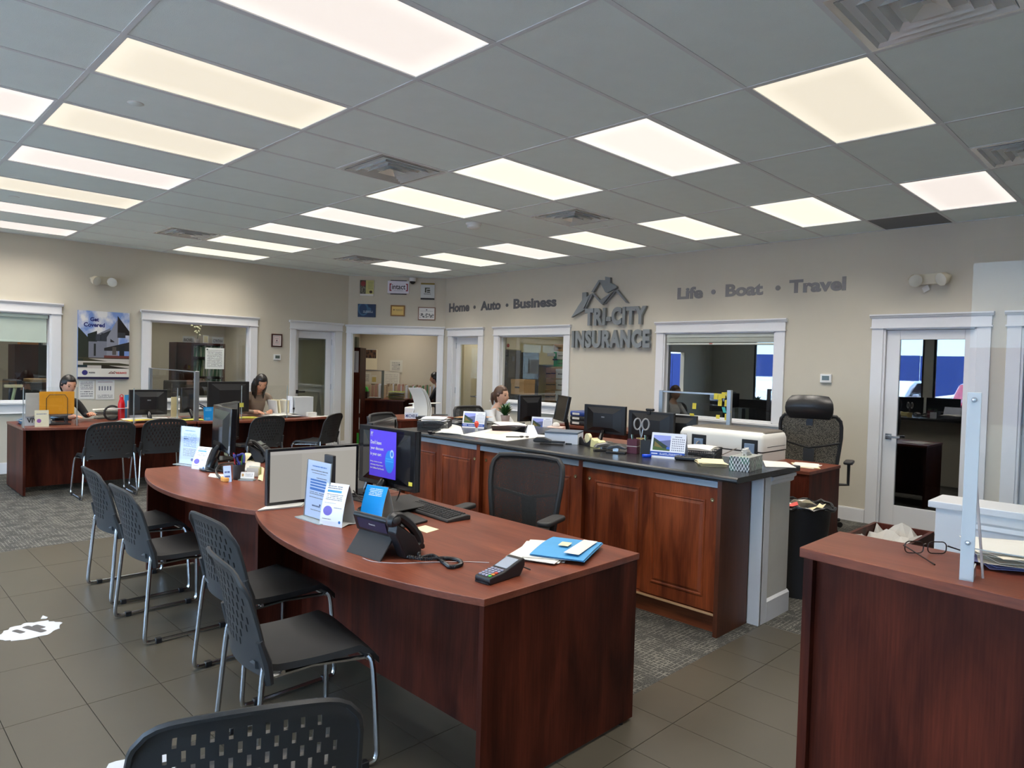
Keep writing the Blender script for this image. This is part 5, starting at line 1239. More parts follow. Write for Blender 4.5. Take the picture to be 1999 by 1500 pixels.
# ---- second desk clutter
t = thing('pen_cup', 'dark pen holder stuffed with pens and a blue lanyard on the second desk', 'pen holder', P(466,936,DZ))
MB().lathe([(0.036,0),(0.038,0.10),(0.035,0.10),(0.033,0.004),(0.0001,0.004)], n=20).build('cup', M_blkm, t, smooth=True)
for k, (a, c) in enumerate(((0.2,srgb(30,50,140)),(1.4,srgb(40,44,120)),(2.6,srgb(180,30,40)),(3.6,srgb(20,20,24)),(5.0,srgb(60,120,50)))):
    MB().cyl((0.01*math.cos(a),0.01*math.sin(a),0.01),(0.034*math.cos(a),0.034*math.sin(a),0.155+0.01*(k%3)),0.0042,n=8).build('pen', mat('pen_%d' % k, c, 0.35), t)
MB().tube(crv([(0.0,-0.02,0.10),(-0.03,0.01,0.16),(0.0,0.03,0.15),(0.03,0.0,0.165),(0.02,-0.03,0.11)],5), 0.008, 6).build('lanyard', mat('navy_lanyard', srgb(30,40,120), 0.6), t, smooth=True)
t = thing('card_tag', 'slanted pale blue card reading 2SLT, leaning on the pen holder of the second desk', 'card', P(452,940,DZ), PI+0.6)
X = Matrix.Rotation(0.12, 4, 'X')
MB(X).slab((0.03,-0.035,0.0),(0,0.055,0),(-0.006,0,0.105),0.0015).build('card', printed('tag_print', srgb(190,206,240), [('lines',0.15,0.2,0.85,0.75,srgb(30,50,110),2)]), t)
t = thing('card_holder', 'business card holder with white cards on the second desk', 'card holder', P(483,938,DZ), PI+0.75)
MB().slab((0.006,-0.045,0.012),(0,0.09,0),(-0.008,0,0.042),0.006).build('business_cards', printed('bizcard', srgb(232,230,224), [('disc',0.08,0.3,0.24,0.75,srgb(190,150,90)),('lines',0.35,0.3,0.9,0.8,INK,3)]), t)
MB().box(-0.02,0.03,-0.05,0.05,0,0.008).build('holder_foot', M_acre, t)
t = thing('sponge', 'small orange-yellow sponge beside the pen holder on the second desk', 'sponge', P(441,940,DZ))
MB().prism(rrect(0.05,0.075,0.016,3), 0.0, 0.028).build('sponge_block', mat('orange_sponge', srgb(224,160,84), 0.9, bump=(90,0.6)), t, bevel=0.006)
paper([(408,931),(432,935),(440,927),(412,925)], DZ, M_pap, 'two small white slips on the second desk near the cable loop', 'paper_slip', n=2)
t = thing('card_box', 'clear box of mixed business cards right of the pen holder on the second desk', 'card box', P(497,930,DZ), 0.8)
MB().box(-0.04,0.04,-0.045,0.045,0,0.05).build('box', M_acr, t)
r_ = random.Random(3)
for k in range(7): MB(Rz(r_.uniform(-.2,.2))).box(-0.032+0.009*k,-0.030+0.009*k,-0.04,0.04,0.003,0.045+r_.uniform(0,.03)).build('card', [M_pap,M_cream,mat('lime_card',srgb(170,200,90),0.6)][k%3], t)
for k, (pts, m, lab) in enumerate([([(505,938),(513,940),(516,915),(508,914)], M_cream, 'yellow notes peeking beside the pale screen on the second desk'), ([(470,905),(500,908),(505,890),(478,886)], M_cream, 'loose cream papers under the phone on the second desk'), ([(478,920),(505,922),(507,905),(482,900)], M_pap, 'loose white papers in front of the phone on the second desk')]): paper(pts, DZ, m, lab, n=3, curl=0.006, seed=k)
t = thing('sticky_note', 'pale green note stuck low on the edge-on monitor of the second desk', 'sticky note', (1.15,1.08,0.80))
MB().slab(P(438,889,X=1.13)+Vector((0,0,0)),Vector((0.0,-0.06,0.0)),Vector((-0.01,0,0.06)),0.001).build('note', mat('pale_green_note', srgb(196,208,170), 0.8), t, world=True)
# ---- eyeglasses, screen bracket, papers on reception counter
ZC1 = ZC
t = thing('eyeglasses', 'dark-framed eyeglasses lying open on the reception counter', 'eyeglasses', (1.0,-3.0,ZC1))
gL, gM, gR = P(1764,1066,ZC1+0.022), P(1808,1068,ZC1+0.024), P(1850,1068,ZC1+0.022)
ax = (gR-gL).normalized(); ww = (gR-gL).length
M_spec = mat('tortoise_frame', srgb(38,30,28), 0.25)
def lens(c, w, h):
    pts = rrect(w, h, 0.012, 4); return [c+ax*x+Vector((0,0,1))*y for x, y in pts]
for s in (-1, 1):
    c = (gL+gR)/2+ax*(s*ww*0.26); c.z = ZC1+0.019
    o = MB().tube(lens(c, ww*0.42, 0.032), 0.0016, 6, closed=True).build('rim', M_spec, t, world=True, smooth=True)
    MB().add(lens(c, ww*0.42, 0.032), [tuple(range(20))]).build('lens', M_acr, t, world=True)
c = (gL+gR)/2; c.z = ZC1+0.026
MB().tube([c-ax*ww*0.06, c+Vector((0,0,0.003)), c+ax*ww*0.06], 0.0016, 6).build('bridge', M_spec, t, world=True)
tl = P(1825,1103,ZC1+0.003); tr = P(1900,1083,ZC1+0.003)
a = gL+Vector((0,0,0.002)); MB().tube([a, a.lerp(tl,0.7), tl], [0.0022,0.0018,0.0024], 6).build('temple', M_spec, t, world=True, smooth=True)
a = gR+Vector((0,0,0.002)); MB().tube([a, a.lerp(tr,0.7), tr], [0.0022,0.0018,0.0024], 6).build('temple', M_spec, t, world=True, smooth=True)
t = thing('sneeze_guard', 'white upright bracket with two bolts holding a clear acrylic screen on the reception counter', 'sneeze guard', (*P(1888,1135,ZC1)[:2], ZC1))
g0 = P(1872,1132,ZC1); g1 = P(1900,1137,ZC1)
zt = at(1895,766,X=g0.x).z
X = Matrix.Translation((g0.x, g0.y, ZC1)) @ Rz(math.atan2((g1-g0).y, (g1-g0).x))
gw = (g1-g0).length
MB(X).box(0,gw,0.0,0.003,0,zt-ZC1).build('upright', mat('bracket_white', srgb(186,192,196), 0.35), t, world=True, bevel=0.001)
MB(X).box(0,gw,0.0,0.07,0,0.003).build('foot', mat('bracket_white', srgb(186,192,196), 0.35), t, world=True)
MB(X).box(gw-0.003,gw,0.0,0.07,0,0.03).build('gusset', mat('bracket_white', srgb(186,192,196), 0.35), t, world=True)
for z in (zt-0.018, ZC1+0.092): MB(X).lathe([(0.0001,0.006),(0.004,0.005),(0.0065,0.0)], n=16, xf=Matrix.Translation((gw/2,-0.0005,z-ZC1)) @ Matrix.Rotation(PI/2,4,'X')).build('bolt', M_chr, t, world=True, smooth=True)
MB(X).box(0.0,0.9,-0.0062,-0.0012,0.075,zt-ZC1+0.25).build('acrylic_sheet', M_acr, t, world=True) if False else None
sd = Vector((0.04,-1,0)).normalized()
pa = X @ Vector((0.0,0.006,0)); ztop = at(1897,468,X=g0.x).z-ZC1-0.0
b = MB(); b.add([pa+Vector((0,0,0.08)), pa+sd*0.85+Vector((0,0,0.08)), pa+sd*0.85+Vector((0,0,ztop)), pa+Vector((0,0,ztop))], [(0,1,2,3)]); b.build('acrylic_sheet', M_acr, t, world=True)
MB().tube([pa+Vector((0,0,0.08)), pa+sd*0.85+Vector((0,0,0.08))], 0.0015, 5).build('sheet_edge', M_acre, t, world=True)
rod = [at(1921,1083,X=g0.x+0.06), at(1907,960,X=g0.x+0.07), at(1903,905,X=g0.x+0.07)]
MB().tube([Vector((rod[0].x,rod[0].y,ZC1)), rod[1], rod[2]], 0.003, 6).build('cable', mat('pale_cable', srgb(170,160,160), 0.5), t, world=True)
t = thing('paper_stack', 'untidy stack of cream receipts and forms at the right edge of the reception counter', 'papers', (*P(1960,1110,ZC1)[:2], ZC1))
r_ = random.Random(5); c = P(1975,1108,ZC1)
for k in range(12):
    X = Matrix.Translation((c.x+r_.uniform(-.02,.02)+0.02, c.y+r_.uniform(-.02,.01), ZC1+0.001+0.0045*k)) @ Rz(0.4+r_.uniform(-.35,.35))
    wv = r_.uniform(0.0,0.006)
    rows = [[X @ Vector((-0.08+0.16*i/4, -0.11+0.2*j/4, wv*math.sin(i*1.3+k)+wv)) for i in range(5)] for j in range(5)]
    MB().sheet(rows, 0.0012).build('sheet', [M_pap, mat('cream_form', srgb(222,214,196), 0.8), mat('blue_form', srgb(120,124,170), 0.7)][0 if k > 8 else (2 if k < 3 else 1)], t, world=True)
# wooden bin and black bin
t = thing('wooden_waste_bin', 'reddish wooden bin lined with a crumpled bag behind the reception counter', 'bin', (3.40,-2.25,0))
X = Matrix.Translation((3.50,-2.29,0)) @ Rz(0.0)
b = MB(X); b.box(-0.30,0.30,0.15,0.17,0,0.60); b.box(-0.30,0.30,-0.17,-0.15,0,0.60); b.box(0.28,0.30,-0.15,0.15,0,0.60); b.box(-0.30,-0.28,-0.15,0.15,0,0.60); b.box(-0.28,0.28,-0.15,0.15,0.02,0.04); b.build('box', M_mah, t, world=True, bevel=0.002)
r_ = random.Random(9); rows = [[X @ Vector((-0.27+0.54*i/8, -0.145+0.29*j/6, 0.54+r_.uniform(-.03,.07)+(0.03 if i == 8 else 0))) for i in range(9)] for j in range(7)]
MB().sheet(rows, 0.002).build('bag', mat('crumpled_grey_bag', srgb(176,172,166), 0.6), t, world=True)
tb = P(1600,1040,0.50)
t = thing('waste_bin', 'black lined waste bin with crumpled paper beside the white half wall', 'bin', (3.86,-1.62,0))
MB().lathe([(0.15,0.0),(0.20,0.60),(0.215,0.62),(0.205,0.60),(0.19,0.57),(0.15,0.03),(0.0001,0.03)], n=28).build('bin_body', M_blkm, t, smooth=True)
r_ = random.Random(2); rim = [(0.215*math.cos(2*PI*k/40)*(1+r_.uniform(-.03,.05)), 0.215*math.sin(2*PI*k/40)*(1+r_.uniform(-.03,.05)), 0.62+r_.uniform(-.012,.02)) for k in range(40)]
MB().tube(rim, 0.010, 6, closed=True).build('bag_rim', mat('black_bin_bag', (0.015,0.015,0.017,1), 0.25), t, smooth=True)
for k, (x, y, z, a, m) in enumerate(((-0.05,0.0,0.60,0.3,M_pap),(0.07,0.02,0.615,1.2,M_pap),(-0.12,0.04,0.61,2.0,mat('red_wrapper',srgb(200,60,50),0.5)),(0.0,-0.08,0.60,2.6,M_cream))):
    rr = random.Random(k); rows = [[Vector((x,y,z))+Euler((0.3,0.35,a)).to_matrix() @ Vector((-0.075+0.15*i/4,-0.07+0.14*j/4,rr.uniform(-.012,.018))) for i in range(5)] for j in range(5)]
    MB().sheet(rows, 0.0012).build('crumpled_paper', m, t)
# floor decals
def decal(cx, cy, w, h, label, rz=0):
    t = thing('floor_decal', label, 'floor decal', (cx, cy, 0.0005), rz); r_ = random.Random(4); M_d = mat('worn_white_vinyl', srgb(206,210,218), 0.5)
    b = MB(); n = 40; b.prism([(w/2*math.cos(2*PI*k/n)*(1+r_.uniform(-.12,.06)), h/2*math.sin(2*PI*k/n)*(1+r_.uniform(-.14,.08))) for k in range(n)], 0, 0.0008); b.build('vinyl', M_d, t)
    b = MB(); b.prism(rrect(w*0.12,h*0.62,0.012,3,0.02,-0.0), 0.0008,0.0014); b.prism(rrect(w*0.10,h*0.3,0.01,3,-w*0.13,h*0.15), 0.0008,0.0014); b.prism(rrect(w*0.1,h*0.3,0.01,3,w*0.18,h*0.05), 0.0008,0.0014); b.build('figure_print', mat('grey_footprint_print', srgb(84,82,82), 0.5), t)
    MB().prism([(w*0.45,h*0.45),(w*0.58,h*0.60),(w*0.56,h*0.40),(w*0.5,h*0.36)], 0,0.0008).build('flake', M_d, t)
a, b_ = P(12,1232,0), P(130,1222,0); c_ = (P(60,1247,0)+P(60,1217,0))/2
decal(c_.x, c_.y, 0.30, 0.27, 'worn white round floor sticker on the grey tiles at the left', 0.4)
c2 = P(255,1500,0); decal(c2.x, c2.y-0.05, 0.30, 0.27, 'worn white floor sticker half hidden behind the foreground chair', 0.2)
# ============================================================ ON THE BLACK WORKTOP
def wt(px, py, dz=0.0): return at(px, py, Z=WZ+dz)
def on_wt(pts, m, label, **k): return paper(pts, WZ, m, label, **k)
def wire_basket(name, label, c, w, d, h, rz, m, base_z, cell=0.012):
    "mesh letter basket: real wires in two directions, joined per side"
    t = thing(name, label, 'basket', (c[0], c[1], base_z), rz)
    b = MB()
    for z in (0.004, h): b.tube([(-w/2,-d/2,z),(w/2,-d/2,z),(w/2,d/2,z),(-w/2,d/2,z)], 0.0028 if z > 0.01 else 0.002, 5, closed=True)
    b.build('rim_wire', m, t, smooth=True)
    for (x0, y0, x1, y1) in ((-w/2,-d/2,w/2,-d/2),(w/2,-d/2,w/2,d/2),(w/2,d/2,-w/2,d/2),(-w/2,d/2,-w/2,-d/2)):
        b = MB(); n = int(math.hypot(x1-x0, y1-y0)/cell); dx, dy = (x1-x0), (y1-y0); L_ = math.hypot(dx, dy); nx, ny = -dy/L_*0.0008, dx/L_*0.0008
        for k in range(n+1):
            x = x0+dx*k/n; y = y0+dy*k/n; b.cbox((x,y,h/2),(0.0035 if dx else 0.0016,0.0035 if dy else 0.0016,h))
        for k in range(1, int(h/cell)):
            z = k*cell; b.cbox(((x0+x1)/2,(y0+y1)/2,z),(abs(dx) or 0.0016, abs(dy) or 0.0016, 0.0045))
        b.build('mesh_side', m, t, kind='stuff')
    MB().box(-w/2,w/2,-d/2,d/2,0.0,0.003).build('bottom', m, t)
    return t
c = wt(862, 832)
bk = wire_basket('letter_basket', 'black mesh letter basket heaped with papers at the far end of the black worktop', wq(3.02,1.42), 0.36, 0.27, 0.075, 0.78, M_blkm, WZ)
def heap(name, label, c, z, n, w, d, rz, mats, seed, th=0.004, jit=0.03, cat='papers', arch=0.008):
    t = thing(name, label, cat, (c[0], c[1], z)); r_ = random.Random(seed)
    for k in range(n):
        X = Matrix.Translation((c[0]+r_.uniform(-jit,jit), c[1]+r_.uniform(-jit,jit), z+0.001+th*k)) @ Rz(rz+r_.uniform(-.25,.25)); wv = r_.uniform(0, arch)
        MB().sheet([[X @ Vector((-w/2+w*i/4, -d/2+d*j/4, wv*math.sin(PI*i/4)+wv*math.sin(PI*j/4))) for i in range(5)] for j in range(5)], 0.0014).build('sheet', mats[k % len(mats)], t, world=True)
    return t
M_pap2 = mat('bluish_white_paper', srgb(214,218,228), 0.8, var=0.03); M_fprint = mat('printed_form_paper', srgb(200,200,198), 0.8, bump=(40,0.2), var=0.12)
heap('paper_stack', 'loose white papers heaped in the black letter basket', wq(3.02,1.42), WZ+0.055, 9, 0.30, 0.21, 0.78, [M_pap, M_fprint, M_pap2], 11, 0.005, 0.02)
cables('marker_pen', 'dark pen lying on top of the letter basket papers', [[Vector((3.05,1.50,WZ+0.112)), Vector((3.10,1.47,WZ+0.112)), Vector((3.16,1.41,WZ+0.112))]], 0.006, M_blkm, 'pen')
t = thing('clip_box', 'long black clip box in front of the letter basket', 'box', wt(848,845), 0.5)
MB().box(-0.10,0.10,-0.02,0.02,0,0.022).build('box_body', M_blkg, t, bevel=0.005)
on_wt([(850,858-12),(905,850),(900,834),(868,829)], M_pap, 'white curled sheets right of the letter basket on the black worktop', n=3, curl=0.01)
def tent_calendar(p, w, h, facing, label, photo=True, group=None):
    t = thing('desk_calendar', label, 'calendar', p, facing, 'tent desk calendars with a mountain lake picture')
    s = 0.05; 
    cm = printed('calendar_print', srgb(226,230,240), [('fill',0.06,0.30,0.56,0.90,srgb(150,160,226)),('slope',0.06,0.62,0.56,0.74,srgb(96,104,150),0.3),('slope',0.06,0.80,0.561,0.42,srgb(40,62,52),0.30),('slope',0.1,0.66,0.45,0.30,srgb(120,104,52),0.31),('slope',0.06,0.46,0.56,0.36,srgb(70,96,48),0.30),('fill',0.46,0.36,0.56,0.46,srgb(60,100,190)),
        ('lines',0.68,0.84,0.88,0.90,srgb(60,70,110),1),('grid',0.60,0.30,0.97,0.82,srgb(90,96,120),(7,6)),('fill',0.0,0.08,1.0,0.25,srgb(30,76,170)),('lines',0.28,0.12,0.95,0.21,srgb(220,226,240),2),('lines',0.04,0.11,0.22,0.22,srgb(220,226,240),1)], 0.35)
    b = MB(); b.slab((s,-w/2,0.0),(0,w,0),(-s+0.004,0,h),0.0015); b.build('picture_page', cm, t)
    MB().slab((-s,w/2,0.0),(0,-w,0),(s-0.004,0,h),0.0015).build('rear_flap', mat('calendar_back', srgb(206,212,230), 0.6), t)
    b = MB(); n = 22
    for k in range(n):
        y = -w/2+w*(k+0.5)/n; b.tube([(0.006*math.cos(a), y, h+0.002+0.005*math.sin(a)) for a in [2*PI*q/6 for q in range(6)]], 0.0008, 4, closed=True)
    b.build('wire_binding', M_blk, t, kind='stuff')
    return t
tent_calendar(wq3(3.40,1.30), 0.215, 0.15, PI+0.55, 'tent calendar between the letter basket and the paper tray on the black worktop')
t = thing('marker_flag', 'small red and white tag standing before the middle desk calendar', 'tag', wt(930,842), PI+0.6)
MB().slab((0,-0.012,0),(0,0.024,0),(-0.004,0,0.035),0.001).build('white_base', M_pap, t); MB().lathe([(0.006,0),(0.018,0.02),(0.02,0.045),(0.008,0.06),(0.0001,0.061)], c=(0,0,0.03), n=14).build('red_top', mat('bright_red_plastic', srgb(222,66,50), 0.35), t, smooth=True)
tent_calendar(wq3(3.11,-1.02), 0.235, 0.165, PI+0.28, 'tent calendar right of the square pen cups on the black worktop')
# big white sheet, keys
on_wt([(900,850),(990,862),(1075,852),(960,838)], M_pap, 'large white sheet spread flat on the black worktop under the keys', n=2)
on_wt([(945,846),(975,849),(1005,842),(975,838)], mat('pink_form', srgb(222,190,180), 0.8), 'pale pink slips on the large white sheet', n=1, name='paper_slip').location.z += 0.004
kp = wt(1018,856)
t = thing('keys', 'black key fob with a lanyard lying on the large white sheet', 'keys', kp+Vector((0,0,0.006)))
MB().ball((0.0,0,0.008),(0.022,0.018,0.008)).build('fob', M_blk, t, smooth=True); MB().ball((0.035,-0.03,0.007),(0.017,0.015,0.007)).build('fob', M_blk, t, smooth=True)
MB().tube([(-0.015,0.01,0.005),(-0.05,0.05,0.004),(-0.09,0.09,0.003)], 0.005, 6).build('strap', M_blk, t)
MB().tube([(0.03*0.5*math.cos(a)+0.018,0.03*0.5*math.sin(a)-0.012,0.006) for a in [2*PI*k/12 for k in range(12)]], 0.0015, 4, closed=True).build('key_ring', M_chr, t)
# paper tray and folders behind
t = thing('paper_tray', 'black tray holding white and lilac tissue papers on the black worktop', 'tray', wq3(3.56,1.0), 0.78)
MB().prism([(-0.20,-0.14),(0.20,-0.14),(0.20,0.14),(-0.20,0.14)], 0.0, 0.006).build('tray_floor', M_blkg, t)
b = MB()
for (a, c, d, e) in ((-0.20,-0.14,0.20,-0.14),(0.20,-0.14,0.20,0.14),(0.20,0.14,-0.20,0.14),(-0.20,0.14,-0.20,-0.14)):
    b.add([(a,c,0),(d,e,0),(d*1.09,e*1.09,0.05),(a*1.09,c*1.09,0.05)], [(0,1,2,3)])
b.build('tray_wall', M_blkg, t)
heap('paper_stack', 'white papers with a lilac tissue lying in the black tray', wq(3.56,1.0), WZ+0.032, 5, 0.38, 0.25, 0.78, [M_pap, M_fprint, M_pap, mat('lilac_tissue', srgb(214,198,216), 0.9), M_pap], 21, 0.005, 0.012)
t = thing('stapler', 'black desk stapler on the black worktop right of the keys', 'stapler', wt(1062,867), -0.35)
MB().box(-0.03,0.15,-0.018,0.018,0,0.008).build('base_plate', M_blk, t, bevel=0.004)
MB().yprism([(-0.08,0.012),(0.06,0.012),(0.06,0.03),(0.0,0.052),(-0.06,0.050),(-0.085,0.030)], -0.022,0.022).build('head', M_blkm, t, bevel=0.008, seg=3)
MB().box(0.0,0.16,-0.012,0.012,0.012,0.028).build('magazine', M_blk, t, bevel=0.003)
t.rotation_euler[2] = -PI/2+0.55
t = thing('mobile_phone', 'thin black mobile phone lying flat between the stapler and the tape dispenser', 'phone', wt(1115,866), 0.6)
MB().prism(rrect(0.15,0.075,0.01,3), 0, 0.009).build('phone_body', M_blkg, t, bevel=0.002)
t = thing('paper_ream', 'thick block of white paper topped by a grey pad on the black worktop', 'papers', wq3(3.19,-0.005), 0.5)
MB().box(-0.11,0.12,-0.13,0.13,0,0.078).build('paper_block', M_pap2, t, bevel=0.002); MB().box(-0.115,0.12,-0.13,0.13,0.078,0.092).build('grey_pad', mat('slate_pad', srgb(92,102,116), 0.6), t, bevel=0.002)
# tape dispensers
def tape(p, rz, label, body):
    t = thing('tape_dispenser', label, 'tape dispenser', p, rz)
    pr = [(-0.09,0.0),(0.10,0.0),(0.10,0.055),(0.092,0.07),(0.080,0.05),(0.06,0.038),(0.03,0.020),(0.0,0.022),(-0.03,0.05),(-0.06,0.062),(-0.085,0.05)]
    for s in (-1, 1): MB().yprism(pr, s*0.03-0.004, s*0.03+0.004).build('side_wall', body, t, bevel=0.003)
    MB().box(-0.085,0.095,-0.028,0.028,0,0.018).build('weighted_base', body, t)
    MB().cyl((-0.0,-0.012,0.055),(-0.0,0.012,0.055),0.036,n=24).build('tape_roll', mat('cream_tape', srgb(226,214,170), 0.4), t, smooth=True)
    return t
tape(wq3(3.21,-0.235), -PI/2-0.35, 'black-sided tape dispenser with a cream roll on the black worktop', M_blk)
t = thing('glue_tub', 'cream plastic tape holder beside the black tape dispenser', 'tape dispenser', wq3(3.13,-0.39), -PI/2-0.35)
MB().yprism([(-0.06,0.0),(0.07,0.0),(0.075,0.05),(0.045,0.062),(0.0,0.055),(-0.05,0.07)], -0.03,0.03).build('body', mat('cream_plastic', srgb(222,212,150), 0.4), t, bevel=0.006)
t = thing('scissors_holder', 'pale cup holding grey-handled scissors at the back of the black worktop', 'pen holder', wq3(3.46,-0.55))
MB().lathe([(0.032,0),(0.036,0.07),(0.033,0.07),(0.029,0.004),(0.0001,0.004)], n=18).build('cup', mat('amber_cup', srgb(190,170,110), 0.3), t, smooth=True)
for s in (-1, 1):
    c = Vector((0.012*s,-0.028*s,0.175)); Y = Vector((0.72,-0.69,0))
    MB().tube([c+Y*(0.026*math.cos(a))*1.0+Vector((0,0,0.042*math.sin(a))) for a in [2*PI*k/16 for k in range(16)]], 0.0065, 6, closed=True).build('scissor_handle', mat('grey_handle', srgb(150,150,152), 0.4), t, smooth=True)
    MB().tube([(0.006*s,-0.012*s,0.14),(-0.004*s,0.006*s,0.02)], 0.005, 6).build('blade', M_chr, t)
for p_, rz, lab, col in ((wq3(3.02,-0.53),0.9,'grey hole punch with a dark red underside near the tape dispensers',srgb(120,118,116)),(wq3(3.00,-0.66),0.4,'black and silver hand punch beside the dark red pen cups',srgb(70,70,72))):
    t = thing('hole_punch', lab, 'hole punch', p_, rz-PI/2)
    MB().yprism([(-0.07,0.0),(0.07,0.0),(0.07,0.012),(-0.07,0.012)], -0.028,0.028).build('base_plate', M_blk, t, bevel=0.004)
    MB().yprism([(-0.07,0.028),(-0.05,0.05),(0.02,0.062),(0.075,0.04),(0.07,0.03),(0.0,0.038),(-0.05,0.022)], -0.026,0.026).build('lever', mat('punch_'+str(len(MATS)), col, 0.3, 0.4), t, bevel=0.006, seg=3)
    MB().box(-0.02,0.02,-0.02,0.02,0.012,0.05).build('punch_block', M_chr, t, bevel=0.002)
for p_, lab, m, h in ((wq3(3.10,-0.735),'square dark red pen cup with a white band, left of the desk calendar',mat('maroon_box', srgb(92,30,50), 0.5),0.10),(wq3(3.14,-0.82),'square black pen cup between the dark red cup and the calendar',M_blkm,0.10)):
    t = thing('pen_cup', lab, 'pen holder', p_, 0.3)
    b = MB(); s = 0.036
    b.box(-s,s,-s,-s+0.003,0,h); b.box(-s,s,s-0.003,s,0,h); b.box(-s,-s+0.003,-s,s,0,h); b.box(s-0.003,s,-s,s,0,h); b.box(-s,s,-s,s,0,0.003)
    b.build('cup_body', m, t, bevel=0.001)
    if 'red' in lab[:16]: MB().box(-s-0.001,s+0.001,-s-0.001,s+0.001,h*0.5,h*0.54).build('rubber_band', M_pap, t)
    for k in range(3): MB().cyl((0.01*k-0.01,0,0.005),(0.02*k-0.02,0.012*k,h+0.03),0.004,n=7).build('pen', [M_blkm, mat('pen_4', srgb(60,120,50), 0.35), M_chr][k], t)
t = thing('note_holder', 'small pale card block tucked behind the black pen cup', 'notes', wq3(3.24,-0.80), 0.3); MB().box(-0.02,0.02,-0.035,0.035,0,0.085).build('block', M_pap2, t)
t = thing('correction_tape', 'glossy blue correction tape in front of the black pen cup', 'correction tape', wt(1262,893), -0.6)
MB().prism([(-0.03,-0.014),(0.0,-0.022),(0.032,-0.014),(0.035,0.008),(0.0,0.02),(-0.03,0.012)], 0, 0.02).build('casing', mat('royal_blue_plastic', srgb(24,76,214), 0.2), t, bevel=0.007, seg=3)
t = thing('calculator', 'dark calculator lying in front of the letter tray on the black worktop', 'calculator', wt(1343,899), -PI/2+0.45)
MB().prism(rrect(0.17,0.075,0.014,4), 0.002, 0.026).build('casing', M_blk, t, bevel=0.008, seg=3)
for i in range(5):
    for j in range(4): MB().cbox((-0.06+0.022*i,-0.024+0.016*j,0.0275),(0.016,0.011,0.004)).build('key', mat('dark_grey_keys', srgb(60,60,64), 0.5), t)
wire_basket('letter_tray', 'black letter tray with white papers between the calendar and the printer', wq(3.38,-1.10), 0.32, 0.25, 0.055, 0.35, M_blkm, WZ)
heap('paper_stack', 'white papers in the black letter tray beside the near desk calendar', wq(3.38,-1.09), WZ+0.05, 4, 0.28, 0.21, 0.35, [M_pap], 31, 0.003, 0.008)
heap('envelope_stack', 'stack of pale yellow envelopes beside the tissue box', wq(3.09,-1.345), WZ, 5, 0.24, 0.16, 0.55, [M_cream], 33, 0.0045, 0.008, 'envelopes', 0.002)
t = thing('tissue_box', 'tissue box with green and black leaf pattern and a tissue pulled up', 'tissue box', wq3(3.055,-1.605), 0.12)
m = bpy.data.materials.new('leaf_pattern_card'); m.use_nodes = True; nt = m.node_tree; N = nt.nodes.new; L = nt.links.new
tcn = N('ShaderNodeTexCoord'); mp = N('ShaderNodeMapping'); L(tcn.outputs['Object'], mp.inputs[0]); mp.inputs['Scale'].default_value = (52, 52, 30)
ab = N('ShaderNodeSeparateXYZ'); L(mp.outputs[0], ab.inputs[0])
def MM(op, a, b=None):
    n = N('ShaderNodeMath'); n.operation = op
    for i, v in enumerate((a, b)):
        if v is None: continue
        if isinstance(v, (int, float)): n.inputs[i].default_value = v
        else: L(v, n.inputs[i])
    return n.outputs[0]
u_ = MM('ADD', ab.outputs[0], ab.outputs[1]); fu = MM('ABSOLUTE', MM('SUBTRACT', MM('FRACT', u_), 0.5)); vv = MM('FRACT', MM('ADD', ab.outputs[2], MM('MULTIPLY', fu, -1.9)))
nz = N('ShaderNodeTexNoise'); nz.inputs['Scale'].default_value = 60; L(tcn.outputs['Object'], nz.inputs['Vector'])
msk = MM('GREATER_THAN', MM('ADD', vv, MM('MULTIPLY', MM('SUBTRACT', nz.outputs[0], 0.5), 0.7)), 0.58)
n3 = N('ShaderNodeTexNoise'); n3.inputs['Scale'].default_value = 14; L(tcn.outputs['Object'], n3.inputs['Vector'])
r1 = N('ShaderNodeValToRGB'); L(n3.outputs[0], r1.inputs[0]); r1.color_ramp.elements[0].color = srgb(16,26,30); r1.color_ramp.elements[1].color = srgb(30,96,70); r1.color_ramp.elements[0].position = 0.45; r1.color_ramp.elements[1].position = 0.6
mx = N('ShaderNodeMixRGB'); L(msk, mx.inputs[0]); L(r1.outputs[0], mx.inputs[1]); mx.inputs[2].default_value = srgb(222,224,220); L(mx.outputs[0], nt.nodes['Principled BSDF'].inputs['Base Color']); nt.nodes['Principled BSDF'].inputs['Roughness'].default_value = 0.45
MB().box(-0.115,0.115,-0.060,0.060,0,0.085).build('box_body', m, t, bevel=0.001)
r_ = random.Random(8); rows = []
for i in range(9):
    v = i/8; rows.append([((-0.05+0.1*j/8)*(1-0.35*v)+r_.uniform(-.006,.006), 0.012*math.sin(j*1.7+v*2)+r_.uniform(-.006,.006), 0.083+0.05*v*(1-0.3*abs(j/8-0.5))+r_.uniform(-.004,.004)) for j in range(9)])
MB().sheet(rows, 0.0015).build('tissue', M_pap, t, smooth=True)
MB().sheet([[(x*1.1+0.01,y+0.02*math.cos(x*60),0.086+(z-0.083)*0.5) for x,y,z in r] for r in rows], 0.0015).build('tissue', M_pap, t, smooth=True)
on_wt([(1495,912),(1555,914),(1535,903),(1490,900)], M_pap, 'white sheet at the near corner of the black worktop behind the tissue box', n=2)
heap('folder_stack', 'brown and white folders stacked behind the middle desk calendar', wq(3.66,1.62), WZ, 4, 0.34, 0.26, 0.5, [M_blkm, M_pap, M_blkm, mat('manila_brown', srgb(176,130,82), 0.7)], 41, 0.022, 0.012)

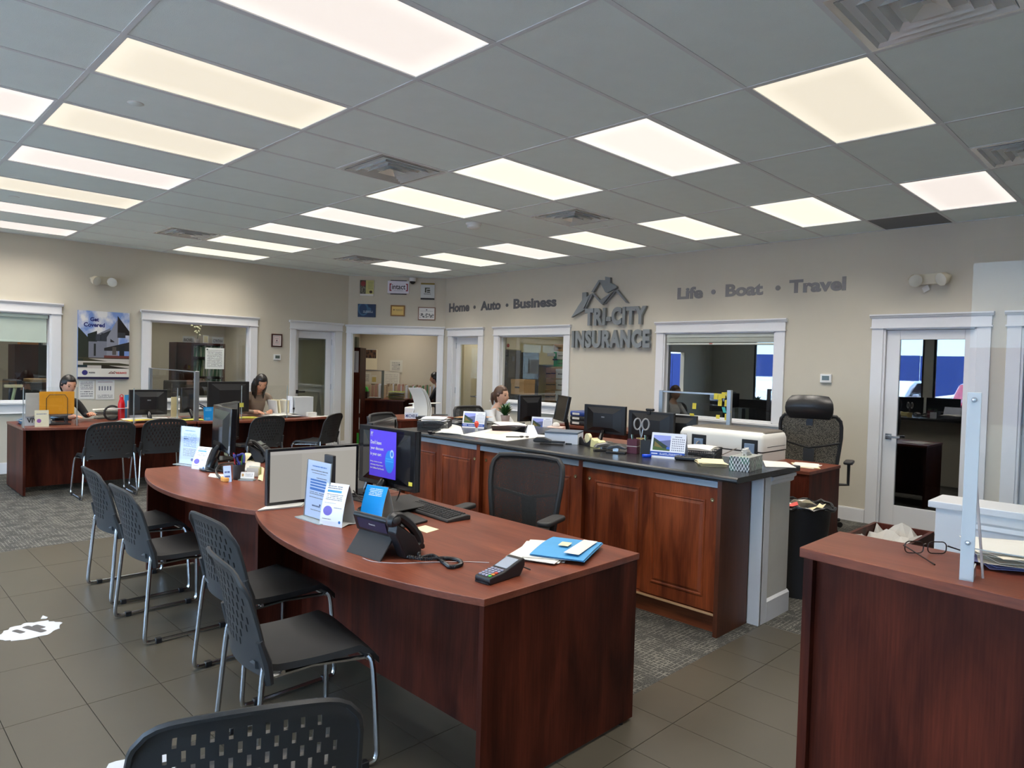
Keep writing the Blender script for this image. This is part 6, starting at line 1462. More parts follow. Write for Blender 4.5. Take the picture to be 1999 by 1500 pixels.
# ============================================================ WORK AREA BEHIND THE HALF WALL
def table(name, label, x0, x1, y0, y1, z=DZ, grp=None):
    t = thing(name, label, 'desk', ((x0+x1)/2, (y0+y1)/2, 0), 0, grp)
    hx, hy = (x1-x0)/2, (y1-y0)/2
    MB().box(-hx,hx,-hy,hy,z-0.027,z).build('desktop', M_mtop, t, bevel=0.002)
    for y in (-hy+0.005, hy-0.03): MB().box(-hx+0.01,hx-0.01,y,y+0.025,0,z-0.027).build('side_panel', M_mah, t)
    MB().box(-hx+0.02,-hx+0.04,-hy+0.03,hy-0.03,0.05,z-0.027).build('modesty_panel', M_mah, t)
    return t
table('work_desk', 'mahogany desk behind the half wall carrying the printer, beside the headrest chair', 4.72, 5.40, -1.335, 1.35)
table('work_desk', 'mahogany desk behind the half wall where the woman in white sits', 4.02, 5.05, 1.42, 2.12)
heap('paper_sheet', 'white papers on the desk corner beside the headrest chair', (5.08,-1.16), DZ, 3, 0.30, 0.2, 0.3, [M_pap, M_cream], 51, 0.002, 0.02, 'paper', 0.002)
# printer
t = thing('worktop_extension', 'black laminate shelf behind the long worktop carrying the paper tray and folders', 'worktop', (3.66,1.25,0))
MB().box(-0.185,0.33,-0.72,0.78,FZ+0.002,FZ+0.034).build('top', M_top, t, bevel=0.003)
MB().box(-0.16,0.30,0.70,0.76,0,FZ+0.002).build('end_panel', M_cabs, t); MB().box(-0.16,0.30,-0.70,-0.64,0,FZ+0.002).build('end_panel', M_cabs, t)
t = thing('printer', 'large cream flatbed printer with two rear latches and a dark lid', 'printer', (5.13,-0.44,DZ))
M_pr = mat('printer_cream', srgb(226,226,222), 0.4, var=0.02); M_prl = mat('printer_lid_taupe', srgb(98,92,84), 0.45)
x0, x1, y0, y1 = -0.25, 0.24, -0.415, 0.415
def loft(secs, name, m, par, **k):
    b = MB(); n = len(secs[0]); v = [p for s in secs for p in s]; fs = []
    for l in range(len(secs)-1):
        for q in range(n): fs.append((l*n+q, l*n+(q+1)%n, (l+1)*n+(q+1)%n, (l+1)*n+q))
    fs += [tuple(range(n))[::-1], tuple((len(secs)-1)*n+q for q in range(n))]
    b.add(v, fs); return b.build(name, m, par, **k)
def rs(a, b_, c_, d, r, z): return [(x, y, z) for x, y in rrect(b_-a, d-c_, r, 3, (a+b_)/2, (c_+d)/2)]
loft([rs(x0,x1,y0,y1,0.02,0.0), rs(x0,x1,y0,y1,0.02,0.085)], 'lower_body', M_pr, t)
loft([rs(x0+0.006,x1-0.006,y0+0.006,y1-0.006,0.02,0.085), rs(x0+0.006,x1-0.006,y0+0.006,y1-0.006,0.02,0.098)], 'seam', M_blkm, t)
loft([rs(x0-0.01,x1+0.005,y0-0.005,y1+0.005,0.025,0.098), rs(x0-0.01,x1+0.005,y0-0.005,y1+0.005,0.03,0.205), rs(x0+0.01,x1-0.0,y0+0.01,y1-0.01,0.03,0.245), rs(x0+0.05,x1-0.01,y0+0.04,y1-0.04,0.03,0.262)], 'upper_body', M_pr, t, smooth=True)
loft([rs(x0+0.07,x1-0.005,y0+0.02,y1-0.05,0.03,0.258), rs(x0+0.09,x1-0.02,y0+0.04,y1-0.07,0.03,0.272)], 'lid', M_prl, t, smooth=True)
for y in (-0.30, 0.205):
    MB().box(x0-0.016,x0-0.006,y-0.075,y+0.075,0.07,0.20).build('latch_recess', M_blk, t, bevel=0.004)
    MB().box(x0-0.030,x0-0.014,y-0.05,y+0.045,0.05,0.165).build('latch', mat('pale_blue_latch', srgb(126,150,180), 0.25), t, bevel=0.005)
MB().box(-0.17,0.20,y0-0.009,y0-0.003,0.135,0.138).build('side_slot', M_blk, t)
t2 = cables('printer_cables', 'two thin grey cables hanging behind the printer', [[Vector((4.86,-0.62,DZ+0.11)),Vector((4.78,-0.55,DZ+0.06)),Vector((4.74,-0.45,DZ+0.003))],[Vector((4.86,-0.25,DZ+0.14)),Vector((4.80,-0.25,DZ+0.12)),Vector((4.79,-0.30,DZ+0.03)),Vector((4.76,-0.36,DZ+0.003))]], 0.005, mat('cable_grey', srgb(130,124,116), 0.5))
# divider screen with sticky notes
t = thing('glass_divider', 'glass desk divider between two aluminium posts with yellow notes, behind the printer', 'divider', (5.46,0.2,DZ))
pL = at(1292,762,X=5.46); pR = at(1425,762,X=5.46)
for q in (pL, pR): MB().box(5.44,5.48,q.y-0.022,q.y+0.022,0.0,q.z).build('post', M_alu, t, world=True, bevel=0.004)
MB().box(5.455,5.462,pR.y+0.02,pL.y-0.02,0.80,pL.z-0.012).build('glass', M_acr, t, world=True)
MB().box(5.45,5.468,pR.y+0.02,pL.y-0.02,pL.z-0.02,pL.z-0.004).build('top_edge', M_alu, t, world=True)
NOTES = [(1394,768,7,12,0),(1402,769,7,12,0),(1409,766,7,12,0),(1416,766,7,12,1),(1402,781,7,12,0),(1415,781,6,13,0),(1419,794,5,11,1),(1409,795,6,11,2),(1352,787,7,12,0),(1346,807,8,13,3),(1398,810,7,8,0),(1415,808,6,13,0)]
for k, (x, y, w, h, s) in enumerate(NOTES):
    a = at(x, y, X=5.45); b_ = at(x+w, y+h, X=5.45); 
    tn = thing('sticky_note', nth(k+1)+' from the upper left, '+['yellow sticky note on the glass divider','slanted yellow sticky note on the glass divider','teal sticky note on the glass divider','crumpled yellow note low at the left of the glass divider'][s], 'sticky note', a, 0, 'sticky notes on the glass divider')
    q = [Vector((0,0,0)),Vector((0,b_.y-a.y,0)),Vector((-0.004,b_.y-a.y,b_.z-a.z)),Vector((-0.004,0,b_.z-a.z))]
    if s: q[2].y -= 0.02; q[3].y -= 0.02
    MB().add(q+[v+Vector((0.001,0,0)) for v in q], [(0,3,2,1),(4,5,6,7),(0,1,5,4),(1,2,6,5),(2,3,7,6),(3,0,4,7)]).build('note', mat('teal_note', srgb(70,180,176), 0.7) if s == 2 else M_yel, tn)
# monitors behind the half wall
monitor((5.0,0.97,DZ), 0.05, 0.53, 0.3, 0.83, 1.135, 'large black monitor seen from behind with a white badge, behind the paper ream', backlogo=True)
M2 = monitor((5.03,0.40,DZ), -0.05, 0.56, 0.3, 0.80, 1.105, 'black monitor with a webcam clipped on top, left of the glass divider')
t = thing('webcam', 'small black webcam clipped to the monitor left of the glass divider', 'webcam', (5.02,0.42,1.105))
MB().box(-0.02,0.02,-0.045,0.045,0.002,0.03).build('camera_body', M_blk, t, bevel=0.01, seg=3); MB().box(-0.03,-0.012,-0.02,0.02,-0.03,0.004).build('clip', M_blk, t, bevel=0.003)
monitor((5.20,0.165,DZ), 0.1, 0.36, 0.3, 0.80, 1.08, 'third black monitor half hidden behind the divider post')
monitor((4.52,1.66,DZ), PI/2+0.05, 0.36, 0.27, 0.93, 1.215, 'small black monitor in front of the woman in white')
monitor((4.90,1.52,DZ), PI/2+1.0, 0.42, 0.27, 0.93, 1.215, 'black monitor leaning edge-on by the storage window', lean=0.18)
heap('paper_sheet', 'bright yellow forms under the small monitor near the woman in white', (4.60,1.75), DZ, 4, 0.30, 0.22, 0.2, [M_yel], 61, 0.003, 0.06, 'paper', 0.004)
for lab, px, py in (('tent calendar on the desk before the storage window, half hidden by papers', 1058, 845),):
    p_ = at(px, py, Z=DZ+0.12); tent_calendar((p_.x, p_.y, DZ+0.12), 0.22, 0.16, PI+0.45, lab)
    t = thing('low_shelf', 'low dark red shelf carrying a tent calendar behind the worktop', 'shelf', (p_.x, p_.y, DZ), 0.45)
    MB().box(-0.16,0.16,-0.28,0.24,0.10,0.12).build('shelf_board', M_mtop, t); MB().box(-0.16,0.16,-0.28,-0.26,0,0.10).build('shelf_side', M_mah, t); MB().box(-0.16,0.16,0.22,0.24,0,0.10).build('shelf_side', M_mah, t)
t = thing('folded_paper', 'small folded white paper standing like a tent beside the paper tray', 'paper', wq3(3.47,0.62), 0.9)
MB().sheet([[(-0.05,-0.05,0),(-0.05,0.05,0)],[(0,-0.02,0.075),(0,0.03,0.075)],[(0.05,-0.05,0),(0.05,0.05,0)]], 0.001).build('sheet', M_pap2, t)
t = thing('tissue_box', 'pink patterned tissue box with a tissue, by the folded white paper', 'tissue box', (*at(1085,850,Z=DZ+0.12)[:2], DZ+0.12), 0.5)
MB().box(-0.08,0.08,-0.08,0.08,0,0.085).build('box_body', mat('pink_pattern_card', srgb(222,190,180), 0.6, bump=(60,0.1), var=0.25), t, bevel=0.002)
MB().ball((0,0,0.10),(0.03,0.04,0.03)).build('tissue', M_pap, t, smooth=True)
# wall-side low cabinet with binders under the sign
t = thing('low_cabinet', 'low dark red cabinet against the right wall under the sign, holding binders', 'cabinet', (6.40,1.62,0))
MB().box(-0.25,0.25,-0.75,1.15,0.72,0.75).build('top', M_mtop, t); MB().box(-0.23,0.24,-0.73,1.13,0,0.72).build('body', M_mah, t)
for k, c_ in enumerate((srgb(30,30,34), srgb(34,34,36), srgb(34,60,130))):
    b_ = thing('binder', ['black ring binder lying lowest under the sign','black ring binder in the middle of the lying stack','blue ring binder on top of the lying stack under the sign'][k], 'binder', (6.36,2.36,0.75+0.062*k), PI)
    MB().yprism([(-0.14,0.0),(0.13,0.0),(0.14,0.01),(0.145,0.034),(0.14,0.058),(0.13,0.068),(-0.14,0.068),(-0.14,0.064),(0.12,0.064),(0.12,0.004),(-0.14,0.004)], -0.14,0.14).build('cover', mat('binder_%d' % k, c_, 0.4), b_)
    MB().box(-0.13,0.11,-0.135,0.135,0.006,0.05).build('pages', M_pap, b_); MB().slab((0.1455,-0.10,0.02),(0,0.12,0),(0,0,0.028),0.001).build('spine_label', M_pap, b_)
# headrest chair, other chairs
task_chair((5.72,-0.66,0), PI+0.42-PI, 'tall black office chair with a headrest beside the printer', hr=True, zb=(0.62,1.10), backw=0.27) if False else None
task_chair((6.02,-0.84,0), 0.25+PI*0.0, 'tall black office chair with a leather headrest, right of the printer', hr=True, zb=(0.60,1.14), backw=0.275)
task_chair((3.72,2.95,0), -1.2, 'low black leather office chair behind the letter basket', zb=(0.58,0.93), backw=0.26, solid=True)
task_chair((4.78,2.72,0), -PI/2, 'black mesh office chair in which the woman in white sits', zb=(0.60,1.0))
# plant
pp = at(988,826,Z=DZ+0.06)
t = thing('potted_plant', 'small green leafy plant in a pale pot beside the woman in white', 'plant', (3.955,1.45,WZ))
MB().lathe([(0.035,0.0),(0.048,0.07),(0.050,0.08),(0.045,0.08),(0.04,0.03),(0.0001,0.03)], n=20).build('pot', mat('blush_pot', srgb(206,180,170), 0.5), t, smooth=True)
MB().cyl((0,0,0.05),(0,0,0.07),0.043,n=14).build('soil', mat('soil', srgb(50,38,28), 0.9), t)
r_ = random.Random(12); lf = None
for k in range(96):
    a = r_.uniform(0, 2*PI); el = r_.uniform(0.25, 1.35); l = r_.uniform(0.06, 0.12)
    if lf is None:
        lf = MB().sheet([[(0,-0.002,0),(0,0.002,0)],[(0.05,-0.015,0.012),(0.05,0.015,0.012)],[(0.10,-0.013,0.012),(0.10,0.013,0.012)],[(0.15,-0.001,-0.004),(0.15,0.001,-0.004)]]).build('leaf', mat('dark_green_leaf', srgb(52,92,44), 0.45, var=0.2), t); o = lf
    else: o = lf.copy(); C.objects.link(o); o.parent = t
    s = l/0.15; o.location = (0.012*math.cos(a), 0.012*math.sin(a), 0.07+r_.uniform(0,0.05)); o.rotation_euler = (0, -el, a); o.scale = (s, s*1.2, s)
t = thing('bottle', 'small steel bottle standing between the woman in white and the plant', 'bottle', (4.15,1.83,DZ)); MB().lathe([(0.03,0),(0.03,0.13),(0.016,0.16),(0.016,0.19),(0.0001,0.19)], n=16).build('bottle_body', M_alu, t, smooth=True)
t = thing('spray_bottle', 'clear spray bottle with a blue trigger between the third monitor and the printer', 'bottle', (5.14,0.025,DZ)); MB().lathe([(0.035,0),(0.037,0.12),(0.014,0.17),(0.014,0.19),(0.0001,0.19)], n=16).build('bottle_body', mat('olive_clear', srgb(170,170,110), 0.2), t, smooth=True)
MB().yprism([(-0.03,0.19),(0.03,0.19),(0.035,0.23),(-0.05,0.235),(-0.05,0.215),(-0.02,0.215)], -0.01,0.01).build('trigger', mat('navy_lanyard', srgb(30,40,120), 0.6), t, bevel=0.003)
# back corner: name plate, small calendar, cream machine with papers
table('work_desk', 'mahogany desk near the corner wall with the name plate and cream machine', 4.75, 5.75, 4.35, 5.15)
def nameplate(p, w, h, s, facing, label):
    t = thing('name_plate', label, 'name plate', p, facing)
    MB().slab((0.01,-w/2,0),(0,w,0),(-0.012,0,h),0.003).build('plate', M_pap2, t)
    text('lettering', s, mat('navy_print_ink', srgb(22,30,110), 0.5) if s[0] == 'M' else M_dk, (0.0110-0.2*0.012+0.001,-w*0.43,h*0.2), (0,1,0), (-0.012/h,0,1), w*0.86, h*0.55, 0.0006, t, 0.012, world=False)
    return t
nameplate((4.98,4.42,DZ+0.0), 0.19, 0.085, 'MICHELE', PI+0.85, 'white name plate with navy capitals on the desk near the corner wall')
p_ = at(848,806,Z=DZ); tent_calendar((5.25,4.62,DZ), 0.15, 0.15, PI+0.3, 'small tent calendar on the far desk near the corner wall')
t = thing('fax_machine', 'cream office machine with a projecting tray near the corner wall', 'office machine', (5.45,4.85,DZ), 0.6)
MB().box(-0.16,0.16,-0.19,0.19,0,0.13).build('body', M_pr, t, bevel=0.015); MB().add([(-0.05,-0.28,0.19),(0.20,-0.28,0.19),(0.20,0.16,0.17),(-0.05,0.16,0.17),(-0.05,-0.28,0.20),(0.20,-0.28,0.20),(0.20,0.16,0.18),(-0.05,0.16,0.18)],[(0,3,2,1),(4,5,6,7),(0,1,5,4),(1,2,6,5),(2,3,7,6),(3,0,4,7)]).build('output_tray', M_pr, t)
MB().box(-0.04,0.18,-0.1,0.1,0.13,0.175).build('tray_support', M_pr, t)
q = [at(797,757,X=5.05), at(822,757,X=5.05), at(834,812,X=5.05), at(808,812,X=5.05)]
t = thing('paper_stack', 'tall curved white sheets standing in a rack near the corner wall', 'papers', (5.05, q[3].y, DZ))
for k in range(3):
    off = Vector((0.02*k, -0.02*k, -0.01*k))
    MB().sheet([[q[0].lerp(q[1], j/4)*(1-i/6)+q[3].lerp(q[2], j/4)*(i/6)+Vector((0.05*math.sin(PI*i/6)*(1),0,0))+off for j in range(5)] for i in range(7)], 0.002).build('sheet', M_pap, t, world=True, smooth=True)
MB().box(5.02,5.16,q[2].y-0.02,q[3].y+0.02,DZ,DZ+0.03).build('rack_base', M_blkm, t, world=True)
# ============================================================ LEFT WALL DESKS
YD = 5.19; ZL = DZ
def L_(px, py, z=DZ): return at(px, py, Z=z)
# acrylic screens on the left wall desks
def acrylic(name, label, x0, x1, y, h, z0=DZ, depth_wing=0.0):
    t = thing(name, label, 'sneeze guard', ((x0+x1)/2, y, z0))
    w = (x1-x0)/2
    MB().box(-w, w, -0.0025, 0.0025, 0.0, h).build('acrylic_sheet', M_acr, t)
    for s in (-w, w): MB().box(s-0.004, s+0.004, -0.004, 0.004, 0.0, h).build('side_edge', M_acre, t)
    for s in (-w+0.0, w-0.0): MB().xprism([(-0.10,0),(0.10,0),(0.02,0.10),(0.0,h*0.9),(-0.02,0.10)], s-0.003, s+0.003).build('support_fin', M_acr, t)
    return t
def xn(px, py, Y): return at(px, py, Y=Y)
a = xn(45,828,5.22); b_ = xn(150,826,5.22); acrylic('sneeze_guard', 'clear acrylic screen before the orange folder on the left wall desk', a.x, b_.x, 5.22, xn(45,756,5.22).z-DZ)
a = xn(261,815,5.22); b_ = xn(346,815,5.22); acrylic('sneeze_guard', 'clear acrylic screen before the left desk monitor', a.x, b_.x, 5.22, xn(261,758,5.22).z-DZ)
a = xn(471,815,5.22); b_ = xn(560,812,5.22); acrylic('sneeze_guard', 'clear acrylic screen before the woman with long hair', a.x, b_.x, 5.22, xn(471,753,5.22).z-DZ)
a = xn(621,808,5.4); t = thing('acrylic_fin', 'narrow tapering acrylic fin at the right end of the far desk', 'sneeze guard', (a.x, 5.4, DZ))
MB().yprism([(-0.04,0),(0.05,0),(0.01,0.33),(-0.005,0.33)], -0.003, 0.003).build('fin', glassmat('frosty_acrylic', (0.80,0.86,0.88,1), 1.5, 0.1, 0.06), t)
# orange folder in wire sorter
a = at(77,765,Y=5.42); b_ = at(145,808,Y=5.42)
t = thing('orange_folder', 'large orange folder standing in the wire sorter on the left wall desk', 'folder', (a.x, 5.42, DZ+0.05))
MB().box(a.x,b_.x,5.42,5.428,b_.z,a.z).build('folder_cover', mat('orange_card', srgb(222,150,20), 0.55), t, world=True, bevel=0.002)
MB().box(a.x-0.12,b_.x-0.03,5.44,5.47,b_.z-0.02,a.z-0.015).build('grey_divider', mat('warm_grey_card', srgb(176,172,164), 0.6), t, world=True)
t = thing('wire_sorter', 'black wire file sorter holding the orange folder', 'file sorter', ((a.x+b_.x)/2, 5.41, DZ))
M_w = M_blk
q = [at(90,812,Y=5.40), at(91,778,Y=5.40), at(97,771,Y=5.40), at(127,771,Y=5.40), at(132,778,Y=5.40), at(132,812,Y=5.40)]
q[0].z = q[-1].z = DZ+0.02
MB().tube(q, 0.0035, 6).build('wire_loop', M_w, t, world=True, smooth=True)
for k in range(4): MB().tube([(v.x, v.y+0.035*(k+1)+0.01, v.z-(0.0 if k else 0.0)) for v in q], 0.003, 6).build('wire_loop', M_w, t, world=True)
MB().box(q[0].x-0.03,q[-1].x+0.03,5.38,5.62,DZ,DZ+0.014).build('sorter_base', M_w, t, world=True)
a = at(68,829,Y=5.26); b_ = at(96,801,Y=5.26)
t = thing('sign_card', 'cream card with a purple dot standing at the corner of the left wall desk', 'card', ((a.x+b_.x)/2, 5.26, DZ))
MB().slab((a.x,5.26,DZ),(b_.x-a.x,0,0),(0,0.02,b_.z-DZ),0.002).build('card', printed('cream_dot_card', srgb(232,224,196), [('lines',0.12,0.72,0.85,0.82,srgb(110,120,150),1),('disc',0.14,0.24,0.46,0.48,srgb(150,96,170))]), t, world=True)
a = at(44,822,Y=5.45); b_ = at(68,803,Y=5.45)
t = thing('name_plate', 'grey name plate with bold capitals half behind the cream card', 'name plate', ((a.x+b_.x)/2, 5.45, DZ))
MB().slab((a.x,5.45,DZ),(0.26,0,0),(0,0.02,0.12),0.003).build('plate', mat('pale_grey_card', srgb(176,178,180), 0.5), t, world=True)
text('lettering', 'VIVIAN', M_dk, (a.x+0.04,5.452,DZ+0.03), (1,0,0), (0,0.16,1), 0.20, 0.055, 0.0008, t, 0.02)
heap('paper_stack', 'blue and white papers piled at the far left of the left wall desk', (0.72,5.72), DZ, 7, 0.30, 0.22, 0.2, [mat('steel_blue_paper', srgb(90,130,170), 0.7), M_pap, mat('steel_blue_paper', srgb(90,130,170), 0.7)], 71, 0.010, 0.03)
heap('paper_stack', 'loose forms and yellow slips before the woman in black', (1.75,5.52), DZ, 9, 0.36, 0.22, 0.1, [M_pap, mat('brown_card', srgb(150,110,80), 0.7), M_yel, M_fprint], 72, 0.004, 0.13)
t = thing('folding_calculator', 'small dark desk item among papers below the red bottle', 'box', (2.02,5.35,DZ), 0.1); MB().box(-0.09,0.09,-0.05,0.05,0,0.018).build('case', M_blk, t, bevel=0.004); MB().box(-0.1,0.1,-0.07,-0.05,0,0.004).build('mat', M_pap, t)
a = at(237,805,Y=5.75)
t = thing('bottle', 'bright red bottle with a carrying loop on the left wall desk', 'bottle', (a.x, 5.75, DZ))
MB().lathe([(0.036,0),(0.038,0.01),(0.038,0.20),(0.030,0.24),(0.022,0.255),(0.022,0.285),(0.0001,0.288)], n=22).build('bottle_body', mat('red_enamel', srgb(206,24,36), 0.3), t, smooth=True)
MB().tube([(-0.018,0,0.28),(-0.016,0,0.305),(0,0,0.318),(0.016,0,0.305),(0.018,0,0.28)], 0.005, 6).build('loop', mat('red_rubber', srgb(190,40,40), 0.5), t, smooth=True)
t = thing('leaflet_rack', 'blue and white leaflets behind the red bottle', 'leaflets', (a.x+0.16, 5.95, DZ))
for k, m in enumerate((mat('leaflet_blue', srgb(60,140,190), 0.5), M_pap, M_pap2)): MB().box(-0.07+0.02*k,0.07+0.02*k,-0.04*k,-0.04*k+0.01,0,0.30-0.07*k).build('leaflet', m, t)
t = thing('tape_ring', 'dark round tape ring standing among papers left of the red bottle', 'tape', (at(219,795,Y=5.8).x, 5.8, DZ))
MB().tube([(0.085*math.cos(x),0,0.09+0.085*math.sin(x)) for x in [2*PI*k/24 for k in range(24)]], 0.012, 8, closed=True).build('ring', M_blkm, t, smooth=True)
heap('envelope_stack', 'white envelopes stacked against the left wall behind the ring', (at(215,785,Y=6.1).x,6.1), DZ, 10, 0.34, 0.2, 0.0, [M_pap], 73, 0.012, 0.02)
# monitors on left wall desks
def mon_px(pl, pr, Y, face, label, **k):
    a = at(pl[0], pl[1], Y=Y); b_ = at(pr[0], pr[1], Y=Y); return monitor(((a.x+b_.x)/2, Y, DZ), face, abs(b_.x-a.x), 0.3, DZ+0.075, (a.z+b_.z)/2, label, **k)
mon_px((252,762), (325,760), 5.55, PI/2-0.05, 'black monitor seen from behind with a white badge, right of the red bottle', backlogo=True)
mon_px((347,757), (384,757), 5.75, PI/2+0.5, 'black monitor half hidden by the aluminium divider post')
mon_px((405,745), (485,745), 5.60, PI/2, 'wide black monitor in front of the woman with long hair')
t = thing('document_holder', 'open cream document holder beside the black monitor', 'document holder', (at(342,790,Y=5.7).x, 5.72, DZ), 0.3)
MB().box(-0.05,0.05,-0.004,0.004,0.02,0.28).build('board', M_cream, t); MB().box(-0.06,0.06,-0.03,0.05,0,0.02).build('foot', M_pap, t)
heap('paper_sheet', 'yellow-green papers below the monitor right of the red bottle', (2.22,5.42), DZ, 4, 0.44, 0.2, 0.0, [mat('yellow_green_paper', srgb(196,190,80), 0.8)], 74, 0.003, 0.03, 'paper', 0.003)
heap('paper_sheet', 'yellow pad below the wide monitor of the woman with long hair', (2.98,5.42), DZ, 3, 0.30, 0.2, 0.0, [mat('yellow_green_paper', srgb(196,190,80), 0.8)], 75, 0.006, 0.01, 'paper', 0.002)
cables('monitor_cables', 'dark blue cable bunch beside the monitor on the left wall desk', [[Vector((2.45,5.6,DZ+0.2)),Vector((2.55,5.55,DZ+0.12)),Vector((2.52,5.5,DZ+0.01)),Vector((2.62,5.45,DZ+0.01))],[Vector((2.48,5.62,DZ+0.16)),Vector((2.60,5.6,DZ+0.08)),Vector((2.66,5.5,DZ+0.01)),Vector((2.55,5.42,DZ+0.01))]], 0.009, mat('navy_cable', srgb(26,30,60), 0.5))
# divider between the two left-wall desks
t = thing('glass_divider', 'clear divider with an aluminium end post between the two left wall desks', 'divider', (2.33,5.3,DZ))
pA = at(384,725,Y=5.28); pB = at(294,718,Y=6.35)
for q, w_ in ((pA,0.028),(pB,0.02)): MB().box(q.x-w_,q.x+w_,q.y-0.02,q.y+0.02,DZ,q.z).build('post', M_alu, t, world=True, bevel=0.004)
d_ = (pB-pA); 
MB().add([(pA.x,pA.y,DZ+0.03),(pB.x,pB.y,DZ+0.03),(pB.x,pB.y,pB.z-0.01),(pA.x,pA.y,pA.z-0.01)], [(0,1,2,3)]).build('glass', M_acr, t, world=True)
MB().tube([(pA.x,pA.y,pA.z-0.008),(pB.x,pB.y,pB.z-0.008)], 0.006, 6).build('top_edge', M_alu, t, world=True)
a = at(398,822,Y=5.3); b_ = at(419,795,Y=5.3)
t = thing('tent_card_flat', 'bright blue square card standing at the edge of the far desk', 'card', ((a.x+b_.x)/2, 5.3, DZ))
MB().slab((a.x,5.3,DZ),(b_.x-a.x,0,0),(0,0.02,b_.z-DZ),0.002).build('card', printed('blue_card', srgb(0,134,206), [('lines',0.15,0.7,0.75,0.92,srgb(130,200,235),3),('lines',0.15,0.08,0.6,0.22,srgb(130,200,235),2)]), t, world=True)
t = thing('sticky_note', 'yellow note hanging on the acrylic screen by the woman with long hair', 'sticky note', at(466,787,Y=5.21)); MB().box(0.0,0.065,-0.001,0.0,-0.055,0.0).build('note', mat('yellow_green_paper', srgb(196,190,80), 0.8), t)
heap('paper_stack', 'spread of white and grey papers under the hands of the woman with long hair', (3.55,5.50), DZ, 14, 0.34, 0.22, 0.0, [M_pap, M_fprint, M_pap, mat('slate_paper', srgb(110,112,126), 0.7)], 76, 0.0035, 0.13)
t = thing('file_box', 'silver-white file box with a clip at the right end of the far desk', 'file box', (4.02,5.50,DZ))
a = at(575,815,Y=5.42); b_ = at(612,775,Y=5.42)
MB().box(a.x,b_.x,5.42,5.60,DZ,b_.z).build('box_body', mat('silver_white_card', srgb(196,200,202), 0.4), t, world=True, bevel=0.004)
MB().box(a.x-0.035,a.x-0.028,5.42,5.60,DZ,b_.z+0.01).build('box_side', M_pap2, t, world=True); MB().box(a.x-0.03,a.x,5.416,5.42,DZ+0.10,DZ+0.125).build('clip', M_blk, t, world=True)
for k, (x, m) in enumerate(((557,M_pap),(561,M_cream),(565,M_pap2),(570,mat('folder_navy',srgb(44,70,130),0.5)),(541,M_pap),(547,M_cream))):
    a = at(x,812,Y=5.5); 
    f = thing('file_folder', 'upright file folder left of the silver file box' if m is not mat('folder_navy',(0,0,0,1)) else 'upright navy file folder beside the silver file box', 'folder', (a.x, 5.6, DZ), 0, 'upright folders beside the file box')
    f['label'] = '%s upright file folder counted leftwards from the silver file box' % nth([3,2,1,0,5,4][k]+1) if k != 3 else 'upright navy file folder beside the silver file box'
    MB(Matrix.Rotation(-0.12 if x < 550 else 0.0, 4, 'Y')).box(-0.010,0.010,-0.12,0.12,0,0.22+0.006*(k%3)).build('folder_sleeve', m, f)
t = thing('card_stack', 'small white card stack in front of the silver file box', 'papers', (3.90,5.32,DZ)); MB().box(-0.07,0.07,-0.03,0.03,0,0.06).build('cards', M_pap, t, bevel=0.002)
heap('paper_sheet', 'white slips at the front edge of the far desk below the file box', (4.0,5.30), DZ, 2, 0.30, 0.1, 0.0, [M_pap], 78, 0.002, 0.01, 'paper', 0.001)
t = thing('vase_rolls', 'white crumpled rolls on the window sill left of the second window frame', 'paper rolls', (at(280,752,Y=6.6).x,6.3,DZ))
for k in range(4): MB().lathe([(0.03,0),(0.032,0.1),(0.0001,0.1)], c=(0.05*k,0,0.0), n=10).build('roll', M_pap, t, smooth=True)
XF[t.name]
# storage for the desk back: low dark return under rolls
# ============================================================ FILE OFFICE (window 2)
Yb = 8.35
a = at(345,668,Y=Yb); b_ = at(440,668,Y=Yb)
t = thing('bookcase', 'dark bookcase packed with green files seen through the second window', 'bookcase', ((a.x+b_.x)/2, Yb, 0))
xl, xr, zt = a.x, b_.x, a.z
for x in (xl, xl+0.24, xr-0.03): MB().box(x,x+0.03,Yb,Yb+0.35,0,zt-0.03).build('side_board', M_mah, t, world=True)
MB().box(xl,xr,Yb,Yb+0.35,zt-0.03,zt).build('top_board', M_mah, t, world=True); MB().box(xl,xr,Yb+0.33,Yb+0.35,0,zt).build('back_board', mat('dark_back_board', srgb(30,26,24), 0.8), t, world=True)
MB().box(xl,xl+0.25,Yb,Yb+0.02,0,zt-0.03).build('door', M_mah, t, world=True)
sz = [at(400,697,Y=Yb).z, at(400,735,Y=Yb).z, 0.85, 0.45]
for z in sz: MB().box(xl+0.27,xr-0.03,Yb,Yb+0.33,z-0.02,z).build('shelf', M_blkm, t, world=True)
gm = [mat('green_file_%d' % k, c_, 0.6) for k, c_ in enumerate((srgb(86,140,100), srgb(150,176,120), srgb(196,204,180), srgb(60,120,84), srgb(120,156,130), srgb(206,206,196)))]
r_ = random.Random(14); gl_ = {}; gn = ['sage green','lime green','pale green','dark green','grey green','cream']
for si, z in enumerate(sz[:3]):
    x = xl+0.275; cnt = 0
    while x < xr-0.045:
        w_ = r_.uniform(0.009,0.017); hgt = (zt-0.03-sz[0] if si == 0 else sz[si-1]-0.02-z)*r_.uniform(0.78,0.93); m = gm[r_.randrange(6)]
        key = m.name
        if key not in gl_:
            o = MB().box(-0.5,0.5,0,0.24,0,1).build('file', m, None); gl_[key] = o
            o['label'] = 'x'
        else: o = gl_[key].copy(); C.objects.link(o)
        o.name = 'file_folder'; o.location = (x+w_/2, Yb+0.02+r_.uniform(0,0.02), z); o.scale = (w_*0.9, 1, hgt); o.rotation_euler = (0, r_.uniform(-0.04,0.16), 0)
        cnt += 1; tag(o, 'thin %s file, %s from the left on the %s shelf of the bookcase' % (gn[gm.index(m)], nth(cnt), ['top','second','third'][si]), 'file', 'files in the bookcase'); x += w_
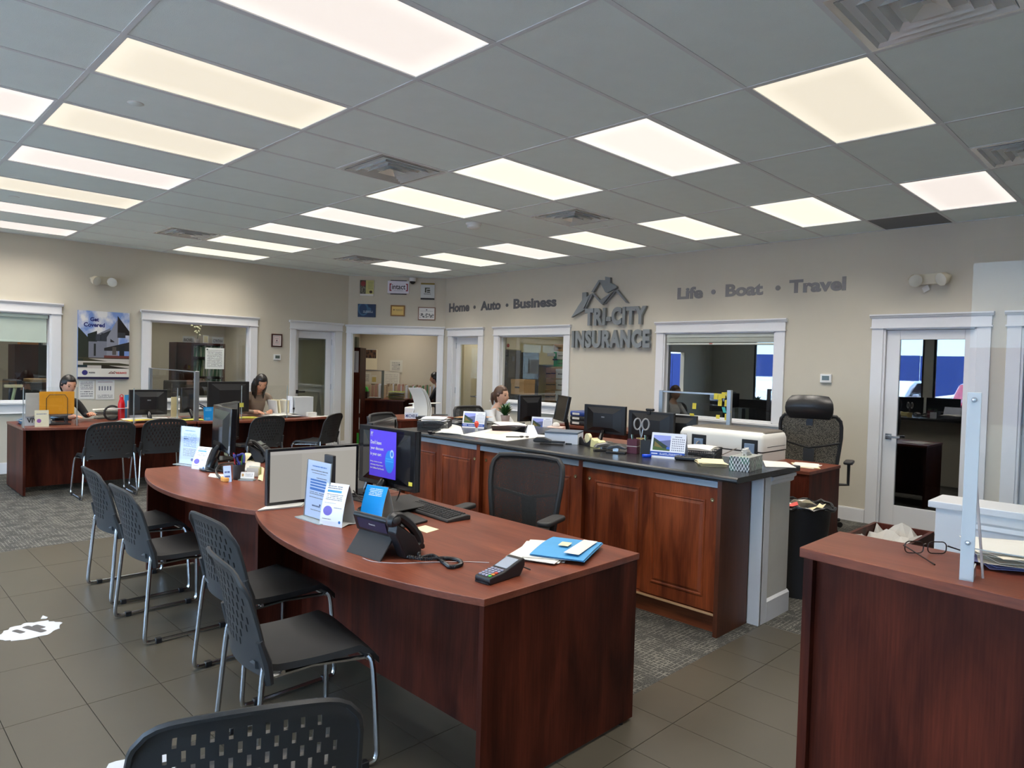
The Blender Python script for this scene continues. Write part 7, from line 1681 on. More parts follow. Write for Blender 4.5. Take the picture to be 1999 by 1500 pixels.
t = thing('notice_sheet', 'white printed notice sheet taped inside the second window glass', 'notice', at(401,679,Y=7.06))
a = at(401,679,Y=7.06); b_ = at(437,721,Y=7.06)
MB().slab((0,0,b_.z-a.z),(b_.x-a.x,0,0),(0,0,a.z-b_.z),0.001).build('sheet', printed('window_notice', srgb(220,224,220), [('fill',0.1,0.88,0.92,0.895,srgb(60,60,64)),('fill',0.06,0.89,0.14,0.95,srgb(60,80,70)),('lines',0.1,0.08,0.9,0.84,INK,14)]), t)
for (p0, p1, s, lab) in (((357,656),(379,667),'RACHAEL','left name plate standing on the bookcase'),((414,658),(437,668),'CYNTHIA','right name plate standing on the bookcase')):
    a = at(*p0,Y=Yb+0.05); b_ = at(*p1,Y=Yb+0.05)
    t = thing('name_plate', 'grey '+lab+' behind the second window', 'name plate', ((a.x+b_.x)/2, Yb+0.05, zt)); MB().box(a.x,b_.x,Yb+0.05,Yb+0.055,zt,a.z).build('plate', mat('pale_grey_card', srgb(176,178,180), 0.5), t, world=True)
    text('lettering', s, M_dk, (a.x+0.02,Yb+0.0495,zt+0.02), (1,0,0), (0,0,1), (b_.x-a.x)-0.04, (a.z-zt)*0.5, 0.0008, t, 0.02)
a = at(402,663,Y=Yb+0.03)
t = thing('standing_photo', 'small cream framed picture on the bookcase behind the second window', 'frame', (a.x, Yb+0.03, zt)); MB().box(-0.045,0.045,0,0.01,0,0.135).build('frame', M_trim, t); MB().box(-0.035,0.035,-0.002,0,0.012,0.122).build('print', M_cream, t)
a = at(386,650,Y=Yb+0.1)
t = thing('potted_orchid', 'pale orchid in a white pot on the bookcase behind the second window', 'plant', (a.x, Yb+0.12, zt))
MB().lathe([(0.035,0),(0.05,0.07),(0.045,0.07),(0.0001,0.05)], n=16).build('pot', M_wht, t, smooth=True); r_ = random.Random(6)
MB().tube([(0,0,0.05),(0.02,0,0.18),(-0.03,0,0.28)], 0.004, 5).build('stem', mat('dark_green_leaf', (0,0,0,1)), t)
for k in range(16): MB().ball((r_.uniform(-.10,.09), r_.uniform(-.03,.03), r_.uniform(0.13,0.33)), (0.018,0.006,0.016), 8, 5).build('blossom', mat('cream_blossom', srgb(226,222,190), 0.6), t, smooth=True)
t = thing('storage_printer', 'black printer with a paper tray in front of the green files', 'printer', (at(355,745,Y=7.9).x+0.1,7.9,0)); MB().box(-0.3,0.3,-0.2,0.25,0.72,1.15).build('printer_body', M_blkm, t, bevel=0.02); MB().box(-0.25,0.25,-0.24,-0.2,0.9,0.92).build('output_tray', M_wht, t); MB().box(-0.35,0.35,-0.25,0.3,0.0,0.72).build('printer_stand', M_mah, t)
# ============================================================ OFFICE BEHIND WINDOW 1
Yc = 8.3
a = at(29,672,Y=Yc); b_ = at(75,672,Y=Yc)
t = thing('tall_cabinet', 'dark red tall cabinet seen through the leftmost window', 'cabinet', ((a.x+b_.x)/2,Yc,0)); MB().box(a.x,b_.x,Yc,Yc+0.5,0,a.z).build('cabinet_body', M_mah, t, world=True); MB().box(b_.x,b_.x+0.5,Yc+0.1,Yc+0.5,0,a.z).build('side_cabinet', M_blkm, t, world=True)
zt2 = a.z
for k in range(7):
    m = [mat('amber_box', srgb(190,130,70), 0.6), M_wht, mat('binder_dark_spine', srgb(50,50,56), 0.5), M_wht, mat('warm_spine', srgb(196,170,140), 0.6), mat('binder_dark_spine', srgb(50,50,56), 0.5), M_wht][k]
    o = MB().box(-0.028,0.028,0,0.22,0,0.17+0.03*(k % 3)).build('binder', m); o.location = (b_.x-0.12+0.075*k, Yc+0.12, zt2); tag(o, '%s upright binder from the left on the cabinet behind the leftmost window' % nth(k+1), 'binder', 'binders on the cabinet behind the leftmost window')
t = thing('bottle', 'small clear bottle on the cabinet behind the leftmost window', 'bottle', (a.x+0.28, Yc+0.15, zt2)); MB().lathe([(0.035,0),(0.035,0.09),(0.012,0.12),(0.012,0.15),(0.0001,0.15)], n=12).build('bottle_body', M_wht, t, smooth=True)
t = thing('storage_box', 'low amber box on the cabinet behind the leftmost window', 'box', (a.x+0.1, Yc+0.2, zt2)); MB().box(-0.02,0.2,-0.1,0.1,0,0.09).build('carton', mat('amber_box', srgb(190,130,70), 0.6), t)
t = thing('copier', 'black office copier with chrome trim seen through the leftmost window', 'copier', (at(68,750,Y=7.9).x,7.9,0))
MB().box(-0.17,0.42,-0.3,0.25,0,1.13).build('copier_body', M_blk, t, bevel=0.02); MB().box(-0.34,-0.19,-0.28,0.2,0.0,1.16).build('paper_tower', mat('dark_slate_plastic', srgb(52,56,72), 0.3), t, bevel=0.015)
MB().box(0.0,0.12,-0.315,-0.3,0.98,1.03).build('control_panel', M_chr, t, bevel=0.004); MB().box(-0.05,0.2,-0.315,-0.3,0.84,0.855).build('tray_handle', M_chr, t); MB().box(-0.1,0.5,-0.26,0.2,1.13,1.17).build('document_feeder', mat('tan_wood_tray', srgb(176,140,96), 0.5), t, bevel=0.006)
t = thing('desk_lamp', 'cream desk lamp head with a pale green stem on the sill of the leftmost window', 'lamp', (at(24,770,Y=7.35).x,7.35,0.90)); MB().box(-0.09,0.11,-0.04,0.04,0.17,0.21).build('lamp_head', M_cream, t, bevel=0.01); MB().tube([(0.03,0,0.17),(0.0,0,0.0)], 0.02, 8).build('stem', mat('pale_green_note', (0,0,0,1)), t); MB().box(-0.1,0.1,-0.08,0.08,-0.9,0.0).build('pedestal', M_blkm, t)
# ============================================================ BACK OFFICE (corner wall)
def K(u, d, z): return F_C @ Vector((u, d, z))
t = thing('tall_cabinet', 'tall mahogany cabinet end with a paper on it, inside the corner opening', 'cabinet', (0,0,0))
MB(F_C).box(-0.33,0.10,0.55,1.05,0,1.785).build('cabinet_body', M_mah, t)
MB(F_C).box(0.10,0.104,0.56,0.60,0.28,0.50).build('label_holder', M_pap, t); MB(F_C).box(0.10,0.104,0.56,0.60,0.58,0.84).build('label_holder', M_pap, t)
t = thing('wall_notice', 'white sheet with a dark margin taped to the tall mahogany cabinet', 'notice', (0,0,0)); MB(F_C).slab((-0.14,0.547,1.33),(0.215,0,0),(0,0,0.39),0.001).build('sheet', printed('cab_sheet', srgb(206,206,216), [('fill',0.72,0.12,0.75,0.95,srgb(60,60,70)),('lines',0.35,0.9,0.6,0.95,INK,1)]), t)
t = thing('picture_box', 'grey-green packaged item on top of the tall cabinet in the corner opening', 'box', (0,0,0)); MB(F_C).box(-0.12,0.02,0.62,0.8,1.786,1.98).build('carton', mat('grey_green_box', srgb(120,124,104), 0.6), t)
t = thing('green_folder', 'green folder edge low beside the tall cabinet in the corner opening', 'folder', (0,0,0)); MB(F_C).box(0.07,0.11,0.54,0.546,0.02,0.22).build('cover', mat('bright_green_card', srgb(60,170,60), 0.6), t)
t = thing('back_office_desk', 'mahogany desk inside the corner opening with green folders on it', 'desk', (0,0,0))
MB(F_C).box(-0.25,0.73,1.85,2.45,0.745,0.775).build('desktop', M_mtopx, t); MB(F_C).box(-0.23,0.70,1.86,1.88,0,0.745).build('front_panel', M_mah, t); MB(F_C).box(0.68,0.70,1.88,2.4,0,0.745).build('side_panel', M_mah, t)
MB(F_C).box(-0.3,1.9,2.45,2.76,0.745,0.775).build('wall_counter', M_mtopx, t); MB(F_C).box(-0.28,1.88,2.46,2.48,0,0.745).build('wall_counter_front', M_mah, t)
t = thing('glass_divider', 'glass desk divider with a grey post inside the corner opening', 'divider', (0,0,0)); MB(F_C).box(0.225,0.275,1.97,2.01,0.775,1.36).build('post', mat('grey_green_post', srgb(120,126,118), 0.5), t); MB(F_C).box(-0.25,0.225,1.985,1.99,0.80,1.345).build('glass', M_acr, t); MB(F_C).box(-0.25,0.225,1.98,1.995,1.345,1.36).build('top_edge', M_alu, t)
t = thing('green_bin', 'green and black box on the desk inside the corner opening', 'box', (0,0,0)); MB(F_C).box(-0.24,-0.06,2.02,2.2,0.776,0.92).build('black_tray', M_blk, t); MB(F_C).yprism([(-0.24,0.92),(-0.07,0.92),(-0.09,1.0),(-0.16,1.03),(-0.24,1.02)], 2.04, 2.18).build('green_contents', mat('bright_green_card', (0,0,0,1)), t)
def heapK(name, label, u, d, z, n, w, dp, mats, seed, th=0.01, cat='papers'): p = K(u,d,z); return heap(name, label, (p.x,p.y), z, n, w, dp, -PI/4, mats, seed, th, 0.03, cat)
heapK('folder_stack', 'white and lime green folders stacked on the desk inside the corner opening', 0.52, 2.08, 0.776, 13, 0.32, 0.24, [mat('lime_folder', srgb(150,180,70), 0.6), M_pap, M_pap, M_cream], 81, 0.013)
heapK('paper_stack', 'scattered papers behind the glass divider inside the corner opening', 0.08, 2.12, 0.776, 6, 0.28, 0.2, [M_pap, M_fprint], 82, 0.005)
r_ = random.Random(15); x = -0.15; fm = [mat('file_tan', srgb(186,168,140), 0.6), mat('file_pinkish', srgb(180,140,128), 0.6), M_pap2, gm[0], mat('file_tan2', srgb(160,140,118), 0.6)]; fo = {}; cnt = 0
while x < 1.28:
    w_ = r_.uniform(0.02,0.035); m = fm[r_.choice((0,0,1,2,4,3 if x > 0.55 else 0))]
    if m.name not in fo: o = MB().box(-0.5,0.5,-0.11,0.11,0,1).build('file', m); fo[m.name] = o
    else: o = fo[m.name].copy(); C.objects.link(o)
    o.name = 'file_folder'; o.location = K(x, 2.62, 0.776); o.rotation_euler = (0, 0, -PI/4); o.scale = (w_*0.9, 1, r_.uniform(0.24,0.30)); cnt += 1; tag(o, 'file %s from the left in the row along the rear wall inside the corner opening' % nth(cnt), 'file', 'files along the rear wall of the corner office'); x += w_
D_ = 2.765+0.02
def wallK(u0, z1, u1, z0, items, label, name='wall_notice', cat='notice', base=None, y=2.77):
    t = thing(name, label, cat, (0,0,0)); MB(F_C).slab((u0,y,z0),(u1-u0,0,0),(0,0,z1-z0),0.002).build('sheet', printed('nk_%d' % len(MATS), base or srgb(206,202,190), items), t)
wallK(-0.29,1.80,-0.03,1.36,[('fill',0.06,0.56,0.92,0.97,srgb(40,32,36)),('cloud',0.06,0.56,0.92,0.97,srgb(110,80,60),6),('fill',0.06,0.97,0.92,1.0,srgb(200,200,196))],'wall calendar with a dark picture on the rear wall inside the corner opening','wall_calendar','calendar',srgb(226,216,190))
wallK(-0.38,1.62,-0.30,1.36,[],'narrow cream sheet beside the dark picture calendar inside the corner opening')
wallK(0.25,1.58,0.52,1.32,[('lines',0.15,0.15,0.8,0.85,INK,6),('fill',0.7,0.6,0.78,0.7,srgb(90,90,90))],'upper printed page on the rear wall inside the corner opening')
wallK(0.12,1.34,0.46,1.03,[('lines',0.1,0.1,0.9,0.8,srgb(170,166,160),6)],'large pale page low on the rear wall inside the corner opening')
wallK(-0.36,1.30,-0.15,1.04,[('fill',0.2,0.78,0.8,0.81,srgb(50,50,56)),('fill',0.2,0.28,0.8,0.31,srgb(50,50,56)),('lines',0.2,0.34,0.8,0.74,INK,4)],'notice with two dark bars behind the glass divider inside the corner opening')
wallK(-0.14,1.24,-0.03,1.06,[('fill',0.1,0.2,0.9,0.8,srgb(180,160,96))],'yellowish page behind the glass divider inside the corner opening')
# ============================================================ STORAGE ROOM (window 3)
Xs = 8.3
def boxpx(p0, p1, X, m, label, name='storage_box', d=0.35, cat='box', lid=True, grp=None):
    a = at(*p0, X=X); b_ = at(*p1, X=X); y1, y0 = min(max(a.y,b_.y), 4.38), min(a.y,b_.y); z1, z0 = max(a.z,b_.z), min(a.z,b_.z)
    t = thing(name, label, cat, (X, (y0+y1)/2, z0), 0, grp)
    MB().box(X,X+d,y0,y1,z0,z1).build('box_body', m, t, world=True, bevel=0.003)
    if lid: MB().box(X-0.006,X+d,y0-0.004,y1+0.004,z1-(z1-z0)*0.28,z1+0.003).build('box_lid', m, t, world=True, bevel=0.003)
    MB().box(X-0.008,X-0.001,(y0+y1)/2-0.05,(y0+y1)/2+0.05,z0+(z1-z0)*0.42,z0+(z1-z0)*0.52).build('hand_hole', M_dk, t, world=True)
    return t
M_card = mat('brown_cardboard', srgb(172,132,92), 0.8, var=0.08); M_cardw = mat('white_cardboard', srgb(200,198,190), 0.7); M_steel = mat('dark_grey_steel', srgb(64,66,74), 0.4, 0.3)
for (x0_, x1_, y_, m, lab) in ((985,1018,683,M_steel,'dark grey steel cabinet at the left inside the storage window'),(1022,1053,688,mat('blue_grey_steel', srgb(60,66,84), 0.4, 0.3),'blue-grey steel cabinet at the middle of the storage window')):
    a = at(x0_,y_,Y=4.42); b_ = at(x1_,y_,Y=4.42); t = thing('filing_cabinet', lab, 'cabinet', ((a.x+b_.x)/2,4.42,0)); xa = max(a.x, 6.86)
    MB().box(xa,b_.x,4.42,4.72,0,a.z).build('cabinet_body', m, t, world=True, bevel=0.004)
    for q in range(4): MB().box(xa+0.02,b_.x-0.02,4.405,4.42,0.05+q*(a.z-0.08)/4,0.02+(q+1)*(a.z-0.08)/4).build('drawer', m, t, world=True, bevel=0.003)
    MB().box(xa+0.10,xa+0.16,4.398,4.405,a.z-0.18,a.z-0.10).build('label_card', mat('dim_blue_label', srgb(70,80,100), 0.5), t, world=True)
a = at(987,658,Y=4.44); b_ = at(1014,683,Y=4.44); t = thing('storage_box', 'cream carton with a red mark on the steel cabinet behind the storage window', 'box', (7.0,4.44,b_.z)); MB().box(max(a.x,6.86),b_.x,4.44,4.70,at(1000,683,Y=4.42).z+0.004,a.z).build('box_body', mat('cream_carton', srgb(206,196,176), 0.7), t, world=True, bevel=0.003); MB().cyl((max(a.x,6.86)+0.04,4.438,b_.z+0.06),(max(a.x,6.86)+0.04,4.4405,b_.z+0.06),0.03,n=16).build('red_mark', M_br, t, world=True)
boxpx((983,740),(1022,771),6.93,M_card,'wide brown archive box close behind the storage window sill',d=0.26)
t = thing('box_shelf', 'low steel shelf inside the storage window under the wide archive box', 'shelf', (6.95,4.2,0)); a = at(983,771,X=6.95); b_ = at(1022,771,X=6.95); MB().box(6.91,7.2,b_.y-0.03,min(a.y+0.05,4.38),0,a.z-0.008).build('shelf_block', M_steel, t, world=True)
BX = [(1054,718,1066,739,M_card),(1066,718,1085,739,M_card),(1054,739,1066,761,M_card),(1066,740,1085,761,M_card),(1054,761,1064,785,M_card),(1064,762,1084,785,M_card),(1085,720,1103,740,M_cardw),(1085,741,1103,762,M_cardw),(1084,763,1103,785,M_cardw)]
for k, (x0_,y0_,x1_,y1_,m) in enumerate(BX): boxpx((x0_+0.6,y0_+0.5),(x1_-0.6,y1_-0.5),7.9,m,'%s archive box, %s row of the stack behind the storage window, %s' % ('white' if m is M_cardw else 'brown', ['top','middle','bottom'][(k % 6)//2 if k < 6 else k-6], ['left','right'][k % 2] if k < 6 else 'far right'), grp='archive boxes behind the storage window', d=0.4)
t = thing('box_shelf', 'hidden pallet under the stacked archive boxes', 'shelf', (7.9,3.3,0)); a = at(1054,785,X=7.9); b_ = at(1103,785,X=7.9); MB().box(7.88,8.35,b_.y,a.y,0,a.z-0.006).build('shelf_block', M_steel, t, world=True)
boxpx((1066,687),(1086,716),7.95,mat('green_carton', srgb(40,140,80), 0.6),'green carton with a white label on the stacked archive boxes',lid=False)
a = at(1069,690,X=7.945); b_ = at(1084,696,X=7.945); t = thing('box_label', 'white label strip on the green carton', 'label', a); MB().box(7.94,7.945,b_.y,a.y,b_.z,a.z).build('strip', M_pap, t, world=True)
boxpx((1087,687),(1102,702),7.95,M_cardw,'small white carton right of the green carton',lid=False); boxpx((1087,703),(1102,716),7.95,mat('green_carton', (0,0,0,1)),'dark green small carton under the small white carton',lid=False)
boxpx((1079,672),(1103,686),7.95,M_card,'brown carton on top of the green and white cartons',lid=False)
t = thing('teal_frame', 'teal steel shelf frame at the rear of the storage room', 'shelf', (8.2,4.3,0)); a = at(1038,655,X=8.2); b_ = at(1026,684,X=8.2); MB().box(8.2,8.5,a.y,b_.y,0,a.z).build('frame_panel', mat('teal_steel', srgb(50,130,130), 0.5), t, world=True)
heap('paper_stack', 'white and green papers lying on the brown archive boxes', (8.08,at(1060,716,X=7.95).y), at(1060,717,X=7.9).z, 7, 0.3, 0.3, 0, [M_pap, gm[1]], 84, 0.007)
# ============================================================ DARK OFFICE (window 4): row of binders on the sill, desk
for k in range(13):
    a = at(1432+7.0*k, 826, X=6.98); m = [M_cardw, mat('olive_grey_binder', srgb(150,150,130), 0.6), M_cardw, M_blkm, mat('olive_grey_binder', (0,0,0,1)), M_blkm][k if k < 6 else 5]
    o = MB().box(0,0.22,-0.022,0.022,0,1.0).build('binder', m); o.location = (6.95, a.y, 0.935); o.scale = (1,1,0.155 if k < 5 else 0.16-0.006*(k-5)); tag(o, '%s binder from the left in the row on the sill behind the dark window' % nth(k+1), 'binder', 'binders on the dark window sill')
t = thing('sill_shelf', 'narrow shelf carrying binders inside the dark window', 'shelf', (7.05,0.6,0)); MB().box(6.83,7.2,-0.15,1.3,0.905,0.934).build('shelf_board', M_blkm, t, world=True); MB().box(6.9,7.15,-0.1,1.25,0,0.905).build('shelf_body', M_blkm, t, world=True)
# ============================================================ CARS AND BLUE BUILDING OUTSIDE (seen as reflections)
def car(loc, rz, col, label, name='car'):
    t = thing(name, label, 'car', loc, rz); m = mat('car_paint_'+label[:6].replace(' ', '_'), col, 0.12, 0.0, coat=1.0)
    L0 = [(-2.25,0.35),(-2.28,0.62),(-2.20,0.92),(-1.85,1.02),(-1.15,1.40),(-0.7,1.46),(0.25,1.44),(0.75,1.30),(1.25,1.0),(2.0,0.86),(2.25,0.66),(2.28,0.36)]
    bot = [(1.85,0.30),(1.75,0.55),(1.45,0.68),(1.15,0.55),(1.05,0.28),(-1.0,0.28),(-1.1,0.55),(-1.4,0.68),(-1.7,0.55),(-1.8,0.30)]
    MB().yprism(L0+bot, -0.88, 0.88).build('body', m, t, bevel=0.09, seg=3)
    for s in (-1, 1):
        MB().yprism([(-1.55,1.0),(-1.05,1.36),(-0.68,1.40),(-0.6,1.0)], s*0.885-0.004, s*0.885+0.004).build('side_window', M_blkg, t); MB().yprism([(-0.52,1.0),(-0.6,1.40),(0.22,1.38),(0.95,1.02)], s*0.885-0.004, s*0.885+0.004).build('side_window', M_blkg, t)
        for x in (-1.4, 1.45):
            MB().cyl((x,s*0.70,0.33),(x,s*0.90,0.33),0.33,n=24).build('wheel', M_blkm, t); MB().cyl((x,s*0.90,0.33),(x,s*0.905,0.33),0.2,n=18).build('rim', M_alu, t)
        MB().box(-2.27,-2.18,s*0.70-0.14,s*0.70+0.14,0.78,0.9).build('tail_light', mat('tail_light_red', srgb(150,20,30), 0.3), t, bevel=0.02)
        MB().box(0.62,0.78,s*0.98-0.07,s*0.98+0.07,0.98,1.08).build('mirror', m, t, bevel=0.03)
    MB().box(2.0,2.24,-0.6,0.6,0.55,0.75).build('grille', M_blkg, t, bevel=0.02)
    return t
car((-8.2,3.2,-0.05), 0.0, srgb(226,228,232), 'white car parked outside facing the storefront, nearer the left')
car((-8.0,6.4,-0.05), 0.0, srgb(210,214,222), 'silver car parked outside facing the storefront, farther left')
car((-13.5,1.2,-0.05), PI/2, srgb(236,238,240), 'white car parked across the lot side-on')
car((-8.1,0.2,-0.05), PI, srgb(150,40,44), 'red car parked outside, rear to the storefront')
t = thing('blue_building', 'long blue hoarding across the lot outside', 'building', (-26,0,0))
M_bb = mat('deep_blue_panel', srgb(24,56,130), 0.6)
for k in range(16): MB().box(-0.05,0.05,-20+3.0*k,-20+3.0*k+2.96,-0.1,2.6+0.02*(k%2)).build('panel', M_bb, t)
# ============================================================ PEOPLE
def head_mesh(R=1.0):
    "vertices of a head facing +x, centre at origin; total height about 0.23"
    n, m = 28, 20; vs = []; fs = []
    for i in range(m+1):
        th = PI*i/m
        for k in range(n):
            a = 2*PI*k/n; x = math.sin(th)*math.cos(a); y = math.sin(th)*math.sin(a); z = math.cos(th)
            px, py, pz = 0.096*x, 0.076*y, 0.118*z
            if z < 0: 
                f = 1-0.30*(-z)**1.5; py *= f; px = px*(1-0.12*(-z)) + 0.016*(-z)*(1 if x > -0.2 else 0.0)
            if x > 0:      # face
                d = lambda yy, zz, sy, sz: math.exp(-((y-yy)/sy)**2-((z-zz)/sz)**2)
                px += 0.020*d(0,-0.20,0.13,0.16) + 0.010*d(0,-0.02,0.10,0.20)      # nose
                px -= 0.009*(d(0.36,0.04,0.18,0.12)+d(-0.36,0.04,0.18,0.12))       # eye sockets
                px += 0.005*d(0,0.22,0.6,0.12)                                     # brow
                px += 0.006*d(0,-0.46,0.22,0.10)                                   # lips
                px += 0.007*d(0,-0.80,0.3,0.2)                                     # chin
                px += 0.003*(d(0.45,-0.2,0.2,0.2)+d(-0.45,-0.2,0.2,0.2))
            vs.append(Vector((px, py, pz))*R)
    for i in range(m):
        for k in range(n): fs.append((i*n+k, (i+1)*n+k, (i+1)*n+(k+1)%n, i*n+(k+1)%n))
    return vs, fs
def person(loc, rz, label, skin, top, trousers, hair, style, neck_tilt=(0,0,0), hands=((0.36,0.16,0.80),(0.36,-0.16,0.80)), lean=0.1, scale=1.0, sleeve=0.93):
    t = thing('person', label, 'person', loc, rz)
    J = {}; E = []
    def j(n, p, r, par=None):
        J[n] = (Vector(p), r, len(J));
        if par: E.append((J[par][2], J[n][2]))
    L = lambda x, z: x+lean*(z-0.5)
    j('pelvis', (0,0,0.55), (0.13,0.16)); j('waist', (L(0,0.70),0,0.70), (0.105,0.135), 'pelvis'); j('chest', (L(0.01,0.86),0,0.86), (0.11,0.155), 'waist'); j('upper', (L(0.01,0.98),0,0.98), (0.085,0.13), 'chest')
    j('neckb', (L(0.01,1.07),0,1.065), (0.052,0.055), 'upper'); j('neck', (L(0.03,1.13),0,1.13), (0.047,0.047), 'neckb')
    hc = Vector((L(0.05,1.23),0,1.235)); rot = Euler(neck_tilt).to_matrix(); hc = J['neck'][0]+rot @ Vector((0.022,0,0.105))
    j('skull', J['neck'][0]+rot @ Vector((0.012,0,0.05)), (0.045,0.045), 'neck')
    for s, h in ((1, hands[0]), (-1, hands[1])):
        sh = Vector((L(0.0,1.0), s*0.165, 1.0)); w = Vector(h); dd = (w-sh); mid = (sh+w)/2+Vector((-0.05, s*0.07, -0.10))
        j('sh%d'%s, sh, (0.058,0.058), 'upper'); j('el%d'%s, mid, (0.042,0.042), 'sh%d'%s); j('wr%d'%s, w, (0.024,0.028), 'el%d'%s)
        f = (w-mid).normalized(); side = Vector((0,0,1)).cross(f).normalized(); pal = w+f*0.045; j('pa%d'%s, pal, (0.016,0.036), 'wr%d'%s)
        for q, (o, l) in enumerate(((-0.030,0.062),(-0.010,0.074),(0.010,0.070),(0.029,0.056))):
            b0 = pal+f*0.035+side*o; j('f%d%d'%(s,q), b0, (0.009,0.009), 'pa%d'%s); j('g%d%d'%(s,q), b0+f*l*0.55+Vector((0,0,-0.008)), (0.008,0.008), 'f%d%d'%(s,q)); j('h%d%d'%(s,q), b0+f*l*0.9+Vector((0,0,-0.026)), (0.0065,0.0065), 'g%d%d'%(s,q))
        tb = w+f*0.02-side*0.030*s; j('t%d'%s, tb-side*0.012*s+f*0.012, (0.011,0.011), 'wr%d'%s); j('u%d'%s, tb-side*0.022*s+f*0.05, (0.009,0.009), 't%d'%s)
        j('hip%d'%s, (0.03, s*0.09, 0.53), (0.085,0.09), 'pelvis'); j('kn%d'%s, (0.43, s*0.11, 0.52), (0.058,0.058), 'hip%d'%s); j('an%d'%s, (0.40, s*0.11, 0.10), (0.036,0.036), 'kn%d'%s); j('toe%d'%s, (0.53, s*0.12, 0.045), (0.03,0.035), 'an%d'%s)
    me = bpy.data.meshes.new('skel'); names = sorted(J, key=lambda n: J[n][2]); me.from_pydata([J[n][0] for n in names], E, [])
    o = bpy.data.objects.new('skel', me); C.objects.link(o)
    sk = o.modifiers.new('s', 'SKIN'); sk.use_smooth_shade = True; o.modifiers.new('d', 'SUBSURF').levels = 2
    for k, n in enumerate(names): v = me.skin_vertices[0].data[k]; v.radius = J[n][1]; v.use_root = (k == 0)
    dg = bpy.context.evaluated_depsgraph_get(); em = bpy.data.meshes.new_from_object(o.evaluated_get(dg)); bpy.data.objects.remove(o)
    hv, hf = head_mesh(); n0 = len(em.vertices)
    vs = [v.co.copy() for v in em.vertices]+[hc+rot @ v for v in hv]; fs = [tuple(p.vertices) for p in em.polygons]+[tuple(n0+i for i in f) for f in hf]
    mats = [skin, top, trousers]; B = MB(); B.v = vs; B.f = [list(f) for f in fs]
    segs = [(names[a], names[b], J[names[a]][0], J[names[b]][0]) for a, b in E]
    for fi, f in enumerate(fs):
        if f[0] >= n0: continue
        c = sum((vs[i] for i in f), Vector())/len(f); best = None
        for a, b, pa, pb in segs:
            ab = pb-pa; tt = max(0, min(1, (c-pa).dot(ab)/ab.length_squared)); dd = (c-(pa+ab*tt)).length
            if best is None or dd < best[0]: best = (dd, a, b, tt)
        _, a, b, tt = best
        if b.startswith(('hip','kn','an','toe')): B.mi[fi] = 2
        elif b.startswith('wr'): B.mi[fi] = 1 if tt < sleeve else 0
        elif b in ('skull','neck') or b[0] in 'fghtu' and b not in ('upper',) or b.startswith('pa'): B.mi[fi] = 0
        elif b == 'neckb' and tt > 0.8: B.mi[fi] = 0
        else: B.mi[fi] = 1
    body = B.build('body', mats, t, smooth=2)
    def H(p): return hc+rot @ Vector(p)
    for s in (-1, 1):
        MB().ball(H((0.079,s*0.031,0.006)), (0.009,0.013,0.008), 10, 6).build('eye', mat('eye_dark', srgb(40,30,28), 0.2), t, smooth=True)
        MB().tube([H((0.090,s*0.015,0.026)),H((0.088,s*0.032,0.031)),H((0.076,s*0.050,0.025))], 0.0022, 5).build('eyebrow', hair, t)
        MB().tube([H((0.0+0.014*math.cos(a)*0.9, s*(0.076+0.004*math.sin(a)), -0.005+0.028*math.sin(a))) for a in [2*PI*k/12 for k in range(12)]], 0.006, 6, closed=True).build('ear', skin, t, smooth=True)
    MB().tube([H((0.092,-0.022,-0.055)),H((0.099,0,-0.053)),H((0.092,0.022,-0.055))], 0.004, 6).build('mouth', mat('lip_colour', srgb(150,84,76), 0.5), t, smooth=True)
    # hair shell
    n, m = 28, 16; vs = []; 
    for i in range(m+1):
        th = PI*0.86*i/m
        for k in range(n):
            a = 2*PI*k/n; x = math.sin(th)*math.cos(a); y = math.sin(th)*math.sin(a); z = math.cos(th)
            lim = 0.40 if x > 0.25 else (-0.15 if x > -0.05 else -0.78)
            if style == 'long' and abs(y) > 0.5 and x < 0.45: lim = -0.9
            if x > 0.25 and abs(y) > 0.62: lim = 0.1 if style != 'long' else -0.6
            zz = max(z, lim); f = 1.0
            vs.append(H((0.104*x-0.006, 0.086*y, 0.128*zz+0.004)) if z >= lim else H((0.09*x-0.01, 0.074*y, 0.128*zz)))
    fs = [(i*n+k, (i+1)*n+k, (i+1)*n+(k+1)%n, i*n+(k+1)%n) for i in range(m) for k in range(n)]
    b = MB(); b.add(vs, fs)
    if style == 'long':
        for s in (-1, 1):
            for q in range(5): y = 0.056+0.006*q; b.tube([H((0.03-0.02*q,s*y,0.03)),H((0.035-0.02*q,s*(y+0.008),-0.06)),H((0.03-0.02*q,s*y,-0.13))+Vector((0,0,-0.02)),H((0.02-0.02*q,s*y,-0.13))+Vector((0,0,-0.11))], [0.010,0.020,0.020,0.006], 7)
    if style == 'ponytail': b.tube([H((-0.09,0,0.03)),H((-0.125,0,0.0)),H((-0.13,0,-0.07)),H((-0.115,0,-0.14))], [0.022,0.03,0.024,0.006], 9)
    if style == 'bun': b.ball(H((-0.11,0,-0.02)), 0.032)
    b.build('hair', hair, t, smooth=2)
    t.scale = (scale,)*3
    return t
SK1 = mat('skin_warm', srgb(206,152,124), 0.55, var=0.04); SK2 = mat('skin_light', srgb(214,168,142), 0.55, var=0.04)
HB = mat('black_hair', srgb(28,24,24), 0.35, bump=(120,0.3)); HN = mat('brown_hair', srgb(84,58,42), 0.4, bump=(120,0.3))
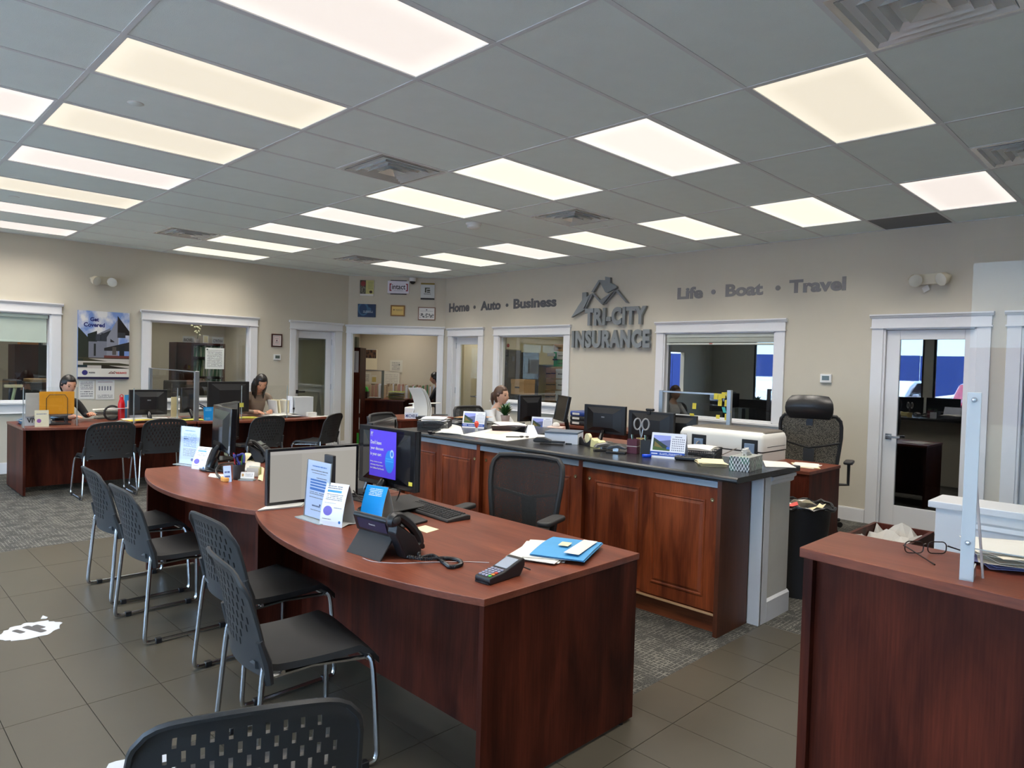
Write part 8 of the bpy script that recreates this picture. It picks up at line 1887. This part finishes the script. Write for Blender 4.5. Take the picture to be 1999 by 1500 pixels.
T_B = mat('black_knit', srgb(34,34,36), 0.85, bump=(300,0.2)); T_W = mat('white_blouse', srgb(214,216,218), 0.8, bump=(60,0.15)); T_T = mat('taupe_sweater', srgb(134,116,102), 0.85, bump=(300,0.2)); T_J = mat('dark_trousers', srgb(40,42,50), 0.8)
# woman in white, facing right in the picture
person((4.80,2.50,0), -PI/2+0.25, 'woman in a white blouse with a brown ponytail, in profile at the small monitor', SK2, T_W, T_J, HN, 'ponytail', (0,0.06,0), hands=((0.42,0.14,0.80),(0.42,-0.14,0.80)), lean=0.05, scale=0.95)
# woman with long hair, looking down
person((3.36,6.02,0), -PI/2-0.10, 'woman with long dark hair in a taupe sweater writing, head bent down', SK1, T_T, T_J, HB, 'long', (0,0.62,0), hands=((0.40,0.12,0.80),(0.42,-0.10,0.80)), lean=0.35)
# woman in black, behind the orange folder
person((1.00,6.10,0), -PI/2+0.30, 'woman in black with tied dark hair behind the orange folder, holding a grey sheet', SK1, T_B, T_J, HB, 'bun', (0,0.30,0), hands=((0.42,0.16,0.86),(0.42,-0.08,0.84)), lean=0.22, scale=0.95)
heap('paper_sheet', 'grey sheet held tilted by the woman in black', (1.62,5.78), 0.88, 1, 0.30, 0.2, 0.2, [mat('grey_sheet', srgb(150,146,150), 0.7)], 91, 0.001, 0.0, 'paper', 0.02)
# man in the back office
pk = K(1.45, 2.05, 0); person((pk.x, pk.y, 0), PI*0.75-0.2, 'person in a black shirt with a cap, turned away inside the corner opening', SK1, T_B, T_J, HB, 'short', (0,0.2,0), hands=((0.36,0.16,0.80),(0.36,-0.14,0.80)), lean=0.12, sleeve=0.05)
for nm, p_, r_ in (('far left', (1.00,6.22), -PI/2), ('middle', (3.36,6.2), -PI/2)):
    task_chair((p_[0], p_[1], 0), r_, 'black office chair under the %s seated woman at the left wall desks' % nm, zb=(0.52,0.78))
pk2 = K(1.45,2.10,0); task_chair((pk2.x, pk2.y, 0), PI*0.75-0.2, 'black office chair of the person inside the corner opening', zb=(0.52,0.78))
t = thing('grey_machine', 'grey cabinet edge beside the person inside the corner opening', 'cabinet', (0,0,0)); MB(F_C).box(1.60,1.85,1.45,1.68,0,1.02).build('cabinet_body', mat('grey_steel_light', srgb(150,156,160), 0.5), t)
